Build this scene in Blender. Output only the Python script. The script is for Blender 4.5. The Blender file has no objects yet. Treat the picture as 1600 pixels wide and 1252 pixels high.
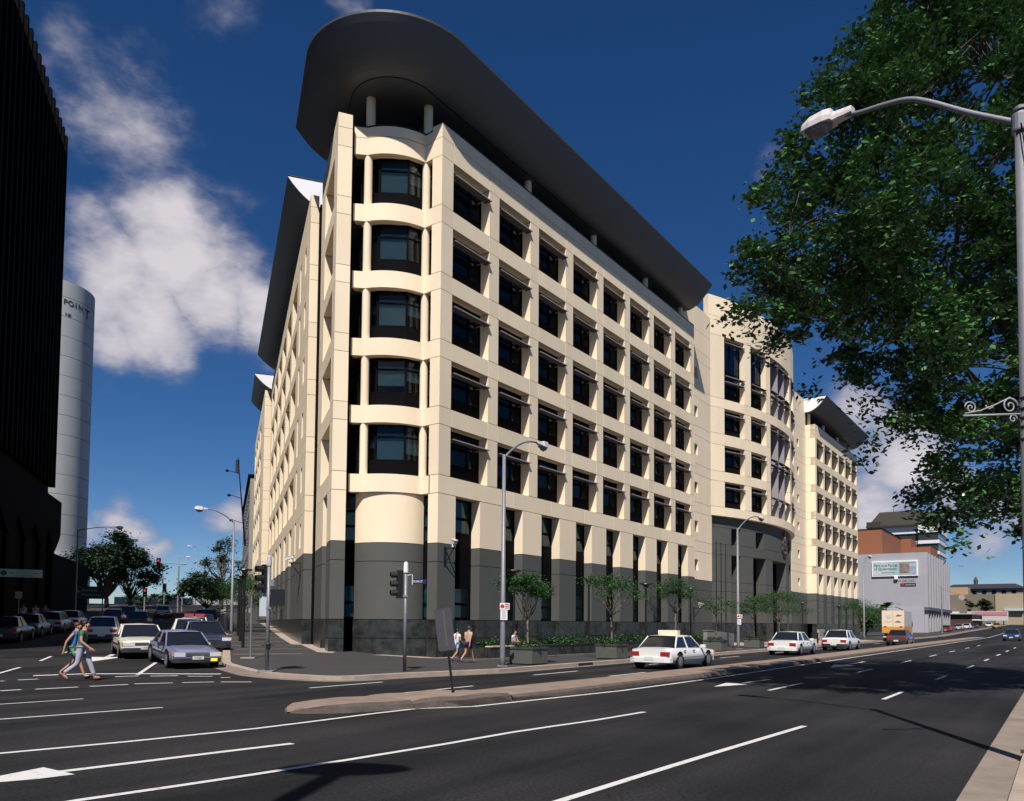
import bpy, bmesh, math, random
from math import sin, cos, tan, pi, radians, atan2, sqrt, hypot, floor
from mathutils import Matrix, Vector
random.seed(7)
SC = bpy.context.scene
COL = SC.collection

# ------------------------------------------------------------------ camera
CAM_H = 1.75
F_PX, CX, CY = 1231.363, 822.198, 912.762          # focal length and principal point, pixels of the 1600 x 1252 photograph
PITCH, ROLL = 0.0491343, 0.0071024
cp, sp, cr, sr = cos(PITCH), sin(PITCH), cos(ROLL), sin(ROLL)
_r = Vector((1, 0, 0)); _f = Vector((0, cp, sp)); _u = Vector((0, -sp, cp))
RIGHT = _r * cr + _u * sr; UP = _u * cr - _r * sr; FWD = _f
cam = bpy.data.cameras.new('camera'); camo = bpy.data.objects.new('camera', cam); COL.objects.link(camo)
cam.sensor_fit = 'HORIZONTAL'; cam.sensor_width = 36.0; cam.lens = F_PX / 1600 * 36
cam.shift_x = -(CX - 800) / 1600; cam.shift_y = (CY - 626) / 1600
cam.clip_start = 0.1; cam.clip_end = 6000
camo.matrix_world = Matrix(((RIGHT.x, UP.x, -FWD.x, 0), (RIGHT.y, UP.y, -FWD.y, 0), (RIGHT.z, UP.z, -FWD.z, CAM_H), (0, 0, 0, 1)))
SC.camera = camo

# ------------------------------------------------------------------ light, exposure
SUN_EL = radians(53.2); SUN_H = Vector((-0.1155, -0.9933, 0)).normalized()
SUN_DIR = SUN_H * cos(SUN_EL) + Vector((0, 0, sin(SUN_EL)))
sun = bpy.data.lights.new('sun', 'SUN'); suno = bpy.data.objects.new('sun', sun); COL.objects.link(suno)
sun.energy = 5.0; sun.angle = radians(0.5); sun.color = (1.0, 0.95, 0.88)
suno.rotation_euler = SUN_DIR.to_track_quat('Z', 'Y').to_euler(); suno.location = (0, -30, 60)
SKY_STRENGTH = 0.05
SC.view_settings.view_transform = 'Standard'; SC.view_settings.look = 'None'
SC.view_settings.gamma = 1.0; SC.view_settings.exposure = 0.30; SC.view_settings.use_curve_mapping = False

def pix_dir(x, y):
    return (RIGHT * ((x - CX) / F_PX) - UP * ((y - CY) / F_PX) + FWD).normalized()

def build_world():
    w = bpy.data.worlds.new('World'); SC.world = w; w.use_nodes = True
    nt = w.node_tree; N = nt.nodes; L = nt.links; N.clear()
    out = N.new('ShaderNodeOutputWorld'); bg = N.new('ShaderNodeBackground'); bg.inputs['Strength'].default_value = SKY_STRENGTH
    L.new(bg.outputs[0], out.inputs[0])
    sky = N.new('ShaderNodeTexSky'); sky.sky_type = 'NISHITA'; sky.sun_disc = False
    sky.sun_elevation = SUN_EL; sky.sun_rotation = atan2(SUN_DIR.x, SUN_DIR.y)
    sky.altitude = 2500; sky.air_density = 1.0; sky.dust_density = 0.7; sky.ozone_density = 4.2
    tc = N.new('ShaderNodeTexCoord')
    hs = N.new('ShaderNodeHueSaturation'); hs.inputs['Hue'].default_value = .506; hs.inputs['Saturation'].default_value = 1.25; hs.inputs['Value'].default_value = 1.22
    L.new(sky.outputs[0], hs.inputs['Color'])
    # scattered cumulus: soft blobs by direction, broken up by noise.  (px, py) of blobs in view, the rest all round the sky
    blobs = [((190, 190), 6.0, .58), ((235, 300), 5.0, .5), ((120, 110), 4.5, .42), ((150, 430), 6.0, .85), ((285, 385), 5.6, 1.05), ((230, 490), 5.0, 1.1), ((340, 470), 4.4, 1.05), ((405, 495), 4.0, 1.0), ((170, 520), 3.6, .9),
             ((530, 8), 2.6, .42), ((335, 10), 2.8, .28), ((200, 826), 2.2, .75), ((352, 800), 2.6, .8), ((240, 858), 1.7, .6), ((395, 815), 2.2, .6), ((150, 830), 1.8, .5),
             ((1400, 720), 4.6, .95), ((1370, 790), 4.0, .9), ((1470, 770), 3.6, .75), ((1540, 862), 3.2, .75), ((1420, 840), 2.6, .6), ((1235, 258), 1.8, .38), ((1330, 660), 3.0, .7), ((1580, 800), 3.0, .5)]
    dirs = [(pix_dir(*p), r, s) for p, r, s in blobs]
    rr = random.Random(3)
    for i in range(16):
        az = radians(rr.uniform(50, 310)); el = radians(rr.uniform(4, 45))
        dirs.append((Vector((sin(az) * cos(el), cos(az) * cos(el), sin(el))), rr.uniform(4, 9), rr.uniform(.6, 1)))
    def math_(op, a, b=None, clamp=False):
        n = N.new('ShaderNodeMath'); n.operation = op; n.use_clamp = clamp
        for i, v in enumerate((a, b)):
            if v is None: continue
            if hasattr(v, 'name') and not isinstance(v, (int, float)): L.new(v, n.inputs[i])
            else: n.inputs[i].default_value = v
        return n.outputs[0]
    # warp the direction a little so blob edges billow
    nz0 = N.new('ShaderNodeTexNoise'); nz0.inputs['Scale'].default_value = 9; nz0.inputs['Detail'].default_value = 4
    L.new(tc.outputs['Generated'], nz0.inputs['Vector'])
    sub = N.new('ShaderNodeVectorMath'); sub.operation = 'SUBTRACT'; sub.inputs[1].default_value = (.5, .5, .5); L.new(nz0.outputs['Color'], sub.inputs[0])
    scl = N.new('ShaderNodeVectorMath'); scl.operation = 'SCALE'; scl.inputs['Scale'].default_value = .10; L.new(sub.outputs[0], scl.inputs[0])
    add = N.new('ShaderNodeVectorMath'); add.operation = 'ADD'; L.new(tc.outputs['Generated'], add.inputs[0]); L.new(scl.outputs[0], add.inputs[1])
    nrm = N.new('ShaderNodeVectorMath'); nrm.operation = 'NORMALIZE'; L.new(add.outputs[0], nrm.inputs[0])
    acc = None
    for d, r, s in dirs:
        dp = N.new('ShaderNodeVectorMath'); dp.operation = 'DISTANCE'; L.new(nrm.outputs[0], dp.inputs[0]); dp.inputs[1].default_value = d
        mr = N.new('ShaderNodeMapRange'); mr.interpolation_type = 'SMOOTHSTEP'
        mr.inputs['From Min'].default_value = radians(r) * 1.25; mr.inputs['From Max'].default_value = 0
        mr.inputs['To Min'].default_value = 0; mr.inputs['To Max'].default_value = s
        L.new(dp.outputs['Value'], mr.inputs['Value'])
        acc = mr.outputs[0] if acc is None else math_('MAXIMUM', acc, mr.outputs[0])
    mp = N.new('ShaderNodeMapping'); mp.inputs['Scale'].default_value = (1, 1, 1.7); L.new(tc.outputs['Generated'], mp.inputs['Vector'])
    nz = N.new('ShaderNodeTexNoise'); nz.inputs['Scale'].default_value = 13; nz.inputs['Detail'].default_value = 8; nz.inputs['Roughness'].default_value = .58
    L.new(mp.outputs[0], nz.inputs['Vector'])
    t = math_('MULTIPLY', math_('SUBTRACT', nz.outputs[0], .5), 1.3)
    v = math_('ADD', acc, t)
    gate = N.new('ShaderNodeMapRange'); gate.interpolation_type = 'SMOOTHSTEP'; gate.inputs['From Min'].default_value = .14; gate.inputs['From Max'].default_value = .82
    L.new(v, gate.inputs['Value'])
    blobgate = N.new('ShaderNodeMapRange'); blobgate.inputs['From Min'].default_value = 0.03; blobgate.inputs['From Max'].default_value = .35; L.new(acc, blobgate.inputs['Value'])
    cov = math_('MULTIPLY', gate.outputs[0], blobgate.outputs[0])
    cov = math_('MULTIPLY', cov, .92)
    # cloud tone: lilac grey below, bright where thick
    ramp = N.new('ShaderNodeValToRGB'); k = 1 / SKY_STRENGTH
    ramp.color_ramp.elements[0].position = .15; ramp.color_ramp.elements[0].color = (.13 * k / 10, .15 * k / 10, .24 * k / 10, 1)
    ramp.color_ramp.elements[1].position = 1.0; ramp.color_ramp.elements[1].color = (.60 * k / 10, .56 * k / 10, .585 * k / 10, 1)
    L.new(v, ramp.inputs[0])
    cs = N.new('ShaderNodeVectorMath'); cs.operation = 'SCALE'; cs.inputs['Scale'].default_value = 10; L.new(ramp.outputs[0], cs.inputs[0])
    mix = N.new('ShaderNodeMix'); mix.data_type = 'RGBA'
    L.new(cov, mix.inputs['Factor']); L.new(hs.outputs[0], mix.inputs['A']); L.new(cs.outputs[0], mix.inputs['B'])
    L.new(mix.outputs['Result'], bg.inputs['Color'])
build_world()

# ------------------------------------------------------------------ frames of the place
# R frame: along the long street front.  origin at the building's right corner pier.  local x = along the front, y = into the building
# L frame: along the side street.  origin at the left corner pier.  local x = up the side street, y = out towards the street
DR = Vector((0.56402497, 0.82575773, 0)); NR = Vector((0.82575773, -0.56402497, 0))
DL = Vector((-0.35795023, 0.93374067, 0)); NL = Vector((-0.93374067, -0.35795023, 0))
PC = Vector((-4.0886, 35.9882, 0)); PA = Vector((-8.8041, 35.2537, 0))
MR = Matrix.Translation(PC) @ Matrix.Rotation(atan2(DR.y, DR.x), 4, 'Z')
ML = Matrix.Translation(PA) @ Matrix.Rotation(atan2(DL.y, DL.x), 4, 'Z')
I4 = Matrix.Identity(4)
def RW(s, o, z=0): return PC + DR * s + NR * o + Vector((0, 0, z))
def LW(s, o, z=0): return PA + DL * s + NL * o + Vector((0, 0, z))
def toL(x, y):
    v = Vector((x, y, 0)) - PA; return v.dot(DL), v.dot(NL)
def toR(x, y):
    v = Vector((x, y, 0)) - PC; return v.dot(DR), v.dot(NR)
ZL_PTS = [(-400, 0), (-9, 0), (-5, .06), (-1.5, .22), (0, .28), (7.7, .39), (14, .5), (30, 1.0), (39, 1.2), (52, 1.5), (130, 4.8), (170, 5.2), (3000, 5.2)]
def ZL(s):
    for (a, za), (b, zb) in zip(ZL_PTS, ZL_PTS[1:]):
        if s <= b: return za + (zb - za) * (s - a) / (b - a)
    return ZL_PTS[-1][1]
def sstep(t): t = max(0, min(1, t)); return t * t * (3 - 2 * t)
def elev(x, y):
    s, o = toL(x, y); sR, oR = toR(x, y)
    w = sstep((o + 4.7) / 4.7) * sstep((12.5 - oR) / 6) if s > -9 else 0
    zr = .012 * min(max(0, sR - 110), 230) if o < 0 else 0
    return ZL(s) * w + zr

# ------------------------------------------------------------------ materials
MATS = {}
def mat(name, col, rough=.6, metal=0, var=0, vscale=3, bump=0, bscale=30, spec=.5, col2=None, stretch=None, coat=0):
    if name in MATS: return MATS[name]
    m = bpy.data.materials.new(name); m.use_nodes = True; nt = m.node_tree; N = nt.nodes; L = nt.links
    b = N['Principled BSDF']; b.inputs['Base Color'].default_value = (*col, 1); b.inputs['Roughness'].default_value = rough
    b.inputs['Metallic'].default_value = metal; b.inputs['Specular IOR Level'].default_value = spec
    if coat: b.inputs['Coat Weight'].default_value = coat; b.inputs['Coat Roughness'].default_value = .05
    vec = None
    if var or bump or col2:
        g = N.new('ShaderNodeNewGeometry'); vec = g.outputs['Position']
        if stretch:
            mp = N.new('ShaderNodeMapping'); mp.inputs['Scale'].default_value = stretch; L.new(vec, mp.inputs['Vector']); vec = mp.outputs[0]
    if var or col2:
        n = N.new('ShaderNodeTexNoise'); n.inputs['Scale'].default_value = vscale; n.inputs['Detail'].default_value = 6; n.inputs['Roughness'].default_value = .62
        L.new(vec, n.inputs['Vector'])
        r = N.new('ShaderNodeValToRGB'); r.color_ramp.elements[0].position = .3; r.color_ramp.elements[1].position = .7
        c2 = col2 or tuple(c * (1 + var) for c in col); c1 = col if col2 else tuple(c * (1 - var) for c in col)
        r.color_ramp.elements[0].color = (*c1, 1); r.color_ramp.elements[1].color = (*c2, 1)
        L.new(n.outputs[0], r.inputs[0]); L.new(r.outputs[0], b.inputs['Base Color'])
    if bump:
        n2 = N.new('ShaderNodeTexNoise'); n2.inputs['Scale'].default_value = bscale; n2.inputs['Detail'].default_value = 5; L.new(vec, n2.inputs['Vector'])
        bp = N.new('ShaderNodeBump'); bp.inputs['Strength'].default_value = bump; bp.inputs['Distance'].default_value = .02
        L.new(n2.outputs[0], bp.inputs['Height']); L.new(bp.outputs[0], b.inputs['Normal'])
    MATS[name] = m; return m
def emis(name, col, strength):
    if name in MATS: return MATS[name]
    m = mat(name, col, .4); b = m.node_tree.nodes['Principled BSDF']
    b.inputs['Emission Color'].default_value = (*col, 1); b.inputs['Emission Strength'].default_value = strength; return m
def glassmat(name, tint, gloss=.8, rough=.02, f0=.0):
    if name in MATS: return MATS[name]
    m = bpy.data.materials.new(name); m.use_nodes = True; nt = m.node_tree; N = nt.nodes; L = nt.links; N.clear()
    o = N.new('ShaderNodeOutputMaterial'); t = N.new('ShaderNodeBsdfTransparent'); t.inputs[0].default_value = (*tint, 1)
    g = N.new('ShaderNodeBsdfGlossy'); g.inputs['Roughness'].default_value = rough; g.inputs[0].default_value = (gloss, gloss, gloss, 1)
    lw = N.new('ShaderNodeFresnel'); lw.inputs['IOR'].default_value = 1.5
    mul = N.new('ShaderNodeMath'); mul.operation = 'MULTIPLY_ADD'; mul.inputs[1].default_value = .85; mul.inputs[2].default_value = f0; mul.use_clamp = True
    L.new(lw.outputs[0], mul.inputs[0])
    mx = N.new('ShaderNodeMixShader'); L.new(mul.outputs[0], mx.inputs[0]); L.new(t.outputs[0], mx.inputs[1]); L.new(g.outputs[0], mx.inputs[2]); L.new(mx.outputs[0], o.inputs[0])
    MATS[name] = m; return m

# ------------------------------------------------------------------ mesh builder
class MB:
    def __init__(s): s.v = []; s.f = []; s.m = []; s.mi = 0
    def face(s, idx): s.f.append(tuple(idx)); s.m.append(s.mi)
    def poly(s, pts):
        b = len(s.v); s.v += [tuple(p) for p in pts]; s.face(range(b, b + len(pts))); return s
    def box(s, x0, x1, y0, y1, z0, z1):
        b = len(s.v)
        s.v += [(x0, y0, z0), (x1, y0, z0), (x1, y1, z0), (x0, y1, z0), (x0, y0, z1), (x1, y0, z1), (x1, y1, z1), (x0, y1, z1)]
        for q in ((0, 3, 2, 1), (4, 5, 6, 7), (0, 1, 5, 4), (1, 2, 6, 5), (2, 3, 7, 6), (3, 0, 4, 7)): s.face([b + i for i in q])
        return s
    def prism(s, poly, z0, z1, cap=True):
        b = len(s.v); n = len(poly); fz0 = z0 if callable(z0) else (lambda x, y: z0); fz1 = z1 if callable(z1) else (lambda x, y: z1)
        s.v += [(p[0], p[1], fz0(p[0], p[1])) for p in poly] + [(p[0], p[1], fz1(p[0], p[1])) for p in poly]
        for i in range(n): j = (i + 1) % n; s.face((b + i, b + j, b + n + j, b + n + i))
        if cap: s.face([b + i for i in reversed(range(n))]); s.face([b + n + i for i in range(n)])
        return s
    def strip(s, A, B, close=False):
        b = len(s.v); n = len(A); s.v += [tuple(p) for p in A] + [tuple(p) for p in B]
        for i in range(n if close else n - 1): j = (i + 1) % n; s.face((b + i, b + j, b + n + j, b + n + i))
        return s
    def tube(s, pts, rad, n=10, cap=True, squash=None):
        pts = [Vector(p) for p in pts]; rad = rad if isinstance(rad, (list, tuple)) else [rad] * len(pts)
        b0 = len(s.v); up0 = None
        for i, p in enumerate(pts):
            d = (pts[min(i + 1, len(pts) - 1)] - pts[max(i - 1, 0)]).normalized()
            if up0 is None: up0 = Vector((0, 0, 1)) if abs(d.z) < .9 else Vector((1, 0, 0))
            u = d.cross(up0).normalized(); w = u.cross(d).normalized(); up0 = w
            sx, sy = squash or (1, 1)
            for k in range(n): a = 2 * pi * k / n; s.v.append(tuple(p + u * cos(a) * rad[i] * sx + w * sin(a) * rad[i] * sy))
        for i in range(len(pts) - 1):
            for k in range(n): a = b0 + i * n + k; c = b0 + i * n + (k + 1) % n; s.face((a, c, c + n, a + n))
        if cap:
            s.face([b0 + k for k in reversed(range(n))]); e = b0 + (len(pts) - 1) * n; s.face([e + k for k in range(n)])
        return s
    def lathe(s, prof, n=16, c=(0, 0, 0), sx=1, sy=1, caps=True):
        b = len(s.v)
        for r, z in prof:
            for k in range(n): a = 2 * pi * k / n; s.v.append((c[0] + r * cos(a) * sx, c[1] + r * sin(a) * sy, c[2] + z))
        for i in range(len(prof) - 1):
            for k in range(n): a = b + i * n + k; d = b + i * n + (k + 1) % n; s.face((a, d, d + n, a + n))
        if caps: s.face([b + k for k in reversed(range(n))]); e = b + (len(prof) - 1) * n; s.face([e + k for k in range(n)])
        return s
    def xf(s, M, start=0):
        for i in range(start, len(s.v)): s.v[i] = tuple(M @ Vector(s.v[i]))
        return s
    def mesh(s, name, mats, smooth=False):
        me = bpy.data.meshes.new(name); me.from_pydata(s.v, [], s.f); 
        for m in (mats if isinstance(mats, (list, tuple)) else [mats]): me.materials.append(m)
        if any(s.m): me.polygons.foreach_set('material_index', s.m)
        if smooth: me.polygons.foreach_set('use_smooth', [True] * len(s.f))
        me.update(); return me

WM = {}
def add(name, me, M=I4, parent=None, label=None, cat=None, group=None, kind=None):
    o = bpy.data.objects.new(name, me); COL.objects.link(o)
    WM[o.name] = M.copy()
    if parent is not None:
        o.parent = parent; o.matrix_parent_inverse = I4; o.matrix_basis = WM[parent.name].inverted() @ M
    else: o.matrix_basis = M
    if label: o['label'] = label
    if cat: o['category'] = cat
    if group: o['group'] = group
    if kind: o['kind'] = kind
    return o
def thing(name, label, cat, M=I4, group=None): return add(name, None, M, None, label, cat, group)
def struct(name, me, M=I4, label=None): 
    o = add(name, me, M, kind='structure')
    if label: o['label'] = label
    return o
def copy_tree(o, M, label=None, group=None):
    """copy a thing and its parts and sub-parts to a new place"""
    def rec(src, par):
        c = src.copy(); COL.objects.link(c)
        if par is not None: c.parent = par; WM[c.name] = WM[par.name] @ src.matrix_basis
        for ch in src.children: rec(ch, c)
        return c
    c = src = None
    c = o.copy(); COL.objects.link(c); c.matrix_basis = M; WM[c.name] = M.copy()
    for ch in o.children: rec(ch, c)
    if label: c['label'] = label
    if group: c['group'] = group
    return c
_boxc = {}
def boxmesh(dx, dy, dz, m):
    k = (round(dx, 3), round(dy, 3), round(dz, 3), m.name)
    if k not in _boxc: _boxc[k] = MB().box(0, dx, 0, dy, 0, dz).mesh('box', m)
    return _boxc[k]
def T(x, y, z): return Matrix.Translation((x, y, z))
def RZ(a): return Matrix.Rotation(a, 4, 'Z')
def text_mesh(txt, size, m, extrude=.004, align='LEFT', spacing=1.0):
    cu = bpy.data.curves.new('lettering', 'FONT'); cu.body = txt; cu.size = size; cu.extrude = extrude; cu.align_x = align; cu.resolution_u = 3; cu.space_character = spacing
    ob = bpy.data.objects.new('tmp_text', cu); COL.objects.link(ob)
    dg = bpy.context.evaluated_depsgraph_get(); me = bpy.data.meshes.new_from_object(ob.evaluated_get(dg))
    bpy.data.objects.remove(ob); me.materials.clear(); me.materials.append(m); return me
# ------------------------------------------------------------------ shared materials
M_CREAM = mat('cream render', (.82, .68, .492), .85, var=.045, vscale=.7, bump=.12, bscale=60, stretch=(1, 1, .35))
def panel_tone(m, k=.05):
    """each cast panel came out of the mould a little lighter or darker than its neighbours"""
    nt = m.node_tree; N = nt.nodes; L = nt.links; b = N['Principled BSDF']; src = b.inputs['Base Color'].links[0].from_socket
    oi = N.new('ShaderNodeObjectInfo'); mr = N.new('ShaderNodeMapRange'); mr.inputs['To Min'].default_value = 1 - k; mr.inputs['To Max'].default_value = 1 + k
    L.new(oi.outputs['Random'], mr.inputs['Value']); sc = N.new('ShaderNodeVectorMath'); sc.operation = 'SCALE'; L.new(src, sc.inputs[0]); L.new(mr.outputs[0], sc.inputs['Scale']); L.new(sc.outputs[0], b.inputs['Base Color'])
panel_tone(M_CREAM)
M_GREY = mat('grey painted render', (.078, .079, .073), .8, var=.05, vscale=.8, bump=.1, bscale=60)
M_GRANITE = mat('polished dark granite', (.008, .009, .009), .25, col2=(.05, .052, .05), vscale=2.2, spec=.5)
M_SOFFIT = mat('canopy sheet metal', (.095, .105, .122), .5, var=.04, vscale=.5)
M_WHITE_ROOF = mat('white roof sheet', (.78, .78, .80), .5)
M_FASCIA = mat('dark fascia', (.05, .05, .055), .5)
M_BLACK = mat('black frame', (.0035, .003, .004), .9, spec=.08)
M_DARKPANEL = mat('dark spandrel panel', (.0035, .003, .004), .9, spec=.08)
M_INT = mat('dark interior', (.02, .02, .02), .9)
M_SHADE = mat('sunshade aluminium', (.30, .275, .285), .5)
M_BLIND = mat('window blind', (.50, .56, .55), .8)
M_GLASS = glassmat('window glass', (.46, .52, .55), .40)
M_GLASSB = glassmat('bay window glass', (.66, .76, .78), .5)
M_GLASS2 = glassmat('dark window glass', (.10, .12, .13), .45)
M_TEAL = glassmat('teal window glass', (.60, .80, .83), .5)
M_ASPH = mat('asphalt', (.035, .034, .036), .9, var=.16, vscale=.55, bump=.5, bscale=90, stretch=(1, 1, 1), spec=.22)
M_FOOT = mat('asphalt footpath', (.034, .031, .032), .9, var=.16, vscale=.8, bump=.4, bscale=70)
M_KERB = mat('worn concrete kerb', (.33, .262, .212), .85, var=.18, vscale=1.5, bump=.4, bscale=25)
M_PAVE = mat('pinkish concrete paving', (.345, .275, .225), .85, var=.14, vscale=1.2, bump=.3, bscale=25)
M_MARK = mat('white road paint', (.22, .21, .21), .7, col2=(.58, .56, .545), vscale=9)
for e_, p_ in zip(next(n for n in M_MARK.node_tree.nodes if n.type == 'VALTORGB').color_ramp.elements, (.27, .43)): e_.position = p_
M_STEEL = mat('galvanised steel', (.20, .20, .22), .5, metal=.3, var=.1, vscale=9)
M_STEELD = mat('grey steel', (.22, .22, .24), .5, metal=.2)
M_BLKMETAL = mat('black painted metal', (.010, .010, .011), .4)
M_SIGNW = mat('white sign face', (.75, .74, .72), .5)

def asphalt_detail():
    """tyre-polished bands, fine aggregate and patches on the carriageway"""
    m = M_ASPH; nt = m.node_tree; N = nt.nodes; L = nt.links; b = N['Principled BSDF']
    for l in list(b.inputs['Base Color'].links): L.remove(l)
    g = N.new('ShaderNodeNewGeometry')
    rot = N.new('ShaderNodeMapping'); rot.inputs['Rotation'].default_value = (0, 0, -atan2(DR.y, DR.x)); L.new(g.outputs['Position'], rot.inputs['Vector'])
    st = N.new('ShaderNodeMapping'); st.inputs['Scale'].default_value = (.035, .8, 1); L.new(rot.outputs[0], st.inputs['Vector'])
    n1 = N.new('ShaderNodeTexNoise'); n1.inputs['Scale'].default_value = 1; n1.inputs['Detail'].default_value = 5; L.new(st.outputs[0], n1.inputs['Vector'])
    n2 = N.new('ShaderNodeTexNoise'); n2.inputs['Scale'].default_value = 24; n2.inputs['Detail'].default_value = 3; L.new(g.outputs['Position'], n2.inputs['Vector'])
    n3 = N.new('ShaderNodeTexNoise'); n3.inputs['Scale'].default_value = .22; n3.inputs['Detail'].default_value = 3; L.new(g.outputs['Position'], n3.inputs['Vector'])
    v = N.new('ShaderNodeTexVoronoi'); v.inputs['Scale'].default_value = 34; L.new(g.outputs['Position'], v.inputs['Vector'])
    def mm(op, a, b_, c=None):
        n = N.new('ShaderNodeMath'); n.operation = op
        for i, x in enumerate((a, b_, c)):
            if x is None: continue
            if isinstance(x, (int, float)): n.inputs[i].default_value = x
            else: L.new(x, n.inputs[i])
        return n.outputs[0]
    spk = N.new('ShaderNodeMapRange'); spk.inputs['From Min'].default_value = .16; spk.inputs['From Max'].default_value = .05; L.new(v.outputs['Distance'], spk.inputs['Value'])
    tot = mm('ADD', mm('MULTIPLY', n1.outputs[0], .55), mm('MULTIPLY', n3.outputs[0], .45))
    r = N.new('ShaderNodeValToRGB'); r.color_ramp.elements[0].position = .41; r.color_ramp.elements[1].position = .60
    r.color_ramp.elements[0].color = (.0068, .0070, .0084, 1); r.color_ramp.elements[1].color = (.0255, .0238, .0246, 1); L.new(tot, r.inputs[0])
    fine = mm('MAXIMUM', mm('SUBTRACT', mm('MULTIPLY', n2.outputs[0], 2.6), .32), .2)
    sp_ = mm('MULTIPLY_ADD', spk.outputs[0], 2.0, fine)
    sc = N.new('ShaderNodeVectorMath'); sc.operation = 'SCALE'; L.new(r.outputs[0], sc.inputs[0]); L.new(sp_, sc.inputs['Scale'])
    L.new(sc.outputs[0], b.inputs['Base Color'])
asphalt_detail()

# ------------------------------------------------------------------ ground and road
g = MB(); g.box(-3000, 3000, -400, 4000, -1.2, -.06)
struct('ground', g.mesh('ground', mat('bare ground', (.07, .065, .06), .95, var=.2, vscale=.05)))
rd = MB()
xs = [-900, -600, -400, -280, -200] + list(range(-150, -59, 5)) + list(range(-58, -29, 2)) + list(range(-28, 27, 1)) + list(range(28, 61, 4)) + list(range(68, 260, 8)) + [280, 320, 420, 600, 900]
ys = [-120, -60, -30, -10, 0, 6, 10, 14] + list(range(16, 71, 1)) + list(range(72, 120, 3)) + list(range(122, 380, 8)) + [400, 440, 600, 900, 1300]
nx = len(xs)
for y in ys:
    for x in xs: rd.v.append((x, y, elev(x, y)))
for j in range(len(ys) - 1):
    for i in range(nx - 1): a = j * nx + i; rd.face((a, a + 1, a + nx + 1, a + nx))
struct('road', rd.mesh('road', M_ASPH, True))

def catmull(P, n=6):
    out = []; Q = [P[0]] + list(P) + [P[-1]]
    for i in range(1, len(Q) - 2):
        p0, p1, p2, p3 = [Vector(q) for q in Q[i - 1:i + 3]]
        for k in range(n):
            t = k / n; out.append(.5 * ((2 * p1) + (p2 - p0) * t + (2 * p0 - 5 * p1 + 4 * p2 - p3) * t * t + (3 * p1 - p0 - 3 * p2 + p3) * t ** 3))
    out.append(Vector(P[-1])); return out
KH = .13
# building side footpath: the kerb line runs down the side street, round the corner and along the main street
kerb = [LW(s, 4.4) for s in (140, 110, 85, 65, 50, 40, 30, 22, 16, 11, 7, 3, 0, -3)]
def gpx(x, y, z=0.0):
    d = RIGHT * ((x - CX) / F_PX) - UP * ((y - CY) / F_PX) + FWD; t = (z - CAM_H) / d.z; return Vector((d.x * t, d.y * t, 0))
corner = catmull([LW(-3, 4.4), LW(-5.0, 4.35), gpx(380, 1052), gpx(405, 1056.5), gpx(457, 1061), gpx(533, 1064), gpx(635, 1058.5), gpx(712, 1054.8), gpx(780, 1051.5)], 5)
kerb += corner[1:] + [RW(s, 7.3) for s in (-1, 1, 3, 6, 10, 14, 19, 24, 30, 37, 45, 55, 66, 78, 92, 110, 135, 165, 200, 260, 340)]
kerb = [Vector((p[0], p[1], 0)) for p in kerb]
def inward(P, d):
    out = []
    for i, p in enumerate(P):
        t = (P[min(i + 1, len(P) - 1)] - P[max(i - 1, 0)]).normalized(); n = Vector((-t.y, t.x, 0)); out.append(p + n * d)
    return out
def zz(p, h): return (p[0], p[1], elev(p[0], p[1]) + h)
k2 = inward(kerb, .30)
gut = inward(kerb, -.42)
M_GUT = mat('stained concrete gutter', (.17, .140, .118), .9, var=.25, vscale=1.3, bump=.4, bscale=25)
struct('gutter', MB().strip([zz(p, .006) for p in gut], [zz(p, .012) for p in kerb]).mesh('gutter', M_GUT))
mb = MB(); mb.strip([zz(p, -.02) for p in kerb], [zz(p, KH) for p in kerb]); mb.strip([zz(p, KH) for p in kerb], [zz(p, KH) for p in k2])
mb.strip([zz(p, KH) for p in k2], [zz(p, KH - .1) for p in k2])
struct('kerb', mb.mesh('kerb', M_KERB))
# footpath surface between the kerb and the building lines
inner = []
for p in k2:
    s, o = toL(p.x, p.y); sR, oR = toR(p.x, p.y)
    if s > 1.5: inner.append(LW(s, -1))
    elif sR > 1.5: inner.append(RW(sR, -1.6))
    else: inner.append(Vector((-6.6, 37.6, 0)))
mb = MB(); NSUB = 9
for k in range(NSUB):
    A = [p.lerp(q, k / NSUB) for p, q in zip(k2, inner)]; B = [p.lerp(q, (k + 1) / NSUB) for p, q in zip(k2, inner)]
    mb.strip([zz(p, KH - .004) for p in A], [zz(p, KH - .004) for p in B])
struct('footpath', mb.mesh('footpath', M_FOOT, True))
# pale concrete edging strip along the foot of the building
edge_o = [LW(s, 1.0) for s in (60, 50, 40, 30, 22, 15, 9, 7.5)] + [LW(7.2, .55), LW(3, .55), LW(-.4, .5), LW(-.75, .1)] + [Vector((-6.4, 34.95, 0)), RW(-.75, -.2), RW(-.4, .45)] + [RW(2, .5)]
edge_i = [LW(s, .2) for s in (60, 50, 40, 30, 22, 15, 9, 7.5)] + [LW(7.2, -.2), LW(3, -.2), LW(.2, -.2), LW(.3, -.3)] + [Vector((-6.4, 36.4, 0)), RW(.2, -.3), RW(.3, -.2)] + [RW(2, -.2)]
mb = MB().strip([zz(p, KH + .004) for p in edge_o], [zz(p, KH + .004) for p in edge_i])
struct('pavement_edging', mb.mesh('pavement_edging', M_PAVE))
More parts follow.
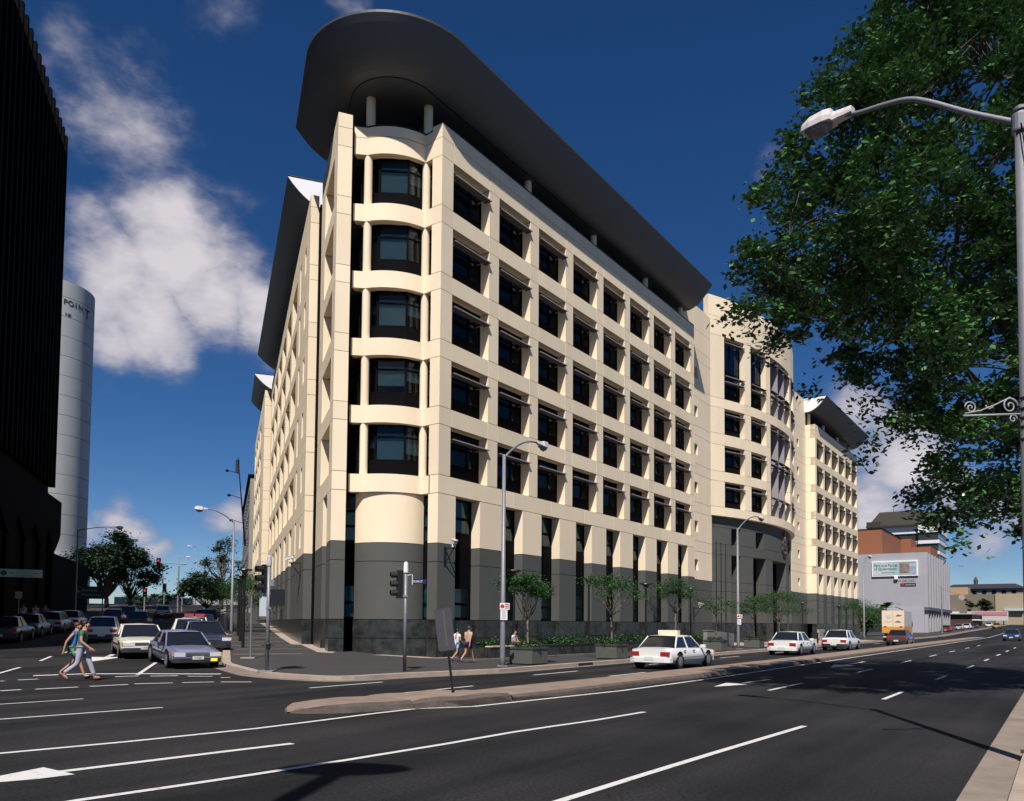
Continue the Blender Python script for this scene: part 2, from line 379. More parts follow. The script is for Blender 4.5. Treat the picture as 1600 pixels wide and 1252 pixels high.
# paving joints / bands across the footpath (light concrete)
mb = MB()
for s in (12.5, 15.5, 19, 25, 32):
    a = RW(s, 2.2); b = RW(s, 7.0); w = DR * .09
    mb.poly([zz(p, KH + .003) for p in (a - w, b - w, b + w, a + w)])
for s in (-1.2, 2.5, 6.5, 11, 16, 22):
    a = LW(s, .6 if s > 0 else 1.2); b = LW(s, 4.0); w = DL * .07
    mb.poly([zz(p, KH + .003) for p in (a + w, b + w, b - w, a - w)])
a = RW(-1.2, 2.3); b = RW(9, 2.6); w = NR * .06
mb.poly([zz(p, KH + .003) for p in (a - w, a + w, b + w, b - w)])
struct('paving_band', mb.mesh('paving_band', M_PAVE))
# forecourt paving in front of the entrance
mb = MB().poly([zz(RW(s, o), KH + .006) for s, o in ((33, -.6), (66, -.6), (64, 6.9), (30, 6.9))])
struct('forecourt_paving', mb.mesh('forecourt_paving', M_PAVE))

# the camera's side of the street
nk = [RW(s, 23.2) for s in (-60, -30, -24, -20, -16, -12, -8, -4, 0, 5, 10, 20, 40, 60, 90, 140, 220, 340)]
nin = inward(nk, -.32); nfar = [p + NR * 5 for p in nk]
struct('near_gutter', MB().strip([zz(p, .006) for p in inward(nk, .46)], [zz(p, .010) for p in nk]).mesh('near_gutter', mat('worn concrete gutter', (.215, .172, .140), .9, var=.22, vscale=1.6, bump=.4, bscale=25)))
mb = MB(); mb.strip([zz(p, -.02) for p in nk], [zz(p, KH) for p in nk]); mb.strip([zz(p, KH) for p in nk], [zz(p, KH) for p in nin])
struct('near_kerb', mb.mesh('near_kerb', M_KERB))
mb = MB().strip([zz(p, KH - .008) for p in nin], [zz(p, KH - .008) for p in nfar])
fp = struct('near_footpath', mb.mesh('near_footpath', mat('footpath bed', (.2, .17, .15), .9)))
slab = MB().box(0, 1.47, 0, 1.6, 0, .03).mesh('paving_slab', mat('weathered paving slab', (.25, .205, .17), .9, var=.2, vscale=1.1, bump=.3, bscale=25))
for i in range(-20, 14):
    for j in range(2): add('paving_slab', slab, Matrix.Translation(RW(i * 1.5, 23.56 + j * 1.63, KH - .02)) @ RZ(atan2(DR.y, DR.x)) @ Matrix.Scale(-1, 4, (0, 1, 0)), fp)
# left side of the side street
lk = [LW(s, 16.6) for s in (140, 110, 85, 65, 50, 40, 30, 22, 16, 11, 7, 3, 0, -3)] + [LW(-5, 17.2), LW(-6.5, 18.6), LW(-7.2, 21), LW(-7.4, 30), LW(-7.4, 70)]
lk = [Vector((p[0], p[1], 0)) for p in lk]
lin = inward(lk, -.3); lfar = inward(lk, -6)
mb = MB().strip([zz(p, -.02) for p in lk], [zz(p, KH) for p in lk]); mb.strip([zz(p, KH) for p in lk], [zz(p, KH) for p in lin])
struct('side_street_kerb', mb.mesh('side_street_kerb', M_KERB))
mb = MB().strip([zz(p, KH - .004) for p in lin], [zz(p, KH - .004) for p in lfar])
struct('side_street_footpath', mb.mesh('side_street_footpath', M_FOOT))

# ------------------------------------------------------------------ median island
def median(name, path, h, m, lab, halfw, seed):
    """a rounded raised strip: path = list of (s, o centre, half width)"""
    rr = random.Random(seed); mb = MB(); rows = []
    prof = [(-1, -.02), (-.97, .6), (-.86, .93), (-.5, 1.0), (0, 1.03), (.5, 1.0), (.86, .93), (.97, .6), (1, -.02)]
    for s, o, w, hh in path:
        rows.append([tuple(RW(s + rr.uniform(-.03, .03), o + a * w * (1 + rr.uniform(-.03, .03)), b * h * hh * (1 + rr.uniform(-.06, .06)))) for a, b in prof])
    for A, B in zip(rows, rows[1:]):
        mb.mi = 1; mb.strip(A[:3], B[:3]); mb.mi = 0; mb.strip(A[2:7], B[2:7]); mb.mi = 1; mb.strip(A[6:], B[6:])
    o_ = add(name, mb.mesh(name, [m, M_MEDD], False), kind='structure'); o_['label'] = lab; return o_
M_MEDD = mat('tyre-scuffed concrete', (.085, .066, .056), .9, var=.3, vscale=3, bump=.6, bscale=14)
M_MED = mat('worn concrete island', (.215, .155, .122), .9, var=.2, vscale=1.6, bump=.6, bscale=18)
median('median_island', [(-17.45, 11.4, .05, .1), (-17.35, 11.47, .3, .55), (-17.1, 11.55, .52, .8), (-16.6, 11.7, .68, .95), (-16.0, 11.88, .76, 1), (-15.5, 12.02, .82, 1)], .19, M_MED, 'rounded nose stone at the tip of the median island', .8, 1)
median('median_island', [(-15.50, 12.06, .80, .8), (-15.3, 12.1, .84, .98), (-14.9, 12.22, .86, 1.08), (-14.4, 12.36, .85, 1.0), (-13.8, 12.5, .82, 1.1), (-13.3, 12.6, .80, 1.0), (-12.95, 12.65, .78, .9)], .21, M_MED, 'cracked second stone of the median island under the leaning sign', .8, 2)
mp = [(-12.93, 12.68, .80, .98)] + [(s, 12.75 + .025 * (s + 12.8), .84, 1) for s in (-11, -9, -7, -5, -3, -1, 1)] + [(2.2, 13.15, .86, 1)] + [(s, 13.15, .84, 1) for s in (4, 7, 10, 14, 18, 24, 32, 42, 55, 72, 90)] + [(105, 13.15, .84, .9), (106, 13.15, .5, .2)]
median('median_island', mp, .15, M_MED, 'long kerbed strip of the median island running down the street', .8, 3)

# ------------------------------------------------------------------ painted markings (thin sheets)
def ground_px(x, y, z=0.0):
    d = RIGHT * ((x - CX) / F_PX) - UP * ((y - CY) / F_PX) + FWD; t = (z - CAM_H) / d.z; return Vector((d.x * t, d.y * t, 0))
def mark(mb, pts, w, h=.007):
    pts = [Vector((p[0], p[1], 0)) for p in pts]; A = []; B = []
    for i, p in enumerate(pts):
        t = (pts[min(i + 1, len(pts) - 1)] - pts[max(i - 1, 0)]).normalized(); n = Vector((-t.y, t.x, 0)) * w / 2
        A.append(zz(p + n, h)); B.append(zz(p - n, h))
    mb.strip(B, A)
def marking(name, label, fn):
    mb = MB(); fn(mb); o = add(name, mb.mesh(name, M_MARK), kind='structure'); o['label'] = label; return o
P = ground_px
marking('edge_line', 'solid white edge line beside the median island', lambda mb: (mark(mb, [P(-60, 1183), P(0, 1178), P(200, 1159.5), P(400, 1139), P(500, 1126.5), P(580, 1116), P(650, 1108), P(740, 1104.5)], .12), mark(mb, [P(740, 1104.5), RW(-9, 14.12), RW(-4, 14.25), RW(1, 14.25), RW(10, 14.2), RW(30, 14.2), RW(60, 14.2), RW(108, 14.2), RW(120, 14.2), RW(160, 14.2), RW(200, 14.2)], .13)))
marking('lane_line', 'long solid white lane line across the near carriageway', lambda mb: mark(mb, [P(90, 1257), P(125, 1251), P(270, 1230), P(400, 1210.5), P(550, 1187), P(700, 1162.5), P(800, 1145), P(860, 1136), P(930, 1126), P(1007, 1113)], .11))
marking('lane_line', 'solid white lane line nearest to the right kerb', lambda mb: mark(mb, [P(800, 1276), P(880, 1251), P(1000, 1213), P(1120, 1176), P(1200, 1152), P(1257, 1135)], .11))
def dash(s0, s1, o, w=.11): return lambda mb: mark(mb, [RW(s0, o), RW(s1, o)], w)
for i, (s0, s1, o) in enumerate([(-6.42, -3.16, 17.15), (3.5, 6.4, 17.3), (13, 16, 17.3), (22.5, 25.5, 17.3), (32, 35, 17.3), (42, 45, 17.3), (52, 55, 17.3),
                                 (-7.2, -4.45, 20.1), (1.2, 3.9, 20.2), (9.8, 12.5, 20.3), (18.4, 21, 20.3), (27, 30, 20.3), (36, 39, 20.3), (46, 49, 20.3),
                                 (-13.47, -10.79, 7.3), (-13.35, -10.24, 10.2), (-5.38, -2.49, 8.95), (-4.25, -1.53, 11.2), (3.5, 6.2, 8.95), (12, 15, 8.9), (21, 24, 8.9), (30, 33, 8.9), (40, 43, 8.9), (52, 55, 8.9)]):
    mb = MB(); dash(s0, s1, o)(mb); add('lane_dash', mb.mesh('lane_dash', M_MARK), kind='structure')
for i in range(14):
    mb = MB(); dash(24 + i * 2.2, 24.9 + i * 2.2, 11.6, .16)(mb); add('lane_dash', mb.mesh('lane_dash', M_MARK), kind='structure')
marking('lane_line', 'white lane line at the far left of the far carriageway', lambda mb: mark(mb, [P(-80, 1107), P(0, 1101), P(130, 1092.5)], .09))
marking('lane_line', 'white lane line along the middle of the far carriageway', lambda mb: mark(mb, [P(-80, 1131), P(0, 1124.5), P(130, 1115), P(254, 1106)], .10))
def arrow(mb, pts, head):
    mark(mb, pts, .16); mb.poly([zz(Vector((p[0], p[1], 0)), .008) for p in head])
marking('lane_arrow', 'large white lane arrow at the lower left of the near carriageway', lambda mb: (mark(mb, [P(95, 1206.5), P(230, 1190), P(360, 1174), P(457, 1162.5)], .135), mb.poly([zz(p, .0075) for p in (P(-90, 1231), P(68, 1200), P(117, 1211), P(60, 1218))])))
marking('lane_arrow', 'white straight lane arrow in the lane next to the median', lambda mb: (mark(mb, [P(1160, 1068), P(1202, 1062)], .14), mb.poly([zz(p, .0085) for p in (P(1115, 1073.5), P(1134, 1067.5), P(1150, 1068.5), P(1167, 1070), P(1140, 1072))])))
marking('lane_arrow', 'pale lane arrow under the tree shade', lambda mb: (mark(mb, [RW(9, 15.7), RW(13, 15.7)], .14), mb.poly([zz(p, .0085) for p in (RW(6.4, 15.7), RW(9, 15.25), RW(9, 16.15))])))
# stop line, crossing edge dashes, side-street lines
marking('stop_line', 'white stop line across the side street in front of the parked cars', lambda mb: mark(mb, [P(52, 1057), P(130, 1054.5), P(215, 1054), P(345, 1054)], .26))
for a, b in (((0, 1080), (33, 1078)), ((55, 1077.5), (122, 1074)), ((140, 1073), (200, 1070)), ((210, 1069), (270, 1067.5)), ((285, 1067), (334, 1066)), ((345, 1066), (393, 1066)), ((0, 1065), (6, 1064.5)), ((28, 1063), (60, 1061.5)), ((180, 1058), (217, 1056.8)), ((235, 1057), (278, 1056.4)), ((293, 1057), (332, 1057.3)), ((345, 1059), (360, 1059))):
    mb = MB(); mark(mb, [P(*a), P(*b)], .15); add('crossing_dash', mb.mesh('crossing_dash', M_MARK), kind='structure')
marking('lane_line', 'short white line between the two front parked cars', lambda mb: mark(mb, [LW(-8.2, 6.9), LW(-3.2, 6.75)], .13))
marking('lane_line', 'white line slanting up to the stop line behind the walking pair', lambda mb: mark(mb, [LW(-8.0, 11.0), LW(-4.4, 10.9)], .12))
for s in (-2.0, 2.5, 7, 13, 20, 28, 37, 47, 58, 70):
    mb = MB(); mark(mb, [LW(s, 10.75), LW(s + 2.0, 10.75)], .11); add('lane_dash', mb.mesh('lane_dash', M_MARK), kind='structure')
for (s, o, lab) in ((-1.5, 8.9, 'white turn arrow beside the white parked car'), (22, 8.0, 'white turn arrow further up the side street')):
    marking('turn_arrow', lab, lambda mb: (mark(mb, [LW(s + 2.6, o - .2), LW(s + .9, o - .2)], .2), mb.poly([zz(p, .009) for p in (LW(s - 1.0, o + .1), LW(s + .8, o - .75), LW(s + 1.0, o + .35))])))
mb = MB().box(-.55, .55, -.05, .05, 0, .12)
add('drain_inlet', mb.mesh('drain_inlet', mat('drain shadow', (.01, .01, .01), .9)), Matrix.Translation(RW(.9, 7.312, .004)) @ RZ(atan2(DR.y, DR.x)), label='dark drain slot in the far kerb between the two nearest planters', cat='drain')
# ------------------------------------------------------------------ the office building
OB = thing('office_building', 'cream and grey office building with curved overhanging roofs on the street corner', 'building', T(PC.x, PC.y, .13))
G = .014                                   # half joint between panels
BEAMS = [(7.71, 8.57), (10.93, 11.77), (14.09, 14.93), (17.29, 18.11), (20.49, 21.33), (23.69, 24.58)]
ROWS = [(8.57, 10.93), (11.77, 14.09), (14.93, 17.29), (18.11, 20.49), (21.33, 23.69)]
TOP = 25.26
DEPTH = .53
def panel(M, s0, s1, d0, d1, z0, z1, m, name='wall_panel'):
    me = boxmesh(s1 - s0 - 2 * G, d1 - d0, z1 - z0 - 2 * G, m)
    return add(name, me, M @ T(s0 + G, d0, z0 + G), OB)
class Joined:
    """far panels: real pieces, joined into one part"""
    def __init__(s): s.c = MB(); s.g = MB(); s.k = MB()
    def __call__(s, M, s0, s1, d0, d1, z0, z1, m):
        b = s.c if m is M_CREAM else s.g if m is M_GREY else s.k
        st = len(b.v); b.box(s0 + G, s1 - G, d0, d1, z0 + G, z1 - G); b.xf(M, st)
    def done(s):
        for b, m in ((s.c, M_CREAM), (s.g, M_GREY), (s.k, M_GRANITE)):
            if b.v:
                o = add('far_wall_panels', b.mesh('far_wall_panels', m), I4, OB); o['kind'] = 'stuff'
FAR = Joined()

# --- window units -----------------------------------------------------------
_wc = {}
def window_meshes(w, h, mull, sp, tr):
    k = (round(w, 3), round(h, 3), tuple(mull), sp, tr)
    if k in _wc: return _wc[k]
    b = .055; mb = MB()
    mb.box(0, w, 0, .09, 0, sp)
    mb.box(0, b, 0, .09, sp, h); mb.box(w - b, w, 0, .09, sp, h); mb.box(b, w - b, 0, .09, h - b, h); mb.box(b, w - b, -.004, .086, sp, sp + b)
    if tr: mb.box(b, w - b, -.003, .087, tr - b / 2, tr + b / 2)
    for x in mull: mb.box(x - b / 2, x + b / 2, -.006, .084, sp + b, h - b)
    xs = [b] + [x for x in mull] + [w - b]; panes = []
    zs = [(sp + b, (tr - b / 2) if tr else h - b)] + ([(tr + b / 2, h - b)] if tr else [])
    for a, c in zip(xs, xs[1:]):
        for z0, z1 in zs: panes.append((a + .01, c - .01, z0, z1))
    fm = mb.mesh('window', M_BLACK)
    pm = [((a, z0), MB().box(0, c - a, 0, .012, 0, z1 - z0)) for a, c, z0, z1 in panes]
    _wc[k] = (fm, pm, {}); return _wc[k]
rb = random.Random(11)
def window(M, w, h, mull=(), sp=.0, tr=None, glass=None, blind=0.0, panes=True):
    fm, pm, cache = window_meshes(w, h, mull, sp, tr)
    win = add('window', fm, M, OB)
    gl = glass or M_GLASS
    for i, ((a, z0), p) in enumerate(pm):
        if (i, gl.name) not in cache: cache[(i, gl.name)] = MB_copy(p).mesh('pane', gl)
        add('pane', cache[(i, gl.name)], M @ T(a, .04, z0), win)
        if gl is M_GLASSB and i % 2 == 1:
            hh = max(v[2] for v in p.v); ww = max(v[0] for v in p.v); add('blind', boxmesh(ww, .01, hh * .3, M_BLIND), M @ T(a, .11, z0), win)  # pale strip standing in for a ceiling reflection in the top pane
        if blind and i % 2 == 0 and rb.random() < blind:
            hh = max(v[2] for v in p.v); ww = max(v[0] for v in p.v); fr = rb.choice((.45, .7, 1.0, 1.0))
            add('blind', boxmesh(ww, .01, hh * fr, M_BLIND), M @ T(a, .11, z0 + hh * (1 - fr)), win)
    return win
def MB_copy(p): n = MB(); n.v = list(p.v); n.f = list(p.f); n.m = list(p.m); return n
# sunshade: thin tilted blade with a lip and two brackets
def shade_mesh(w):
    mb = MB(); mb.mi = 1; mb.box(.02, w + .05, -.15, .27, -.012, .012); mb.mi = 0
    mb.box(.02, w + .05, -.165, -.15, -.022, .03)
    for x in (.25, w - .25): mb.box(x - .02, x + .02, .1, DEPTH, -.07, -.035)
    return mb.mesh('sunshade', [M_SHADE, mat('shade-darkened blade', (.06, .055, .058), .7)])  # blade colour darkened to carry the shade on its underside
_sh = {}
def sunshade(M, w):
    k = round(w, 2)
    if k not in _sh: _sh[k] = shade_mesh(w)
    add('sunshade', _sh[k], M, OB)

# --- wing on the main street (local y = into the building) ---------------------
BAY = 3.71
piers = [(-.0, .86)] + [(3.72 + BAY * i, 4.57 + BAY * i) for i in range(7)] + [(3.72 + BAY * 7, 30.5)]
opens = [(piers[i][1], piers[i + 1][0]) for i in range(8)]
lop = [(1.30 + BAY * i, 3.16 + BAY * i) for i in range(8)]
for bi, (z0, z1) in enumerate(BEAMS):
    if bi == 0:
        cuts = [0] + [(a + b) / 2 for a, b in opens[0:]] + [30.5]
        for a, b in zip(cuts, cuts[1:]): panel(MR, a, b, 0, DEPTH, z0, z1, M_CREAM)
        continue
    for a, b in piers: panel(MR, a, b, 0, DEPTH + .07, z0, z1, M_CREAM)
    for a, b in opens: panel(MR, a, b, .003, DEPTH, z0, z1, M_CREAM)
for a, b in piers: panel(MR, a, b, 0, DEPTH + .07, 24.58, TOP, M_CREAM)
for a, b in opens: panel(MR, a, b, .003, DEPTH, 24.58, TOP, M_CREAM)
for z0, z1 in ROWS:
    for a, b in piers: panel(MR, a, b, 0, DEPTH + .07, z0, z1, M_CREAM)
gp = [(0, lop[0][0])] + [(lop[i][1], lop[i + 1][0]) for i in range(7)] + [(lop[7][1], 30.5)]
for a, b in gp:
    panel(MR, a, b, 0, DEPTH + .07, 5.39, 7.71, M_CREAM); panel(MR, a, b, 0, DEPTH + .07, 4.53, 5.39, M_GREY); panel(MR, a, b, 0, DEPTH + .07, 1.86, 4.53, M_GREY)
    panel(MR, a - .01, b + .01, -.02, DEPTH + .07, 1.0, 1.86, M_GRANITE, 'granite_slab'); panel(MR, a - .01, b + .01, -.02, DEPTH + .07, -.2, 1.0, M_GRANITE, 'granite_slab')
for a, b in lop: panel(MR, a, b, .22, DEPTH, -.2, 1.86, M_GRANITE, 'granite_slab')
for (z0, z1) in ROWS:
    for i, (a, b) in enumerate(opens):
        window(MR @ T(a + .002, DEPTH + .0, z0), b - a - .004, z1 - z0, (1.9,), .72, 1.78, blind=.75)
        sunshade(MR @ T(a, .02, z1 - .60), b - a - .04)
for a, b in lop:
    w = b - a
    win = window(MR @ T(a + .002, DEPTH, 1.87), w - .004, 5.83, (), .0, None, glass=M_TEAL)
    for z in (.0, .7, 1.5, 4.1, 4.85): add('transom', boxmesh(w - .1, .042, .12, M_DARKPANEL), MR @ T(a + .05, DEPTH - .012, 1.87 + z), win)
    add('spandrel', boxmesh(w - .1, .034, 2.48, M_DARKPANEL), MR @ T(a + .05, DEPTH - .006, 1.87 + 1.62), win)
    for z, h in ((.12, .58), (.82, .68), (4.22, .63), (4.97, .8)): add('blind', boxmesh(w * .78, .01, h, mat('pale teal blind', (.24, .47, .50), .7)), MR @ T(a + .06, DEPTH + .09, 1.87 + z), win)

# --- corner bay between the two end piers --------------------------------------
PW = .65
rows_all = [(1.86, 4.53, M_GREY), (4.53, 5.39, M_GREY), (5.39, 7.71, M_CREAM)] + [(a, b, M_CREAM) for a, b in BEAMS] + [(a, b, M_CREAM) for a, b in ROWS] + [(24.58, TOP, M_CREAM)]
for z0, z1, m in rows_all:
    me = boxmesh(1.15 - 2 * G, PW, z1 - z0 - 2 * G, m); add('wall_panel', me, ML @ T(G, -PW, z0 + G), OB)
for z0, z1 in ((-.1, 1.0), (1.0, 1.86)):
    add('granite_slab', boxmesh(1.17, PW + .02, z1 - z0 - 2 * G, M_GRANITE), ML @ T(-.01, -PW - .0, z0 + G), OB)
def arc3(p, q, r, n):
    """points on the circle through p, q, r from p to r"""
    ax, ay = p; bx, by = q; cx_, cy_ = r
    d = 2 * (ax * (by - cy_) + bx * (cy_ - ay) + cx_ * (ay - by))
    ux = ((ax * ax + ay * ay) * (by - cy_) + (bx * bx + by * by) * (cy_ - ay) + (cx_ * cx_ + cy_ * cy_) * (ay - by)) / d
    uy = ((ax * ax + ay * ay) * (cx_ - bx) + (bx * bx + by * by) * (ax - cx_) + (cx_ * cx_ + cy_ * cy_) * (bx - ax)) / d
    R_ = hypot(ax - ux, ay - uy); a0 = atan2(ay - uy, ax - ux); a1 = atan2(cy_ - uy, cx_ - ux)
    if a1 < a0: a1 += 2 * pi
    if a1 - a0 > pi: a1 -= 2 * pi
    return [(ux + R_ * cos(a0 + (a1 - a0) * k / n), uy + R_ * sin(a0 + (a1 - a0) * k / n)) for k in range(n + 1)]
CUSP_L, CUSP_R = (-7.62, 36.08), (-4.95, 36.66)
ARC = arc3(CUSP_L, (-6.42, 35.96), CUSP_R, 22)
BACK = Vector((.116, .993))
band_out = [(-8.22, 35.98)] + ARC + [(-4.56, 36.33)]
def curved_band(path, z0, z1, m, thick=.42, name='curved_band', smooth=True):
    inner = [(p[0] + BACK.x * thick, p[1] + BACK.y * thick) for p in path]
    mb = MB(); mb.strip([(p[0], p[1], z0) for p in path], [(p[0], p[1], z1) for p in path]); nf = len(mb.f)
    mb.strip([(p[0], p[1], z1) for p in path], [(p[0], p[1], z1) for p in inner]); mb.strip([(p[0], p[1], z0) for p in inner], [(p[0], p[1], z0) for p in path])
    mb.strip([(p[0], p[1], z1) for p in inner], [(p[0], p[1], z0) for p in inner])
    me = mb.mesh(name, m); 
    if smooth:
        for i in range(1, nf - 1): me.polygons[i].use_smooth = True
    return add(name, me, I4, OB)
for z0, z1 in BEAMS[:5]: curved_band(band_out, z0 + G, z1 - G, M_CREAM)
curved_band(band_out, 23.69 + G, 24.50, M_CREAM); curved_band(band_out, 24.53, 25.02, M_CREAM)
rail = [(p[0] + BACK.x * .1, p[1] + BACK.y * .1, 25.12) for p in band_out]
add('parapet_rail', MB().tube(rail, .045, 6).mesh('parapet_rail', M_BLKMETAL), I4, OB)
colm = MB().lathe([(.19, 0), (.19, 1)], 20, caps=False).mesh('column', M_CREAM, False)
for p in colm.polygons: p.use_smooth = len(p.vertices) == 4
def column(x, y, z0, z1, r=.19): return add('column', colm, T(x, y, z0) @ Matrix.Diagonal((r / .19, r / .19, z1 - z0, 1)), OB)
for (z0, z1) in ROWS:
    for cx_, cy_ in (CUSP_L, CUSP_R): column(cx_ + BACK.x * .2, cy_ + BACK.y * .2, z0 - G, z1 + G)
FAC = [(-8.05, 36.78), (-7.55, 36.62), (-7.08, 36.36), (-5.72, 36.44), (-5.02, 37.0), (-4.25, 36.98)]
def facet(p, q, z0, z1, mull=(), sp=.0, tr=None, glass=None, blind=0):
    a = atan2(q[1] - p[1], q[0] - p[0]); w = hypot(q[0] - p[0], q[1] - p[1])
    return window(T(p[0], p[1], z0) @ RZ(a), w, z1 - z0, mull, sp, tr, glass, blind)
for (z0, z1) in ROWS:
    for p, q in zip(FAC, FAC[1:]): facet(p, q, z0 - .02, z1 + .02, (), .70, 1.82, M_GLASSB, blind=.8)
# curved wall of the ground storeys
GARC = arc3((-8.0, 36.62), (-6.5, 36.04), (-4.86, 37.0), 24)
curved_band(GARC, 5.39 + G, 7.71, M_CREAM, .5, 'curved_wall'); curved_band(GARC, 4.53 + G, 5.39 - G, M_GREY, .5, 'curved_wall'); curved_band(GARC, 1.86 + G, 4.53 - G, M_GREY, .5, 'curved_wall')
GR2 = arc3((-8.0, 36.45), (-6.5, 35.95), (-4.6, 36.42), 24)
for i in range(0, 24, 6):
    curved_band(GR2[i:i + 7], 1.0 + G, 1.86 - G, M_GRANITE, .5, 'granite_slab', False); curved_band(GR2[i:i + 7], -.1, 1.0 - G, M_GRANITE, .5, 'granite_slab', False)
for p, q in (((-8.62, 36.72), (-7.9, 36.80)), ((-4.95, 37.2), (-4.08, 37.12))):
    win = facet(p, q, 1.87, 7.7, (), 0, None, M_TEAL)
    a = atan2(q[1] - p[1], q[0] - p[0]); w = hypot(q[0] - p[0], q[1] - p[1]); M0 = T(p[0], p[1], 1.87) @ RZ(a)
    for z in (.0, .72, 1.55, 3.6, 4.3, 5.0): add('transom', boxmesh(w - .06, .042, .1, M_DARKPANEL), M0 @ T(.03, -.012, z), win)
    add('spandrel', boxmesh(w - .06, .034, 1.94, M_DARKPANEL), M0 @ T(.03, -.006, 1.65), win)
    for z, h in ((.1, .62), (.82, .73), (3.7, .6), (4.4, .6)):
        add('blind', boxmesh(w - .12, .01, h, mat('pale teal blind', (.24, .47, .50), .7)), M0 @ T(.06, .09, z), win)

# --- side street face: first short wing, slot, then the long wing ---------------
def cell(s0, s1, o1, z0, z1, m, joined=None, depth=DEPTH):
    if joined: joined(ML, s0, s1, o1 - depth, o1, z0, z1, m)
    else: panel(ML, s0, s1, o1 - depth, o1, z0, z1, m)
for z0, z1 in BEAMS + [(24.58, TOP)]:
    cell(1.15, 4.6, 0, z0, z1, M_CREAM); cell(4.6, 6.3, 0, z0, z1, M_CREAM)
for z0, z1 in ROWS:
    cell(4.6, 6.3, 0, z0, z1, M_CREAM)
    window(ML @ T(4.6, -DEPTH, z0) @ RZ(pi), 3.42, z1 - z0, (1.7,), .72, 1.78)
cell(1.15, 1.9, 0, 1.86, 7.71, M_CREAM if False else M_GREY) if False else None
for z0, z1, m in ((1.86, 4.53, M_GREY), (4.53, 5.39, M_GREY), (5.39, 7.71, M_CREAM)):
    cell(3.1, 6.3, 0, z0, z1, m); cell(1.15, 1.55, 0, z0, z1, m)
cell(3.08, 6.3, .02, -.1, 1.86, M_GRANITE); cell(1.15, 3.08, -.2, -.1, 1.86, M_GRANITE, depth=.3)
window(ML @ T(3.1, -DEPTH, 1.87) @ RZ(pi), 1.55, 5.83, (), 0, None, M_GLASS2)
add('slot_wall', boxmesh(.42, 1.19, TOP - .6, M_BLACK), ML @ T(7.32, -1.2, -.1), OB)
O2 = .45
NAR = [(9.8, 10.7), (13.15, 14.0)]
zr = [(1.86, 4.53, M_GREY), (4.53, 5.39, M_GREY), (5.39, 7.71, M_CREAM)]
for z0, z1, m in zr + [(a, b, M_CREAM) for a, b in BEAMS] + [(a, b, M_CREAM) for a, b in ROWS] + [(24.58, TOP, M_CREAM)]:
    isrow = (z0, z1) in ROWS or (z0 == 5.39)
    cell(7.75, 9.1, O2, z0, z1, m, None, .45)
    if isrow and z1 - z0 > 2:
        cell(9.1, 9.8, O2, z0, z1, m, FAR); cell(10.7, 13.15, O2, z0, z1, m, FAR); cell(14.0, 15.8, O2, z0, z1, m, FAR)
        cell(9.8, 10.7, O2, z0, z0 + .5, m, FAR); cell(9.8, 10.7, O2, z1 - .45, z1, m, FAR)
        window(ML @ T(10.7, O2 - DEPTH, z0 + .5) @ RZ(pi), .9, z1 - z0 - .95, (), 0, None, M_GLASS2)
        window(ML @ T(14.0, O2 - DEPTH, z0) @ RZ(pi), .85, z1 - z0, (), 0, None, M_GLASS2)
    else: cell(9.1, 15.8, O2, z0, z1, m, FAR)
cell(7.73, 15.8, O2 + .02, -.1, 1.86, M_GRANITE, FAR, .5)
BL = 4.92
for i in range(6):
    a = 15.8 + BL * i; b = a + 3.8; c = a + BL
    for z0, z1 in BEAMS + [(24.58, TOP)]: cell(a, b, O2 - .003, z0, z1, M_CREAM, FAR); cell(b, c, O2, z0, z1, M_CREAM, FAR)
    for z0, z1 in ROWS:
        cell(b, c, O2, z0, z1, M_CREAM, FAR)
        window(ML @ T(b, O2 - DEPTH, z0) @ RZ(pi), 3.8, z1 - z0, (1.9,), .72, None, M_GLASS2)
    for z0, z1, m in zr: cell(a, a + .8, O2, z0, z1, m, FAR); cell(a + 2.9, c, O2, z0, z1, m, FAR)
    cell(a, c, O2 + .02, -.1, 1.86, M_GRANITE, FAR)
    window(ML @ T(a + 2.9, O2 - DEPTH, 1.87) @ RZ(pi), 2.1, 5.83, (), 0, None, M_GLASS2)
# third block further up the side street
O3 = 1.0
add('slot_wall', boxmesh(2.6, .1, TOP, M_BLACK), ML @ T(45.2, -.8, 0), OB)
for z0, z1, m in zr + [(a, b, M_CREAM) for a, b in BEAMS] + [(a, b, M_CREAM) for a, b in ROWS] + [(24.58, TOP, M_CREAM)]:
    cell(47.5, 49.5, O3, z0, z1, m, FAR, 2.2); cell(49.5, 55, O3, z0, z1, m, FAR)
    for i in range(4):
        a = 55 + BL * i
        if (z0, z1) in ROWS or z0 < 7: cell(a + 3.8, a + BL, O3, z0, z1, m, FAR)
        else: cell(a, a + BL, O3, z0, z1, m, FAR)
for i in range(4):
    for z0, z1 in ROWS: window(ML @ T(55 + BL * i + 3.8, O3 - DEPTH, z0) @ RZ(pi), 3.8, z1 - z0, (1.9,), .72, None, M_GLASS2)
cell(47.5, 75, O3 + .02, 0, 1.86, M_GRANITE, FAR)

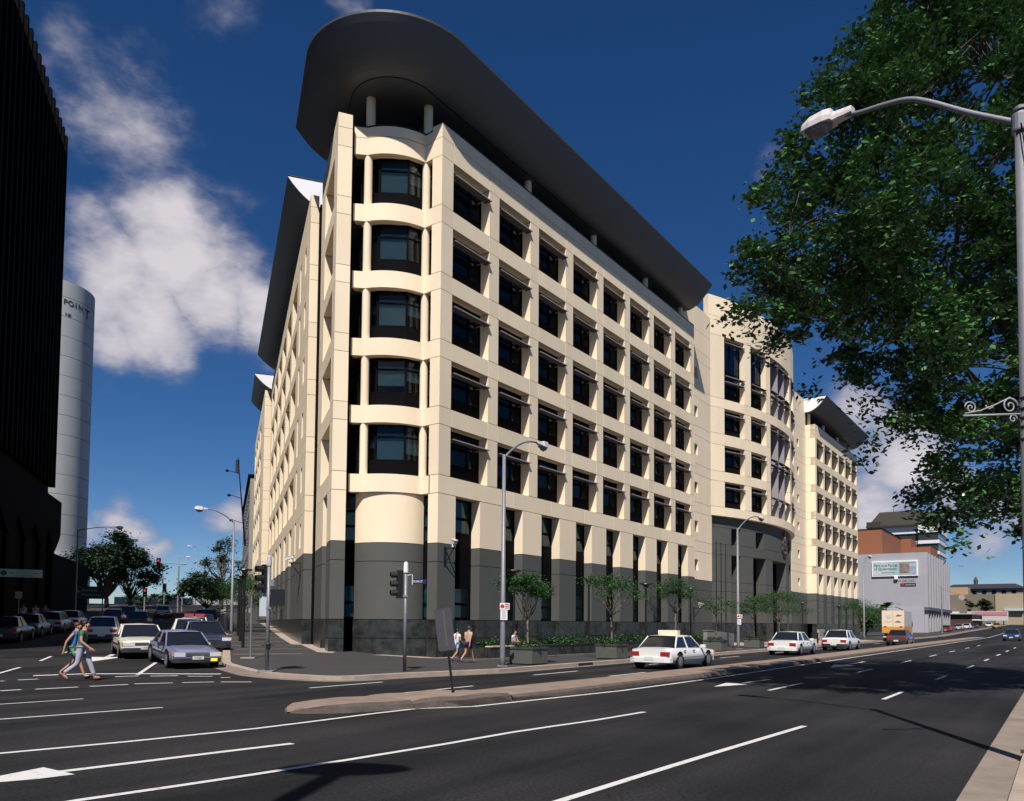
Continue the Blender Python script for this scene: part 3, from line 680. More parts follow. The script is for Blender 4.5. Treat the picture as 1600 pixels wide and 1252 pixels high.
# --- recessed walls either side of the entrance drum ----------------------------
def recess(sa, sb, wa, wb, joined):
    zs = [(1.86, 4.53, M_GREY), (4.53, 5.39, M_GREY), (5.39, 7.71, M_CREAM)]
    for a, b in BEAMS: zs.append((a, b, M_CREAM))
    for a, b in ROWS: zs.append((a, b, M_CREAM))
    zs += [(24.58, 26.2, M_CREAM), (26.2, 28.2, M_CREAM)]
    f = (lambda s0, s1, d0, d1, z0, z1, m: FAR(MR, s0, s1, d0, d1, z0, z1, m)) if joined else (lambda s0, s1, d0, d1, z0, z1, m: panel(MR, s0, s1, d0, d1, z0, z1, m))
    for z0, z1, m in zs:
        hole = ((z0, z1) in ROWS or z0 == 5.39)
        if hole:
            h0 = z0 + .75; h1 = h0 + .88
            f(sa, wa, 1.07, 1.5, z0, z1, m); f(wb, sb, 1.07, 1.5, z0, z1, m); f(wa, wb, 1.07, 1.5, z0, h0, m); f(wa, wb, 1.07, 1.5, h1, z1, m)
            lv = MB()
            for k in range(6): lv.box(.02, wb - wa - .02, .0, .06, k * .145 + .01, k * .145 + .07)
            lv.box(.0, wb - wa, .06, .09, 0, .88)
            add('louvre_window', lv.mesh('louvre_window', mat('grey louvre', (.20, .19, .19), .6)), MR @ T(wa, 1.25, h0), OB)
        else: f(sa, sb, 1.07, 1.5, z0, z1, m)
    f(sa, sb, 1.05, 1.5, -.1, 1.86, M_GRANITE)
recess(30.6, 36.9, 33.12, 33.85, False); recess(60.6, 66.9, 63.2, 64.0, True)
add('return_wall', boxmesh(.3, 1.4, TOP, M_CREAM), MR @ T(30.2, .55, 0), OB)

# --- entrance drum ----------------------------------------------------------------
DC_S, DR_R, DC_D = 48.73, 29.5, 28.0                 # centre along the front, radius, centre depth behind the front
def dpt(s, rad): a = math.asin((s - DC_S) / DR_R); return (DC_S + rad * sin(a), DC_D - rad * cos(a))
def arcpanel(s0, s1, z0, z1, m, r1=DR_R, thick=.6, name='curved_panel'):
    n = max(1, int((s1 - s0) / .8 + .5)); ss = [s0 + .012 + (s1 - s0 - .024) * k / n for k in range(n + 1)]
    O_ = [dpt(s, r1) for s in ss]; I_ = [dpt(s, r1 - thick) for s in ss]
    mb = MB().prism(O_ + I_[::-1], z0 + G, z1 - G); return add(name, mb.mesh(name, m), MR, OB)
dcols = [(36.5, 38.29), (40.96, 41.96), (44.69, 45.63), (51.83, 52.77), (55.5, 56.5), (59.17, 60.9)]
dop = [(38.29, 40.96), (41.96, 44.69), (52.77, 55.5), (56.5, 59.17)]
drow = [(11.85, 14.09), (14.95, 17.26), (18.24, 20.5), (21.35, 26.87)]
dbeam = [(11.07, 11.85), (14.09, 14.95), (17.26, 18.24), (20.5, 21.35)]
cutsD = [36.5, 38.29, 40.96, 41.96, 44.69, 45.63]
mir = lambda s: 2 * DC_S - s
for z0, z1 in dbeam:
    for a, b in zip(cutsD, cutsD[1:]): arcpanel(a, b, z0, z1, M_CREAM); arcpanel(mir(b), mir(a), z0, z1, M_CREAM)
for z0, z1 in (dbeam[0], dbeam[3]): arcpanel(45.63, DC_S, z0, z1, M_CREAM); arcpanel(DC_S, mir(45.63), z0, z1, M_CREAM)
for z0, z1 in drow:
    for a, b in dcols: arcpanel(a, b, z0, z1, M_CREAM)
for z0, z1 in ((26.87, 28.5), (28.5, 30.3)):
    for k in range(8): arcpanel(36.5 + 24.46 * k / 8, 36.5 + 24.46 * (k + 1) / 8, z0, z1, M_CREAM)
def drumwin(a, b, z0, z1, mull, sp, tr, shades, r=DR_R - .5, glass=None):
    p = dpt(a, r); q = dpt(b, r); ang = atan2(q[1] - p[1], q[0] - p[0]); w = hypot(q[0] - p[0], q[1] - p[1])
    window(MR @ T(p[0], p[1], z0) @ RZ(ang), w, z1 - z0, mull, sp, tr, glass or M_GLASS, blind=.3)
    p = dpt(a, DR_R); q = dpt(b, DR_R); ang = atan2(q[1] - p[1], q[0] - p[0]); w = hypot(q[0] - p[0], q[1] - p[1])
    for zs in shades: sunshade(MR @ T(p[0], p[1], zs) @ RZ(ang) @ T(0, .03, 0), w - .06)
for a, b in dop:
    for i, (z0, z1) in enumerate(drow):
        if i < 3: drumwin(a, b, z0, z1, ((b - a) * .66,), .7, None, (z1 - .5,))
        else: drumwin(a, b, z0, z1, ((b - a) * .5,), .7, 2.6, (z1 - .5, 23.4, 22.9))
for z0, z1 in ((11.85, 20.5), (21.35, 26.87)):
    for a, b in ((45.63, 47.62), (47.84, 49.62), (49.84, 51.83)):
        drumwin(a, b, z0, z1, ((b - a) * .5,), .7, None, [z for z in (13.6, 16.7, 17.2, 19.9, 23.2, 23.7, 26.3) if z0 < z < z1], DR_R - .75)
    for s in (47.73, 49.73):
        p = dpt(s, DR_R); add('fin', MB().box(-.08, .08, .08, .72, 0, z1 - z0).mesh('fin', mat('lilac fin', (.30, .26, .275), .7)), MR @ T(p[0], p[1], z0) , OB)
# grey entrance storeys
GRd = DR_R - .4
gz_ = [(1.86, 4.58), (4.58, 5.41), (5.41, 7.78), (7.78, 8.69), (8.69, 10.15), (10.15, 11.07)]
for z0, z1 in gz_:
    if z0 < 7: cols = [(36.9, 39.53), (40.8, 42.82), (45.25, 46.9), (51.6, 53.2), (55.6, 57.6), (58.9, 60.7)]
    elif z0 == 8.69: cols = [(36.9, 39.53), (40.8, 43.3), (44.87, 52.6), (54.2, 56.6), (57.9, 60.7)]
    else: cols = [(36.9, 39.53), (39.53, 43), (43, 46.9), (46.9, 51.6), (51.6, 55), (55, 60.7)]
    for a, b in cols: arcpanel(a, b, z0, z1, M_GREY, GRd, 1.1)
for a, b in ((36.9, 39.53), (39.53, 42.82), (45.25, 46.9), (51.6, 53.2), (55.6, 60.7)): arcpanel(a, b, -.1, 1.86, M_GRANITE, GRd + .02, 1.1, 'granite_slab')
for a, b, z0, z1 in ((39.53, 40.8, 8.7, 10.14), (43.3, 44.87, 8.7, 10.14), (39.53, 40.8, 1.87, 7.77), (42.82, 45.25, .14, 7.77), (46.9, 51.6, .14, 7.77), (53.2, 55.6, .14, 7.77)):
    p = dpt(a, GRd - .95); q = dpt(b, GRd - .95); ang = atan2(q[1] - p[1], q[0] - p[0]); w = hypot(q[0] - p[0], q[1] - p[1])
    window(MR @ T(p[0], p[1], z0) @ RZ(ang), w, z1 - z0, (w / 2,) if w > 1.5 else (), 0, 2.4 if z1 - z0 > 4 else None, M_GLASS2)
# coat of arms above the entrance
def crest():
    p = dpt(50.4, GRd + .0); M0 = MR @ T(p[0], p[1] - .06, 9.55) @ RZ(math.asin((50.4 - DC_S) / DR_R))
    sh = [(-.28, .35), (.28, .35), (.3, 0), (.2, -.32), (0, -.52), (-.2, -.32), (-.3, 0)]
    def ext(poly, y0, y1):
        mb = MB(); n = len(poly); mb.v += [(x, y0, z) for x, z in poly] + [(x, y1, z) for x, z in poly]
        for i in range(n): j = (i + 1) % n; mb.face((i, j, n + j, n + i))
        mb.face(range(n)); mb.face([n + i for i in reversed(range(n))]); return mb
    mb_ = mat('bronze crest', (.055, .04, .04), .5, metal=.3, var=.4, vscale=9)
    c = add('coat_of_arms', ext(sh, -.10, .06).mesh('coat_of_arms', mb_), M0, OB)
    gold = mat('crest gold paint', (.25, .12, .08), .5, var=.5, vscale=14)
    add('shield_band', ext([(-.28, .06), (.28, .06), (.28, -.04), (-.28, -.04)], -.13, -.08).mesh('shield_band', gold), M0, c)
    add('crown', ext([(-.2, .4), (-.28, .75), (-.12, .6), (0, .85), (.12, .6), (.28, .75), (.2, .4)], -.12, .04).mesh('crown', gold), M0, c)
    for sx in (-1, 1):
        add('supporter', ext([(sx * .34, -.5), (sx * .36, .1), (sx * .44, .5), (sx * .56, .55), (sx * .58, .3), (sx * .66, .1), (sx * .62, -.2), (sx * .7, -.55)][::sx], -.12, .04).mesh('supporter', mb_), M0, c)
    add('scroll', ext([(-.75, -.6), (-.6, -.8), (0, -.92), (.6, -.8), (.75, -.6), (.6, -.62), (0, -.74), (-.6, -.62)], -.12, .04).mesh('scroll', gold), M0, c)
    add('crest_plume', ext([(-.1, .9), (-.16, 1.15), (0, 1.4), (.16, 1.15), (.1, .9)], -.1, .02).mesh('crest_plume', mb_), M0, c)
crest()

# --- far wing on the main street --------------------------------------------------------
w4p = [(66.95, 67.68)] + [(67.68 + 2.9 + BAY * i, 67.68 + BAY * (i + 1)) for i in range(5)] + [(67.68 + 2.9 + BAY * 5, 89.6)]
w4o = [(67.68 + BAY * i, 67.68 + 2.9 + BAY * i) for i in range(6)]
for z0, z1 in BEAMS + [(24.58, TOP)]:
    FAR(MR, 66.95, 89.6, .003, DEPTH, z0, z1, M_CREAM)
    FAR(MR, 66.95, 67.5, 0, 1.1, z0, z1, M_CREAM)
for z0, z1 in ROWS:
    for a, b in w4p: FAR(MR, a, b, 0, DEPTH, z0, z1, M_CREAM)
    FAR(MR, 66.95, 67.5, DEPTH, 1.1, z0, z1, M_CREAM)
    for a, b in w4o:
        window(MR @ T(a, DEPTH, z0), b - a, z1 - z0, (1.9,), .72, None, M_GLASS2); sunshade(MR @ T(a, .02, z1 - .60), b - a - .04)
for z0, z1, m in zr:
    FAR(MR, 66.95, 68.1, 0, 1.1, z0, z1, m)
    for i in range(6): FAR(MR, 68.1 + 1.95 + BAY * i, min(68.1 + BAY * (i + 1), 89.6), 0, DEPTH, z0, z1, m)
FAR(MR, 66.93, 89.6, -.02, DEPTH, -.1, 1.86, M_GRANITE)
for i in range(6): window(MR @ T(68.1 + BAY * i, DEPTH, 1.87), 1.95, 5.83, (), 0, None, M_GLASS2)
add('end_wall', boxmesh(.4, 8, TOP, M_CREAM), MR @ T(89.25, .5, 0), OB)
FAR.done()

# --- inside: dark core and floor slabs seen through the glass -----------------------------
core = [LW(7.0, -2.6), RW(6.0, -2.4), RW(30, -2.4), RW(31, -3.2), RW(66, -3.2), RW(67, -2.4), RW(88, -2.4), RW(88, -20), LW(74, -2.4), LW(8, -2.4)]
add('core', MB().prism([(p.x, p.y) for p in core], 0, 26.65).mesh('core', M_INT), I4, OB)
fl = [(-8.0, 37.0), (-5.8, 36.8), (-4.2, 37.3)] + [tuple(RW(s, o).xy) for s, o in ((2, -.72), (30, -.72), (30.4, -1.6), (36, -1.6), (38.5, -1.6), (44, -.2), (49, .3), (54, -.3), (59, -1.6), (66.5, -1.6), (68, -.72), (88, -.72), (88, -12))] + [tuple(LW(s, o).xy) for s, o in ((74, -.2), (48, -.2), (45, -.3), (9, -.3), (7, -1.4), (2, -.7))]
for z in (7.9, 11.1, 14.3, 17.5, 20.7, 23.9):
    add('floor_slab', MB().prism(fl, z, z + .4).mesh('floor_slab', mat('slab', (.10, .10, .10), .9)), I4, OB)
# roof terrace, columns and recessed storey under the canopy
for s in (8.47, 15.99, 23.57, 29.9): p = RW(s, -.9); column(p.x, p.y, 25.0, 26.75, .2)
for cx_, cy_ in (CUSP_L, CUSP_R): column(cx_ + BACK.x * .42, cy_ + BACK.y * .42, 24.9, 26.75, .22)
for s in (67.7, 74.4, 81.8, 88.6): p = RW(s, -.9); column(p.x, p.y, 25.0, 26.75, .2)
for a, b in ((.9, 30.5), (67, 89.5)): add('parapet_rail', MB().box(a, b, .01, .08, TOP + .0, TOP + .09).mesh('parapet_rail', M_BLKMETAL), MR, OB)

# --- curved canopies ----------------------------------------------------------------------
ZT, ZB = 28.3, 26.7
def canopy(outer, inner, back, m=M_SOFFIT, endcaps=(True, True)):
    n = 10; rows = []
    for k in range(n + 1):
        u = k / n; f_ = .22 * u + .78 * u * u
        rows.append([(i[0] + (o[0] - i[0]) * u, i[1] + (o[1] - i[1]) * u, ZB + (ZT - ZB) * f_) for o, i in zip(outer, inner)])
    mb = MB()
    for A, B in zip(rows, rows[1:]): mb.strip(A, B)
    c = add('canopy', mb.mesh('canopy', m, True), I4, OB)
    E1 = rows[-1]
    add('fascia', MB().strip(E1, [(p[0], p[1], ZT + .075) for p in E1]).mesh('fascia', M_FASCIA), I4, c)
    top = MB().prism([(p[0], p[1]) for p in outer] + [tuple(b) for b in back], ZT + .078, ZT + .11).mesh('roof_sheet', M_FASCIA)
    add('roof_sheet', top, I4, c)
    sof = MB().poly([(p[0], p[1], ZB) for p in inner] + [(b[0], b[1], ZB) for b in back]); add('flat_soffit', sof.mesh('flat_soffit', m), I4, c)
    gr = MB().tube([(p[0], p[1], ZB - .01) for p in inner], .018, 5, False); add('soffit_joint', gr.mesh('soffit_joint', M_BLACK), I4, c)
    for e, idx in zip(endcaps, (0, -1)):
        if not e: continue
        prof = [r[idx] for r in rows]; b = back[-1] if idx == 0 else back[0]
        end = MB().poly(prof + [(b[0], b[1], ZT + .05), (b[0], b[1], ZB)])
        add('end_wall', end.mesh('end_wall', M_WHITE_ROOF), I4, c)
    return c
def fillet(oR, oL, r, n=26):
    p1 = (PC + NR * oR).xy; p2 = (PA + NL * oL).xy; d1 = DR.xy; d2 = DL.xy
    det = d1.x * -d2.y + d2.x * d1.y; w = p2 - p1; t = (w.x * -d2.y + d2.x * w.y) / det; X = p1 + d1 * t
    bis = (d1 + d2).normalized(); half = math.acos(bis.dot(d1)); c = X + bis * (r / sin(half))
    a0 = atan2(NR.y, NR.x); a1 = atan2(NL.y, NL.x)
    if a1 > a0: a1 -= 2 * pi
    return [(c.x + r * cos(a0 + (a1 - a0) * k / n), c.y + r * sin(a0 + (a1 - a0) * k / n)) for k in range(n + 1)]
fo = fillet(1.42, 1.40, 4.2); fi = fillet(-.47, -.70, 2.1)
ss = [30.7, 27, 23, 19, 15, 11, 8, 5, 3, 1.5]
outer = [tuple(RW(s, 1.42).xy) for s in ss] + fo + [tuple(LW(s, 1.40).xy) for s in (2.5, 4, 5.5, 6.9)]
inn = [tuple(RW(s, -.47).xy) for s in ss] + fi + [tuple(LW(s, -.70).xy) for s in (2.5, 4, 5.5, 6.9)]
canopy(outer, inn, [tuple(LW(6.9, -6).xy), tuple(RW(16, -9).xy), tuple(RW(30.7, -9).xy)])
so = [11.9, 14, 18, 23, 28, 34, 40, 46]
canopy([tuple(LW(s, 1.45 + .012 * (s - 12)).xy) for s in so][::-1], [tuple(LW(s, -.7).xy) for s in so][::-1], [tuple(LW(11.9, -6).xy), tuple(LW(46, -6).xy)])
canopy([tuple(LW(s, 1.9).xy) for s in (64, 60, 56, 52.5)], [tuple(LW(s, -.4).xy) for s in (64, 60, 56, 52.5)], [tuple(LW(52.5, -6).xy), tuple(LW(64, -6).xy)])
canopy([tuple(RW(s, 1.4).xy) for s in (90.4, 84, 78, 72, 66.6)], [tuple(RW(s, -.6).xy) for s in (90.4, 84, 78, 72, 66.6)], [tuple(RW(66.6, -8).xy), tuple(RW(90.4, -8).xy)])
# ------------------------------------------------------------------ street furniture
TH_R = atan2(DR.y, DR.x); TH_L = atan2(DL.y, DL.x)
def gpt(x, y, h=KH):
    """point of the footpath or road surface, h above the carriageway level there"""
    return Vector((x, y, elev(x, y) + h))
M_LAMPGL = mat('lamp glass', (.55, .55, .57), .25)
def tall_lamp(label, base, h, arm, rise, headlen=.75, r0=.09, group='tall street lamps', curve=1.0):
    """galvanised post, curved arm (vector in plan) and a cobra head"""
    t = thing('street_lamp', label, 'street lamp', Matrix.Translation(base), group)
    B = Vector(base); tp = B + Vector((0, 0, h)); a = Vector((arm[0], arm[1], 0)); L_ = a.length; d = a.normalized()
    post = MB().tube([B + Vector((0, 0, -.03)), B + Vector((0, 0, .3)), tp], [r0 * 1.25, r0 * 1.2, r0 * .75], 14).mesh('post', M_STEEL, True); add('post', post, I4, t)
    add('base_plate', MB().box(-r0 * 2.2, r0 * 2.2, -r0 * 2.2, r0 * 2.2, -.01, .03).mesh('base_plate', M_STEELD), Matrix.Translation(B), t)
    n = 10; pts = [tp + Vector((0, 0, -.12)) + d * L_ * (k / n) + Vector((0, 0, rise * (1 - (1 - k / n) ** 2) * curve)) for k in range(n + 1)]
    add('arm', MB().tube(pts, [r0 * .5] * 6 + [r0 * .42] * 5, 10).mesh('arm', M_STEEL, True), I4, t)
    e = pts[-1]; dz = (pts[-1] - pts[-2]).normalized()
    hm = MB(); hw = headlen * .24
    ring = lambda k, w, z0, z1: [(k, -w, z0), (k, -w * .8, z1), (k, w * .8, z1), (k, w, z0)]
    secs = [(-.05, hw * .35, -.03, .05), (headlen * .3, hw * .6, -.06, .08), (headlen * .38, hw, -.10, .12), (headlen * .8, hw, -.12, .13), (headlen, hw * .55, -.08, .06)]
    R_ = [ring(*s_) for s_ in secs]
    for A, C_ in zip(R_, R_[1:]): hm.strip(A + [A[0]], C_ + [C_[0]])
    hm.poly(R_[0]); hm.poly(R_[-1][::-1])
    Mh = Matrix.Translation(e) @ RZ(atan2(d.y, d.x)) @ Matrix.Rotation(-math.asin(max(-1, min(1, dz.z))) * .5, 4, 'Y')
    hd = add('lamp_head', hm.mesh('lamp_head', mat('lamp housing', (.58, .56, .58), .45, var=.12, vscale=8)), Mh, t)
    gl = MB().lathe([(.02, -hw * .9), (hw * .7, -hw * .55), (hw * .9, 0)], 12, (0, 0, 0), 1.5, .9)
    add('lens', gl.mesh('lens', mat('lamp lens', (.16, .15, .16), .25), True), Mh @ T(headlen * .6, 0, -.10), hd)
    return t
def to_arm(base, px_, py_, h): pass
b1 = gpt(*gpx(785, 1041, .13).xy); tall_lamp('galvanised street lamp at the far kerb in front of the corner windows', b1, 7.95, (DR * 2.6 - NR * .2).xy, 1.1, .75, .085)
b2 = gpt(*gpx(1153.5, 1014, .13).xy); tall_lamp('galvanised street lamp in front of the entrance drum', b2, 8.0, (DR * 7.0 * .55 + NR * .2).xy, 1.3, .8, .085)
b3 = gpt(*RW(67.5, 5).xy); tall_lamp('galvanised street lamp at the far end of the building near the billboard', b3, 8.4, (DR * 6 - NR * .5).xy, 1.6, .9, .09)
b4 = gpt(*LW(20, 3.9).xy); tl4 = tall_lamp('galvanised street lamp on the side street footpath beside the building', b4, 7.6, (NL * 1.7 - DL * .3).xy, .8, .75, .08)
b5 = gpt(*LW(52, 18).xy); tall_lamp('street lamp rising out of the dark tree on the side street', b5, 9.0, (-NL * 3.2).xy, .5, .8, .08)
b6 = gpt(*LW(125, 12.5).xy); tall_lamp('first thin lamp post standing at the crest of the side street', b6, 8.6, (-NL * 1.2).xy, .5, .8, .10)
b7 = gpt(*LW(128, 9.5).xy); tall_lamp('second taller lamp post standing at the crest of the side street', b7, 11.0, (NL * .9).xy, .3, .8, .10)
# the big lamp at the right edge of the picture
b8 = gpt(6.50, 10.12); b8h = 8.45
big = thing('street_lamp', 'large grey lamp post close by at the right edge with long arm over the road', 'street lamp', Matrix.Translation(b8), 'tall street lamps')
add('post', MB().tube([b8 + Vector((0, 0, -.03)), b8 + Vector((0, 0, 1.6)), b8 + Vector((0, 0, 1.7)), b8 + Vector((0, 0, b8h))], [.104, .100, .096, .066], 20).mesh('post', M_STEEL, True), I4, big)
add('base_plate', MB().box(-.12, .12, -.12, .12, -.01, .04).mesh('base_plate', M_STEELD), Matrix.Translation(b8), big)
def on_ray(x, y, Y):
    d = RIGHT * ((x - CX) / F_PX) - UP * ((y - CY) / F_PX) + FWD; return Vector((d.x * Y / d.y, Y, CAM_H + d.z * Y / d.y))
tp = b8 + Vector((0, 0, b8h - .18)); hd_end = Vector((4.85, 11.94, 9.70))
armp = [tp, tp.lerp(hd_end, .25) + Vector((0, 0, .12)), tp.lerp(hd_end, .46) + Vector((0, 0, .26)), tp.lerp(hd_end, .58) + Vector((0, 0, .29)), tp.lerp(hd_end, .72) + Vector((0, 0, .20)), tp.lerp(hd_end, .88) + Vector((0, 0, .06)), hd_end]
armp = [Vector(p) for p in catmull(armp, 5)]
add('arm', MB().tube(armp, [.041 - .010 * i / len(armp) for i in range(len(armp))], 12).mesh('arm', M_STEEL, True), I4, big)
add('clamp', MB().lathe([(.10, -.12), (.105, -.1), (.105, .1), (.10, .12)], 16).mesh('clamp', M_STEELD), Matrix.Translation(tp), big)
add('post_cap', MB().lathe([(.085, 0), (.085, .04), (.04, .07)], 16).mesh('post_cap', M_STEEL), Matrix.Translation(b8 + Vector((0, 0, b8h - .01))), big)
dvec = Vector((hd_end.x - tp.x, hd_end.y - tp.y, 0)).normalized()
Mh = Matrix.Translation(hd_end) @ RZ(atan2(dvec.y, dvec.x)) @ Matrix.Rotation(radians(-3), 4, 'Y') @ Matrix.Scale(.74, 4)
def head_big():
    hm = MB(); secs = [(-.28, .10, -.06, .07), (.0, .115, -.08, .085), (.12, .12, -.09, .09), (.14, .19, -.08, .16), (.30, .215, -.08, .18), (.62, .20, -.08, .155), (.80, .14, -.06, .09), (.86, .08, -.05, .04)]
    R_ = []
    for x, w, z0, z1 in secs: R_.append([(x, -w, z0), (x, -w, z0 + (z1 - z0) * .45), (x, -w * .78, z1), (x, w * .78, z1), (x, w, z0 + (z1 - z0) * .45), (x, w, z0)])
    for A, C_ in zip(R_, R_[1:]): hm.strip(A + [A[0]], C_ + [C_[0]])
    hm.poly(R_[0]); hm.poly(R_[-1][::-1]); return hm.mesh('lamp_head', mat('lamp housing worn', (.62, .56, .55), .5, var=.16, vscale=11))
hb = add('lamp_head', head_big(), Mh, big)
add('lens', MB().lathe([(.03, -.17), (.12, -.15), (.17, -.07), (.18, 0)], 18, (0, 0, 0), 1.75, 1.0).mesh('lens', mat('lamp lens', (.16, .15, .16), .25), True), Mh @ T(.47, 0, -.075), hb)
add('cable', MB().tube([tp + Vector((-.05, -.09, -.05)), tp + Vector((-.03, -.12, -.35)), tp + Vector((0, -.11, -.6))], .009, 6).mesh('cable', M_BLACK), I4, big)
# scrolled wrought bracket on the same post, for a hanging basket
brz = CAM_H + (969 - 630) / F_PX * 10.1 * .99
def spiral(c, r, a0, turns, n=26, shrink=.85):
    return [c + Vector((r * (1 - shrink * k / n) * cos(a0 + 2 * pi * turns * k / n), 0, r * (1 - shrink * k / n) * sin(a0 + 2 * pi * turns * k / n))) for k in range(n + 1)]
br = MB()
br.tube([Vector((-.06, 0, 0)), Vector((-.86, 0, -.06))], .013, 8)
br.tube(spiral(Vector((-.20, 0, .10)), .115, 0, 1.6), .009, 6); br.tube(spiral(Vector((-.76, 0, .05)), .085, pi, -1.6), .009, 6)
br.tube([Vector((-.09, 0, .14)), Vector((-.2, 0, .21)), Vector((-.42, 0, .10)), Vector((-.62, 0, .02)), Vector((-.84, 0, -.03))], .009, 6)
br.tube(spiral(Vector((-.16, 0, -.07)), .06, 0, 1.3), .008, 6); br.tube([Vector((-.55, 0, .09)), Vector((-.5, 0, .045)), Vector((-.44, 0, .075))], .008, 6)
add('scroll_bracket', br.mesh('scroll_bracket', mat('pale bracket paint', (.33, .33, .35), .6), True), Matrix.Translation((b8.x, b8.y, brz)) @ RZ(radians(8)) @ T(-.05, 0, 0), big)
for k in (-.12, .0, .12, -.28, .26): add('strap', MB().lathe([(.096, -.012), (.098, 0), (.096, .012)], 18).mesh('strap', M_BLKMETAL), Matrix.Translation((b8.x, b8.y, brz + k - .05)), big)

# black post-top lamps along the planting bed and up the side street
def post_lamp(label, p, h, group):
    t = thing('post_top_lamp', label, 'lamp post', Matrix.Translation(p), group)
    add('post', MB().tube([(0, 0, -.05), (0, 0, h - .35)], [.075, .055], 10).mesh('post', M_BLKMETAL), Matrix.Translation(p), t)
    f = MB()
    for k in range(4): a = pi / 4 + pi / 2 * k; f.tube([(0, 0, h - .42), (.30 * cos(a), .30 * sin(a), h - .05)], .016, 5)
    f.lathe([(.07, h - .45), (.075, h - .40), (.05, h - .34)], 10)
    add('bracket', f.mesh('bracket', M_BLKMETAL), Matrix.Translation(p), t)
    add('lamp_shade', MB().lathe([(.34, h - .05), (.36, h - .03), (.34, h + .02), (.1, h + .05)], 4 * 4).mesh('lamp_shade', M_BLKMETAL), Matrix.Translation(p), t)
    add('lamp_bowl', MB().lathe([(.03, h - .25), (.12, h - .16), (.17, h - .055)], 12).mesh('lamp_bowl', mat('lamp bowl', (.05, .05, .05), .2)), Matrix.Translation(p), t)
    return t
ords = ['nearest to the corner', 'second from the corner', 'third from the corner', 'fourth from the corner']
for i, s in enumerate((3.72, 10.98, 18.25, 25.53)): post_lamp('black post-top lamp in the planting bed, ' + ords[i], RW(s, 1.7, KH), 4.15, 'black lamps in the planting bed')
post_lamp('black post-top lamp right of the entrance drum', RW(54.5, 1.7, KH), 3.85, 'black lamps by the entrance')
for s, w in ((69.3, 'first'), (73.0, 'second'), (77.2, 'third')): post_lamp('black post-top lamp before the far wing, %s of three close together' % w, RW(s, 1.9, KH), 3.85, 'black lamps before the far wing')
for s, w in ((4.2, 'nearest'), (11.5, 'second'), (18.8, 'third')):
    q = LW(s, 3.5); post_lamp('%s black post-top lamp along the side street footpath' % w, Vector((q.x, q.y, elev(q.x, q.y) + KH)), 3.75, 'black lamps on the side street')

# flagpoles
for s, w in ((31.9, 'left'), (32.95, 'middle'), (34.0, 'right')):
    t = thing('flagpole', 'dark flagpole left of the entrance drum, %s of three' % w, 'flagpole', Matrix.Translation(RW(s, 1.2, KH)), 'flagpoles')
    add('pole', MB().tube([(0, 0, -.02), (0, 0, 8.0)], [.05, .03], 8).mesh('pole', mat('dark bronze pole', (.03, .02, .017), .4, metal=.4)), Matrix.Translation(RW(s, 1.2, KH)), t)
    add('finial', MB().lathe([(.02, 0), (.05, .03), (.055, .06), (.03, .1), (.005, .13)], 10).mesh('finial', mat('dark bronze pole', (.03, .02, .017), .4)), Matrix.Translation(RW(s, 1.2, KH + 8.0)), t)

# ---------------------------------------------------------------- traffic signals
M_LENS = mat('dark signal lens', (.03, .012, .012), .15)
def signal_head(t, M, front_open=True, red=False, back=False, n=3):
    """housing with three visored lenses; local -y is the face"""
    h = add('signal_head', MB().box(-.13, .13, -.02, .16, -.46, .46).mesh('signal_head', M_BLKMETAL), M, t)
    if back: add('back_board', MB().box(-.26, .26, .03, .045, -.62, .62).mesh('back_board', M_BLKMETAL), M, h)
    for i, z in enumerate((.30, 0, -.30)):
        le = emis('lit red signal', (1, .03, .02), 1.6) if (red and i == 0) else M_LENS
        add('signal_lens', MB().lathe([(.10, 0), (.08, .02), (.02, .035)], 14).mesh('signal_lens', le), M @ T(0, -.02, z) @ Matrix.Rotation(pi / 2, 4, 'X'), h)
        v = MB(); n_ = 12
        A = [(.125 * cos(a), 0, .125 * sin(a)) for a in [radians(-35 + 250 * k / n_) for k in range(n_ + 1)]]
        v.strip([(x, -.02, z_) for x, _, z_ in A], [(x, -.24, z_ - .01) for x, _, z_ in A]); v.strip([(x * .95, -.24, z_ * .95 - .01) for x, _, z_ in A], [(x * .95, -.02, z_ * .95) for x, _, z_ in A])
        add('visor', v.mesh('visor', M_BLKMETAL), M @ T(0, 0, z), h)
    return h
def face_rot(d): return RZ(atan2(d[1], d[0]) + pi / 2)      # turns local -y to direction d
q = gpx(632, 1049, .13); p2 = Vector((q.x, q.y, KH)); 
ts = thing('traffic_signal', 'grey traffic signal post with black signal head in front of the curved corner', 'traffic signal', Matrix.Translation(p2), 'traffic signals at the corner')
add('post', MB().tube([p2 + Vector((0, 0, -.03)), p2 + Vector((0, 0, 3.35))], .057, 12).mesh('post', M_STEEL, True), I4, ts)
add('post_cap', MB().lathe([(.085, 0), (.085, .08), (.075, .26), (.06, .34), (.03, .36)], 14).mesh('post_cap', M_SIGNW), Matrix.Translation(p2 + Vector((0, 0, 3.25))), ts)
signal_head(ts, Matrix.Translation(p2 + Vector((-.27, .02, 2.86))) @ face_rot((-.9, -.35)))
add('bracket', MB().box(-.3, .02, -.02, .02, 3.17, 3.20).box(-.22, .02, -.018, .018, 2.46, 2.49).box(-.08, .1, -.08, .08, 2.44, 2.50).mesh('bracket', M_STEEL), Matrix.Translation(p2), ts)
sb = add('street_name_sign', boxmesh(.46, .012, .15, mat('sign blue', (.012, .014, .09), .4)), Matrix.Translation(p2 + Vector((.24, .02, 2.88))) @ RZ(radians(-14)), ts)
add('sign_lettering', text_mesh('ROMA ST', .105, M_SIGNW, .002), Matrix.Translation(p2 + Vector((.255, .002, 2.922))) @ RZ(radians(-14)) @ Matrix.Rotation(pi / 2, 4, 'X') @ Matrix.Scale(.72, 4, (1, 0, 0)), sb)
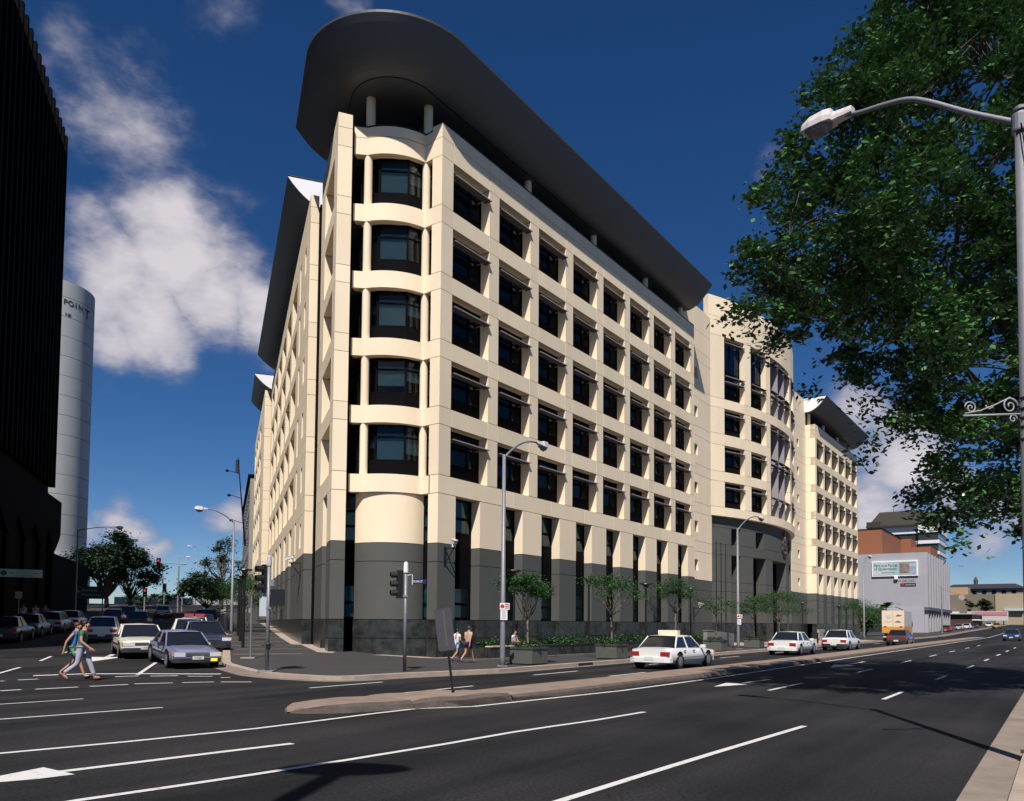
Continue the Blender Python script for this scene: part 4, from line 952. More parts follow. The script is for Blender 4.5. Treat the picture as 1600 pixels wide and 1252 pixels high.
add('sign_bracket', MB().tube([(.03, 0, 3.16), (.22, 0, 3.18), (.22, 0, 2.86)], .014, 6).mesh('sign_bracket', M_SIGNW), Matrix.Translation(p2), ts)
q = gpx(417, 1046, .2); p1 = Vector((q.x, q.y, elev(q.x, q.y) + KH))
ts = thing('traffic_signal', 'grey traffic signal post with two black signal heads at the kerb of the side street', 'traffic signal', Matrix.Translation(p1), 'traffic signals at the corner')
add('post', MB().tube([p1 + Vector((0, 0, -.03)), p1 + Vector((0, 0, 3.55))], .06, 12).mesh('post', M_STEEL, True), I4, ts)
add('post_cap', MB().lathe([(.08, 0), (.08, .1), (.065, .3), (.03, .34)], 14).mesh('post_cap', mat('grey cap', (.45, .45, .46), .5)), Matrix.Translation(p1 + Vector((0, 0, 3.4))), ts)
add('base_plate', MB().box(-.24, .24, -.22, .22, 0, .04).mesh('base_plate', M_STEELD), Matrix.Translation(p1), ts)
signal_head(ts, Matrix.Translation(p1 + Vector((-.20, .03, 2.98))) @ face_rot((-.8, -.6)))
add('pedestrian_head', MB().box(-.0, .42, -.1, .12, -.26, .26).mesh('pedestrian_head', M_BLKMETAL), Matrix.Translation(p1 + Vector((.07, .02, 2.38))) @ RZ(radians(10)), ts)
add('white_shield', MB().box(-.30, -.07, -.02, .01, -.85, 0).mesh('white_shield', mat('pale grey board', (.42, .46, .48), .5)), Matrix.Translation(p1 + Vector((0, .05, 2.62))), ts)
add('push_button', MB().lathe([(.06, 0), (.07, .03), (.07, .17), (.05, .2)], 10).mesh('push_button', M_BLKMETAL), Matrix.Translation(p1 + Vector((.05, -.06, .72))), ts)
add('bracket', MB().box(-.2, .1, -.025, .025, 2.48, 2.52).box(-.06, .12, -.07, .07, 2.0, 2.05).mesh('bracket', M_STEEL), Matrix.Translation(p1), ts)
add('small_plate', boxmesh(.12, .012, .2, M_STEEL), Matrix.Translation(p1 + Vector((.06, -.02, 2.75))), ts)
def far_signal(label, s, o, h, arm, red, w=1.0):
    q = LW(s, o); b = Vector((q.x, q.y, elev(q.x, q.y))); t = thing('traffic_signal', label, 'traffic signal', Matrix.Translation(b), 'far traffic signals')
    pts = [b, b + Vector((0, 0, h * .8)), b + Vector((0, 0, h))] + ([b + Vector((0, 0, h + .35)) - (-NL) * (-arm) * .4 , b + NL * arm + Vector((0, 0, h + .5))] if arm else [])
    add('post', MB().tube(pts, [.11, .1, .09] + ([.07, .06] if arm else []), 8).mesh('post', M_STEELD), I4, t)
    e = pts[-1]; signal_head(t, Matrix.Translation(e + Vector((0, 0, -.1))) @ face_rot((.2, -1)) @ Matrix.Scale(1.15, 4), red=red, back=True)
    return t
far_signal('traffic signal with lit red lamp on a curved arm up the side street', 84, 10.4, 6.4, 2.6, True)
far_signal('low traffic signal showing red by the white poles on the side street', 84, 14.6, 2.7, 0, True)
far_signal('low traffic signal showing red right of the arm signal on the side street', 87, 10.0, 2.9, 0, True)
far_signal('dark traffic signal facing away near the crest trees', 96, 7.2, 5.4, 0, False)
far_signal('small dark traffic signal in the middle of the crest', 100, 13.2, 3.4, 0, False)

# leaning back of a sign on the median
q = gpx(708, 1086, .17); lb = Vector((q.x, q.y, .17))
t = thing('median_sign', 'leaning grey sign seen from behind on a dark post on the median', 'sign', Matrix.Translation(lb))
Ml = Matrix.Translation(lb) @ Matrix.Rotation(radians(-7), 4, 'Y')
add('post', MB().tube([(0, 0, -.05), (0, 0, 1.85)], .028, 8).mesh('post', M_BLKMETAL), Ml, t)
rp = []
for cx_, cz_, a0 in ((.135, .83, 0), (-.135, .83, 90), (-.135, -.0, 180), (.135, -.0, 270)):
    for k in range(5): a = radians(a0 + 22.5 * k); rp.append((cx_ + .05 * cos(a), cz_ + .05 * sin(a)))
mbp = MB(); n_ = len(rp); mbp.v = [(x, -.012, z) for x, z in rp] + [(x, 0, z) for x, z in rp]; mbp.face(range(n_)); mbp.face([n_ + i for i in reversed(range(n_))])
for i in range(n_): j = (i + 1) % n_; mbp.face((j, i, n_ + i, n_ + j))
add('sign_board', mbp.mesh('sign_board', mat('grey sign back', (.045, .043, .048), .6, var=.12, vscale=7)), Ml @ T(-.02, -.03, 1.02), t)
add('stiffener', boxmesh(.04, .012, .8, mat('sign rib', (.07, .067, .07), .6)), Ml @ T(-.03, -.046, 1.06), t)

# small signs on the tall lamp posts
def post_signs(base, z0, z1, label):
    t = thing('parking_sign', label, 'sign', Matrix.Translation(base + Vector((0, 0, z0))), 'parking signs on lamp posts')
    a = TH_R + radians(62) if False else radians(6)
    M0 = Matrix.Translation(base + Vector((0, 0, 0))) @ RZ(a)
    s1 = add('clearway_plate', boxmesh(.36, .012, .25, M_SIGNW), M0 @ T(-.12, -.13, z1), t)
    red = mat('sign red', (.42, .03, .025), .5)
    add('red_disc', MB().lathe([(.075, 0), (.075, .006)], 16).mesh('red_disc', red), M0 @ T(-.03, -.132, z1 + .13) @ Matrix.Rotation(pi / 2, 4, 'X'), s1)
    for k in range(3): add('red_lettering', boxmesh(.16, .004, .035, red), M0 @ T(.06, -.135, z1 + .05 + k * .065), s1)
    s2 = add('hours_plate', boxmesh(.26, .012, .36, M_SIGNW), M0 @ T(-.10, -.131, z0), t)
    for k in range(4): add('lettering_bar', boxmesh(.16, .004, .03, mat('sign text grey', (.25, .25, .27), .6)), M0 @ T(-.05, -.135, z0 + .06 + k * .075), s2)
    add('clip', MB().lathe([(.098, -.02), (.098, .02)], 12).mesh('clip', M_STEELD), Matrix.Translation(base + Vector((0, 0, z1 + .1))), t)
post_signs(b1, 1.72, 2.10, 'red and white clearway and parking plates on the lamp post at the corner')
post_signs(b2, 1.60, 2.02, 'red and white clearway and parking plates on the lamp post by the entrance')
q = gpx(391, 1030, .25); sgb = Vector((q.x, q.y, elev(q.x, q.y) + KH))
t = thing('sign_post', 'thin bare galvanised sign post beside the black lamps on the side street', 'sign post', Matrix.Translation(sgb))
add('post', MB().tube([(0, 0, -.02), (0, 0, 2.45)], .035, 8).mesh('post', M_STEEL), Matrix.Translation(sgb), t)
add('sign_plate', boxmesh(.18, .012, .36, mat('dark sign back', (.06, .06, .065), .5)), Matrix.Translation(sgb + Vector((-.14, .02, 2.0))), t)
add('footing', boxmesh(.55, .22, .05, M_KERB), Matrix.Translation(sgb + Vector((-.35, -.12, 0))), t)

# security cameras
def cctv(label, p, d):
    t = thing('security_camera', label, 'camera', Matrix.Translation(p), 'security cameras on the building')
    M0 = Matrix.Translation(p) @ RZ(atan2(d[1], d[0]))
    add('bracket', MB().box(-.05, .62, -.03, .03, -.06, 0).tube([(0, 0, -.75), (.5, 0, -.05)], .025, 6).box(-.05, .0, -.08, .08, -.85, .05).mesh('bracket', M_BLKMETAL), M0, t)
    add('mount', MB().lathe([(.10, 0), (.1, .1), (.05, .18)], 10).mesh('mount', mat('camera cream', (.6, .55, .5), .5)), M0 @ T(.5, 0, 0), t)
    add('camera_body', MB().box(-.2, .32, -.08, .08, 0, .15).box(-.22, .38, -.095, .095, .15, .17).mesh('camera_body', mat('camera cream', (.6, .55, .5), .5)), M0 @ T(.5, 0, .2) @ RZ(radians(-35)) @ Matrix.Rotation(radians(14), 4, 'Y'), t)
cctv('white security camera on a black bracket at the right corner pier', RW(.55, .02, 5.2), NR)
cctv('white security camera on a black bracket on the side street wall', LW(9.3, O2 + .02, 5.0), NL)
cctv('small pale security camera low on the wall between trees', RW(30.2, .05, 3.0), NR)

# ---------------------------------------------------------------- planting bed, planters, bollards, bench
M_LEAFS = [mat('shrub leaf dark', (.022, .065, .020), .55), mat('shrub leaf', (.045, .125, .034), .5), mat('shrub leaf light', (.10, .21, .065), .5)]
def leaf_mass(pts, size, seed, flat=.35):
    """many small separate leaf quads at the given points"""
    rr = random.Random(seed); mb = MB()
    for p in pts:
        a = rr.uniform(0, 2 * pi); t = rr.uniform(-.9, .9); s = size * rr.uniform(.6, 1.3)
        u = Vector((cos(a), sin(a), rr.uniform(-.4, .4))).normalized(); w = u.cross(Vector((sin(t), cos(t) * .3, cos(t)))).normalized()
        P_ = Vector(p); mb.mi = 0 if rr.random() < .35 else (1 if rr.random() < .7 else 2)
        b = len(mb.v); mb.v += [tuple(P_ - u * s * .5), tuple(P_ + w * s * flat), tuple(P_ + u * s * .5), tuple(P_ - w * s * flat)]; mb.face((b, b + 1, b + 2, b + 3))
    return mb
bed = thing('planting_bed', 'low dark granite planting bed wall along the foot of the building', 'planter', Matrix.Translation(RW(1.2, 2.2, KH)))
M_COP = mat('sandstone coping', (.55, .43, .27), .8, var=.1)
for s0, s1 in ((1.2, 5), (5, 9), (9, 13), (13, 17), (17, 21), (21, 25), (25, 29.5)):
    add('granite_slab', boxmesh(s1 - s0 - .02, .16, .52, M_GRANITE), MR @ T(s0 + .01, -2.2, KH - .02), bed)
    add('coping', boxmesh(s1 - s0 - .012, .34, .05, M_COP if s0 < 4 else M_GRANITE), MR @ T(s0 + .006, -2.24, KH + .502), bed)
add('granite_slab', boxmesh(.16, 2.0, .52, M_GRANITE), MR @ T(1.2, -2.02, KH - .02), bed)
add('soil', boxmesh(28, 1.9, .4, mat('soil', (.03, .022, .016), .95)), MR @ T(1.4, -2.0, KH), bed)
rr = random.Random(5)
for i in range(26):
    s = 1.9 + i * 1.04 + rr.uniform(-.2, .2); c = RW(s, 1.35 + rr.uniform(-.35, .35), KH + .42)
    pts = [(c.x + rr.gauss(0, .34), c.y + rr.gauss(0, .30), c.z + .08 + abs(rr.gauss(0, .17))) for _ in range(330)]
    sh = add('shrub', leaf_mass(pts, .12, i).mesh('shrub', M_LEAFS), I4, bed)
def planter_box(label, s, o, yaw=0):
    M0 = Matrix.Translation(RW(s, o, KH)) @ RZ(TH_R + yaw); t = thing('planter_box', label, 'planter', M0, 'planter boxes at the kerb')
    m = mat('planter green grey', (.085, .09, .075), .6, var=.06); a, b, h = .54, .54, .68
    add('side', MB().prism([(-a, -b), (a, -b), (a, b), (-a, b)], .04, h - .08, False).mesh('side', m), M0, t)
    rim = MB(); 
    for x0, x1, y0, y1 in ((-a - .03, a + .03, -b - .03, -b + .06), (-a - .03, a + .03, b - .06, b + .03), (-a - .03, -a + .06, -b + .06, b - .06), (a - .06, a + .03, -b + .06, b - .06)): rim.box(x0, x1, y0, y1, h - .08, h)
    add('rim', rim.mesh('rim', mat('planter rim', (.05, .055, .05), .5)), M0, t)
    add('base', MB().box(-a + .05, a - .05, -b + .05, b - .05, 0, .05).mesh('base', M_BLACK), M0, t)
    add('soil', MB().box(-a + .06, a - .06, -b + .06, b - .06, h - .2, h - .1).mesh('soil', mat('soil', (.03, .022, .016), .95)), M0, t)
    rr = random.Random(int(s * 7)); c = RW(s, o, KH + h)
    pts = [(c.x + rr.uniform(-.48, .48), c.y + rr.uniform(-.48, .48), c.z + rr.uniform(-.1, .16)) for _ in range(520)]
    add('ground_cover', leaf_mass(pts, .10, int(s * 3)).mesh('ground_cover', M_LEAFS), I4, t)['kind'] = 'stuff'
    return c
PL = [planter_box('square grey-green planter with a small tree right of the corner lamp post', -1.7, 6.25), planter_box('square grey-green planter with a small tree, second from the corner', 4.9, 6.4),
      planter_box('square grey-green planter with a slender tree before the flagpoles', 18.3, 6.3), planter_box('square grey-green planter with a small tree before the entrance', 26.3, 6.0)]
for s, w in ((41.8, 'left'), (43.6, 'middle'), (46.0, 'right')):
    t = thing('bollard', 'short black bollard on the forecourt, %s of three' % w, 'bollard', Matrix.Translation(RW(s, 5.9, KH)), 'bollards')
    add('post', MB().lathe([(.07, 0), (.07, .82), (.085, .84), (.085, .9), (.04, .94)], 10).mesh('post', M_BLKMETAL), Matrix.Translation(RW(s, 5.9, KH)), t)
t = thing('notice_board', 'grey slanted notice stone on the forecourt behind the bollards', 'sign', MR @ T(56.5, -3.0, KH))
add('stone', MB().box(-1.1, 1.1, -.1, .1, .25, 1.15).box(-.9, .9, -.2, .2, 0, .26).mesh('stone', mat('pale stone', (.3, .29, .28), .7, var=.15)), MR @ T(56.5, -3.0, KH) , t)
for k in range(4): add('lettering_bar', boxmesh(1.6, .01, .05, mat('engraved lettering', (.12, .12, .12), .8)), MR @ T(55.7, -3.11, KH + .5 + k * .16), t)
t = thing('entrance_ramp_wall', 'low grey stone wall with sloping top behind the slender tree planter', 'wall', MR @ T(24, -3.4, KH))
mb = MB(); prof = [(0, 0), (5.2, 0), (5.2, .95), (1.2, 1.15), (0, 1.15)]
mb.v = [(x, -.15, z) for x, z in prof] + [(x, .15, z) for x, z in prof]; mb.face(range(5)); mb.face([9, 8, 7, 6, 5])
for i in range(5): j = (i + 1) % 5; mb.face((j, i, 5 + i, 5 + j))
add('wall_slab', mb.mesh('wall_slab', mat('grey stone', (.2, .19, .19), .7, var=.15)), MR @ T(24, -3.4, KH), t)
add('coping', boxmesh(1.3, .36, .05, mat('grey stone', (.2, .19, .19), .7)), MR @ T(-.05 + 24, -3.58, KH + 1.152), t)

# unseen post and board added out of frame for the shadow on the nearest lanes
tb = Vector((-3.15, .75, KH)); t = thing('shadow_caster', 'unseen tall post with a wide rounded board, added for the shadow on the near lanes', 'sign', Matrix.Translation(tb))
add('post', MB().tube([tb, tb + Vector((0, 0, 11.2))], .14, 10).mesh('post', M_STEELD), I4, t)
add('board', MB().lathe([(.05, -.08), (.75, -.06), (.8, 0), (.75, .06), (.05, .08)], 20, (0, 0, 0), 1, .5).mesh('board', M_STEELD), Matrix.Translation(tb + Vector((0, 0, 11.6))) , t)
# ------------------------------------------------------------------ trees
M_BARK = mat('bark', (.075, .062, .052), .9, var=.3, vscale=12, bump=.6, bscale=30)
M_BARKP = mat('pale bark', (.16, .125, .09), .9, var=.25, vscale=14)
def leafmat(name, c1, c2, rough=.42, spec=.5, trans=.18):
    m = bpy.data.materials.new(name); m.use_nodes = True; nt = m.node_tree; N = nt.nodes; L = nt.links; b = N['Principled BSDF']
    g = N.new('ShaderNodeNewGeometry'); n = N.new('ShaderNodeTexNoise'); n.inputs['Scale'].default_value = .9; n.inputs['Detail'].default_value = 4; L.new(g.outputs['Position'], n.inputs['Vector'])
    ad = N.new('ShaderNodeMath'); ad.operation = 'MULTIPLY_ADD'; ad.inputs[1].default_value = .55; L.new(g.outputs['Random Per Island'], ad.inputs[0]); 
    ml = N.new('ShaderNodeMath'); ml.operation = 'MULTIPLY'; ml.inputs[1].default_value = .55; L.new(n.outputs[0], ml.inputs[0]); L.new(ml.outputs[0], ad.inputs[2])
    r = N.new('ShaderNodeValToRGB'); r.color_ramp.elements[0].position = .2; r.color_ramp.elements[1].position = .8; r.color_ramp.elements[0].color = (*c1, 1); r.color_ramp.elements[1].color = (*c2, 1)
    L.new(ad.outputs[0], r.inputs[0]); L.new(r.outputs[0], b.inputs['Base Color']); b.inputs['Roughness'].default_value = rough; b.inputs['Specular IOR Level'].default_value = spec
    tr = N.new('ShaderNodeBsdfTranslucent'); L.new(r.outputs[0], tr.inputs[0]); mx = N.new('ShaderNodeMixShader'); mx.inputs[0].default_value = trans
    L.new(b.outputs[0], mx.inputs[1]); L.new(tr.outputs[0], mx.inputs[2]); L.new(mx.outputs[0], N['Material Output'].inputs[0]); MATS[name] = m; return m
M_LF_BIG = leafmat('glossy dark leaf', (.004, .019, .007), (.078, .185, .046), .30, .5, .10)
M_LF_SM = leafmat('feathery leaf', (.016, .052, .016), (.046, .115, .032), .55, .3, .3)
M_LF_FAR = leafmat('far dark leaf', (.008, .022, .010), (.022, .05, .02), .6, .3, .1)
import numpy as np
class LeafMesh:
    def __init__(s, v): s.v = v
    def mesh(s, name, m):
        me = bpy.data.meshes.new(name); n = len(s.v) // 4
        me.vertices.add(4 * n); me.vertices.foreach_set('co', s.v.astype(np.float32).ravel()); me.loops.add(4 * n); me.loops.foreach_set('vertex_index', np.arange(4 * n, dtype=np.int32))
        me.polygons.add(n); me.polygons.foreach_set('loop_start', np.arange(0, 4 * n, 4, dtype=np.int32)); me.update(calc_edges=True); me.validate(); me.materials.append(m); return me
def leaves(pts, size, seed, aspect=.42, droop=.0):
    """one small diamond leaf per point, random heading, pitch and twist"""
    r = np.random.default_rng(seed); P_ = np.array(pts, dtype=float).reshape(-1, 3); n = len(P_)
    a = r.uniform(0, 2 * pi, n); el = r.uniform(-.75, .45, n) - droop; s = size * r.uniform(.6, 1.4, n); tw = r.uniform(-1, 1, n)
    u = np.stack([np.cos(a) * np.cos(el), np.sin(a) * np.cos(el), np.sin(el)], 1)
    v = np.stack([-np.sin(a), np.cos(a), 0 * a], 1); w = np.stack([-np.cos(a) * np.sin(el), -np.sin(a) * np.sin(el), np.cos(el)], 1)
    q = v * np.cos(tw)[:, None] + w * np.sin(tw)[:, None]; U = u * (s * .5)[:, None]; Q = q * (s * aspect * .5)[:, None]
    V_ = np.stack([P_ - U, P_ + Q, P_ + U, P_ - Q], 1).reshape(-1, 3); return LeafMesh(V_)
def limb(mb, a, b, r0, r1, rr, n=6, wob=.06, seg=6):
    a = Vector(a); b = Vector(b); L_ = (b - a).length; pts = []
    for k in range(seg + 1):
        t = k / seg; o = Vector((rr.uniform(-1, 1), rr.uniform(-1, 1), rr.uniform(-1, 1))) * wob * L_ * sin(pi * t) * .6; pts.append(a.lerp(b, t) + o)
    mb.tube(pts, [r0 + (r1 - r0) * k / seg for k in range(seg + 1)], n, True); return pts
# --- the large tree at the right: trunk on the near footpath, branches reaching over the road
def big_tree():
    rr = random.Random(21); base = Vector((16.4, 21.3, KH)); t = thing('street_tree', 'large leafy tree reaching over the road from the right', 'tree', Matrix.Translation(base))
    # crown outline as seen from the camera, as (px, py) polygon, used to place boughs in depth round the trunk
    poly = [(1390, -60), (1345, 30), (1318, 90), (1262, 170), (1250, 215), (1222, 290), (1188, 335), (1176, 400), (1165, 465), (1162, 495), (1185, 500), (1200, 540), (1208, 552), (1228, 515), (1258, 515), (1272, 570), (1288, 580), (1305, 545), (1345, 625), (1368, 650), (1345, 700), (1375, 705), (1400, 650), (1420, 690), (1450, 740), (1420, 800), (1460, 815), (1500, 860), (1520, 830), (1545, 790), (1600, 850), (1700, 860), (1800, 700), (1850, 400), (1800, -60)]
    holes = [((1555, 545), 36), ((1395, 640), 40), ((1235, 560), 30), ((1330, 600), 20), ((1290, 640), 34), ((1250, 610), 30), ((1150, 440), 16), ((1440, 420), 14), ((1300, 380), 13), ((1470, 560), 16), ((1600, 640), 18), ((1420, 745), 14), ((1465, 690), 16), ((1395, 30), 20), ((1225, 470), 24), ((1310, 585), 14), ((1378, 560), 10), ((1500, 245), 14), ((1370, 300), 12), ((1330, 480), 12), ((1540, 720), 18)]
    def inside(x, y):
        c = False; n = len(poly); j = n - 1
        for i in range(n):
            xi, yi = poly[i]; xj, yj = poly[j]
            if (yi > y) != (yj > y) and x < (xj - xi) * (y - yi) / (yj - yi) + xi: c = not c
            j = i
        return c
    def edge_d(x, y):
        return min(hypot(x - (ax + (bx - ax) * tt), y - (ay + (by - ay) * tt)) for (ax, ay), (bx, by) in zip(poly, poly[1:] + poly[:1]) for tt in [max(0, min(1, ((x - ax) * (bx - ax) + (y - ay) * (by - ay)) / ((bx - ax) ** 2 + (by - ay) ** 2)))])
    clumps = []; tries = 0
    while len(clumps) < 470 and tries < 14000:
        tries += 1; x = rr.uniform(1125, 1840); y = rr.uniform(-55, 860)
        if not inside(x, y) or any(hypot(x - hx, y - hy) < hr for (hx, hy), hr in holes): continue
        e = edge_d(x, y); half = min(4.2, .5 + e / 34.0); Y = 20.0 + (1600 - x) * -.0045 + rr.uniform(-half, half)
        Y = max(13.5, Y)
        if e < 14 and rr.random() < .45: continue
        clumps.append((on_ray(x, y, Y), rr.uniform(.45, .8) * (1 if e > 24 else .62), e))
    wood = MB(); top = base + Vector((-1.0, -.6, 5.2))
    limb(wood, base - Vector((0, 0, .1)), top, .42, .30, rr, 12, .03)
    mains = []
    for px_, py_, Y, r in ((1480, 250, 20.5, .17), (1400, 180, 18.5, .13), (1500, 420, 19.5, .15), (1330, 300, 19.0, .10), (1280, 440, 18.5, .08), (1420, 560, 20, .09), (1560, 120, 20.5, .14), (1500, 640, 18.5, .08), (1650, 200, 22, .15), (1700, 420, 18, .12), (1570, 760, 19, .06), (1230, 380, 18.0, .06)):
        e = on_ray(px_, py_, Y); pts = limb(wood, top + Vector((0, 0, rr.uniform(-.6, .5))), e, r, r * .35, rr, 8, .10, 9); mains += pts[3:]
    for c, rad, e in clumps:
        near = min(mains, key=lambda m: (m - c).length_squared)
        if rr.random() < .7: limb(wood, near, c, .028, .006, rr, 5, .12, 4)
    add('trunk', wood.mesh('trunk', M_BARK, True), I4, t)
    R_ = np.random.default_rng(77); chunks = []
    for c, rad, e in clumps:
        nt_ = max(3, int(6.5 * (rad / .7) ** 1.5)); tufts = R_.normal(0, 1, (nt_, 3)) * np.array([rad * .66, rad * .66, rad * .42])
        for tf in tufts:
            m_ = int(R_.integers(48, 96)); sz = R_.uniform(.11, .20)
            chunks.append(np.array(c)[None, :] + tf[None, :] + R_.normal(0, 1, (m_, 3)) * np.array([sz, sz, sz * .72]))
    pts = [tuple(p) for p in np.concatenate(chunks)]
    # thin sprays hanging at the rim
    for (x, y) in ((1140, 490), (1170, 520), (1196, 550), (1205, 540), (1262, 610), (1345, 640), (1365, 690), (1350, 715), (1440, 800), (1500, 850), (1180, 395), (1460, 810), (1225, 250), (1254, 195), (1275, 175)):
        c = on_ray(x, y, 18.5 + rr.uniform(-1, 1))
        for _ in range(60): pts.append((c.x + rr.gauss(0, .2), c.y + rr.gauss(0, .25), c.z + rr.gauss(0, .16)))
        tw = MB()
    cr_ = add('crown', leaves(pts, .15, 4, .55, .15).mesh('crown', M_LF_BIG), I4, t); cr_['kind'] = 'stuff'
    return t
big_tree()
# --- small feathery street trees
def small_tree(label, base, h, r, seed, trunk_h, n=2600, group='small street trees', flat=.42, shift=(0, 0), lm=None, bark=None, leaf=.10):
    rr = random.Random(seed); B = Vector(base); t = thing('small_tree', label, 'tree', Matrix.Translation(B), group)
    w = MB(); c = B + Vector((shift[0], shift[1], h - r * flat * 1.0)); fork = B + Vector((rr.uniform(-.05, .05), rr.uniform(-.05, .05), trunk_h))
    limb(w, B - Vector((0, 0, .05)), fork, .05 * h / 3, .035 * h / 3, rr, 7, .04)
    pads = []
    for k in range(11):
        a = 2 * pi * k / 11 + rr.uniform(-.3, .3); q = r * rr.uniform(.35, .95); p = c + Vector((cos(a) * q, sin(a) * q, rr.uniform(-.8, .9) * r * flat)); pads.append(p); limb(w, fork, p, .022 * h / 3, .006, rr, 5, .12, 5)
    pads.append(c + Vector((0, 0, r * flat)))
    add('trunk', w.mesh('trunk', bark or M_BARKP, True), I4, t)
    pts = []
    for _ in range(n):
        p = rr.choice(pads); pts.append((p.x + rr.gauss(0, r * .24), p.y + rr.gauss(0, r * .24), p.z + rr.gauss(0, r * .085)))
    add('crown', leaves(pts, leaf, seed, .5).mesh('crown', lm or M_LF_SM), I4, t)['kind'] = 'stuff'
small_tree('small feathery tree in the planter nearest the corner', PL[0] + Vector((0, 0, -.1)), 2.85, 1.0, 31, 1.15, 5200)
small_tree('small sparse feathery tree in the second planter', PL[1] + Vector((0, 0, -.1)), 3.15, 1.3, 32, 1.35, 2900)
small_tree('slender tree with sparse crown in the planter before the flagpoles', PL[2] + Vector((0, 0, -.1)), 2.6, 1.0, 33, 1.6, 1500)
small_tree('small feathery tree in the planter before the entrance', PL[3] + Vector((0, 0, -.1)), 2.8, 1.25, 34, 1.4, 3600)
small_tree('small feathery tree growing from the planting bed beside the third black lamp', RW(22.2, 2.0, KH + .3), 4.2, 1.55, 35, 2.0, 5000)
small_tree('dense feathery tree before the entrance doors', RW(35.5, 5.0, KH), 4.0, 2.1, 36, 1.8, 8000)
small_tree('small feathery tree among the far black lamps', RW(72, 3.6, KH), 4.4, 2.6, 37, 1.9, 7000)
small_tree('small feathery tree at the far end of the planting bed by the far wing', RW(79, 2.6, KH), 4.4, 2.2, 38, 1.9, 5000)
def up(s, o, h=KH): q = LW(s, o); return Vector((q.x, q.y, elev(q.x, q.y) + h))
small_tree('green feathery tree over the side street footpath beside the black lamps', up(24, 3.0), 3.6, 2.6, 41, 1.7, 9000, 'side street trees')
small_tree('second green feathery tree along the side street footpath', up(31, 2.6), 4.0, 2.6, 42, 1.9, 8000, 'side street trees')
small_tree('third green feathery tree along the side street footpath', up(39, 2.8), 4.2, 2.6, 43, 1.9, 7000, 'side street trees')
# --- large trees up the side street
def round_tree(label, base, h, rx, seed, trunk_h, n, leaf, lm=M_LF_FAR, gaps=26, group='trees up the side street', zr=.5, rad=.34):
    rr = random.Random(seed); B = Vector(base); t = thing('broad_tree', label, 'tree', Matrix.Translation(B), group)
    w = MB(); fork = B + Vector((0, 0, trunk_h)); limb(w, B - Vector((0, 0, .3)), fork, .035 * h, .025 * h, rr, 8, .03); c = B + Vector((0, 0, trunk_h + (h - trunk_h) * .52)); cl = []
    for k in range(gaps):
        a = rr.uniform(0, 2 * pi); ph = rr.uniform(-.55, 1.3); q = rr.uniform(.45, 1.0)
        p = c + Vector((cos(a) * cos(ph) * rx * q, sin(a) * cos(ph) * rx * q, sin(ph) * (h - trunk_h) * zr * q)); cl.append((p, rx * rad * rr.uniform(.55, 1.15))); limb(w, fork, p, .011 * h, .003 * h, rr, 5, .1, 5)
    add('trunk', w.mesh('trunk', M_BARK, True), I4, t); pts = []
    for _ in range(n):
        p, r_ = rr.choice(cl); pts.append((p.x + rr.gauss(0, r_ * .5), p.y + rr.gauss(0, r_ * .5), p.z + rr.gauss(0, r_ * .3)))
    add('crown', leaves(pts, leaf, seed, .6).mesh('crown', lm), I4, t)['kind'] = 'stuff'
round_tree('large dark tree beside the white cylinder tower', on_ray(166, 951, 118), 11.6, 5.0, 51, 1.6, 17000, .42, gaps=44)
round_tree('spreading right half of the dark tree by the cylinder tower', on_ray(203, 950, 126), 9.6, 4.2, 52, 1.4, 11000, .42, gaps=34)
round_tree('dark bushy tree at the crest right of the side street', on_ray(322, 957, 112), 5.4, 3.6, 53, .5, 8000, .36, gaps=22)
round_tree('tall wispy tree behind the side street lamp', on_ray(345, 950, 128), 11.2, 4.4, 54, 3.5, 2400, .34, leafmat('wispy leaf', (.02, .035, .018), (.06, .08, .045), .6, .3), gaps=22, rad=.26)
for i, (x, lab) in enumerate(((215, 'leftmost'), (240, 'middle'), (268, 'rightmost'))):
    round_tree('low roadside bush at the crest of the side street, %s of three' % lab, on_ray(x, 957, 138), 3.4, 2.4, 60 + i, .3, 1300, .34, gaps=10, group='crest bushes')
# --- vegetation by the billboard building and far down the street
round_tree('dark green shrub mass at the foot of the billboard building', RW(93.5, -1.5, 0), 4.6, 3.4, 71, .4, 4200, .3, M_LF_SM, gaps=16, group='trees by the billboard building')
round_tree('second green shrub mass between the far wing and the truck', RW(99, -1.0, 0), 4.0, 2.8, 72, .4, 3000, .3, M_LF_SM, gaps=14, group='trees by the billboard building')
def frond_plant(label, base, n, L_, h, seed, lw=.28):
    rr = random.Random(seed); B = Vector(base); t = thing('palm_plant', label, 'plant', Matrix.Translation(B)); add('stem', MB().tube([B, B + Vector((0, 0, h))], [.16, .1], 7).mesh('stem', M_BARK), I4, t)
    top = B + Vector((0, 0, h))
    for k in range(n):
        a = 2 * pi * k / n + rr.uniform(-.2, .2); up_ = rr.uniform(.25, .95); d = Vector((cos(a), sin(a), 0)); A_ = []; C_ = []
        for j in range(7):
            u = j / 6; p = top + d * L_ * u * cos(up_ * .9) + Vector((0, 0, L_ * (sin(up_) * u - .55 * u * u))); wd = lw * sin(pi * min(1, u * .92 + .08)); sd = Vector((-d.y, d.x, 0)) * wd; A_.append(tuple(p + sd)); C_.append(tuple(p - sd))
        add('frond', MB().strip(A_, C_).mesh('frond', M_LF_FAR), I4, t)
frond_plant('broad-leaved plant rising above the truck against the grey wall', RW(104, 1.0, 0), 12, 3.2, 4.4, 5, .42)
round_tree('round dark tree before the beige wall far down the street', RW(285, 1.2, 4.5), 6.5, 3.0, 74, .6, 2600, .5, gaps=18, group='far street trees')
round_tree('small dark tree left of the round one far down the street', RW(288, -4.0, 4.5), 6.8, 1.7, 75, .6, 1200, .5, gaps=12, group='far street trees', zr=.6)
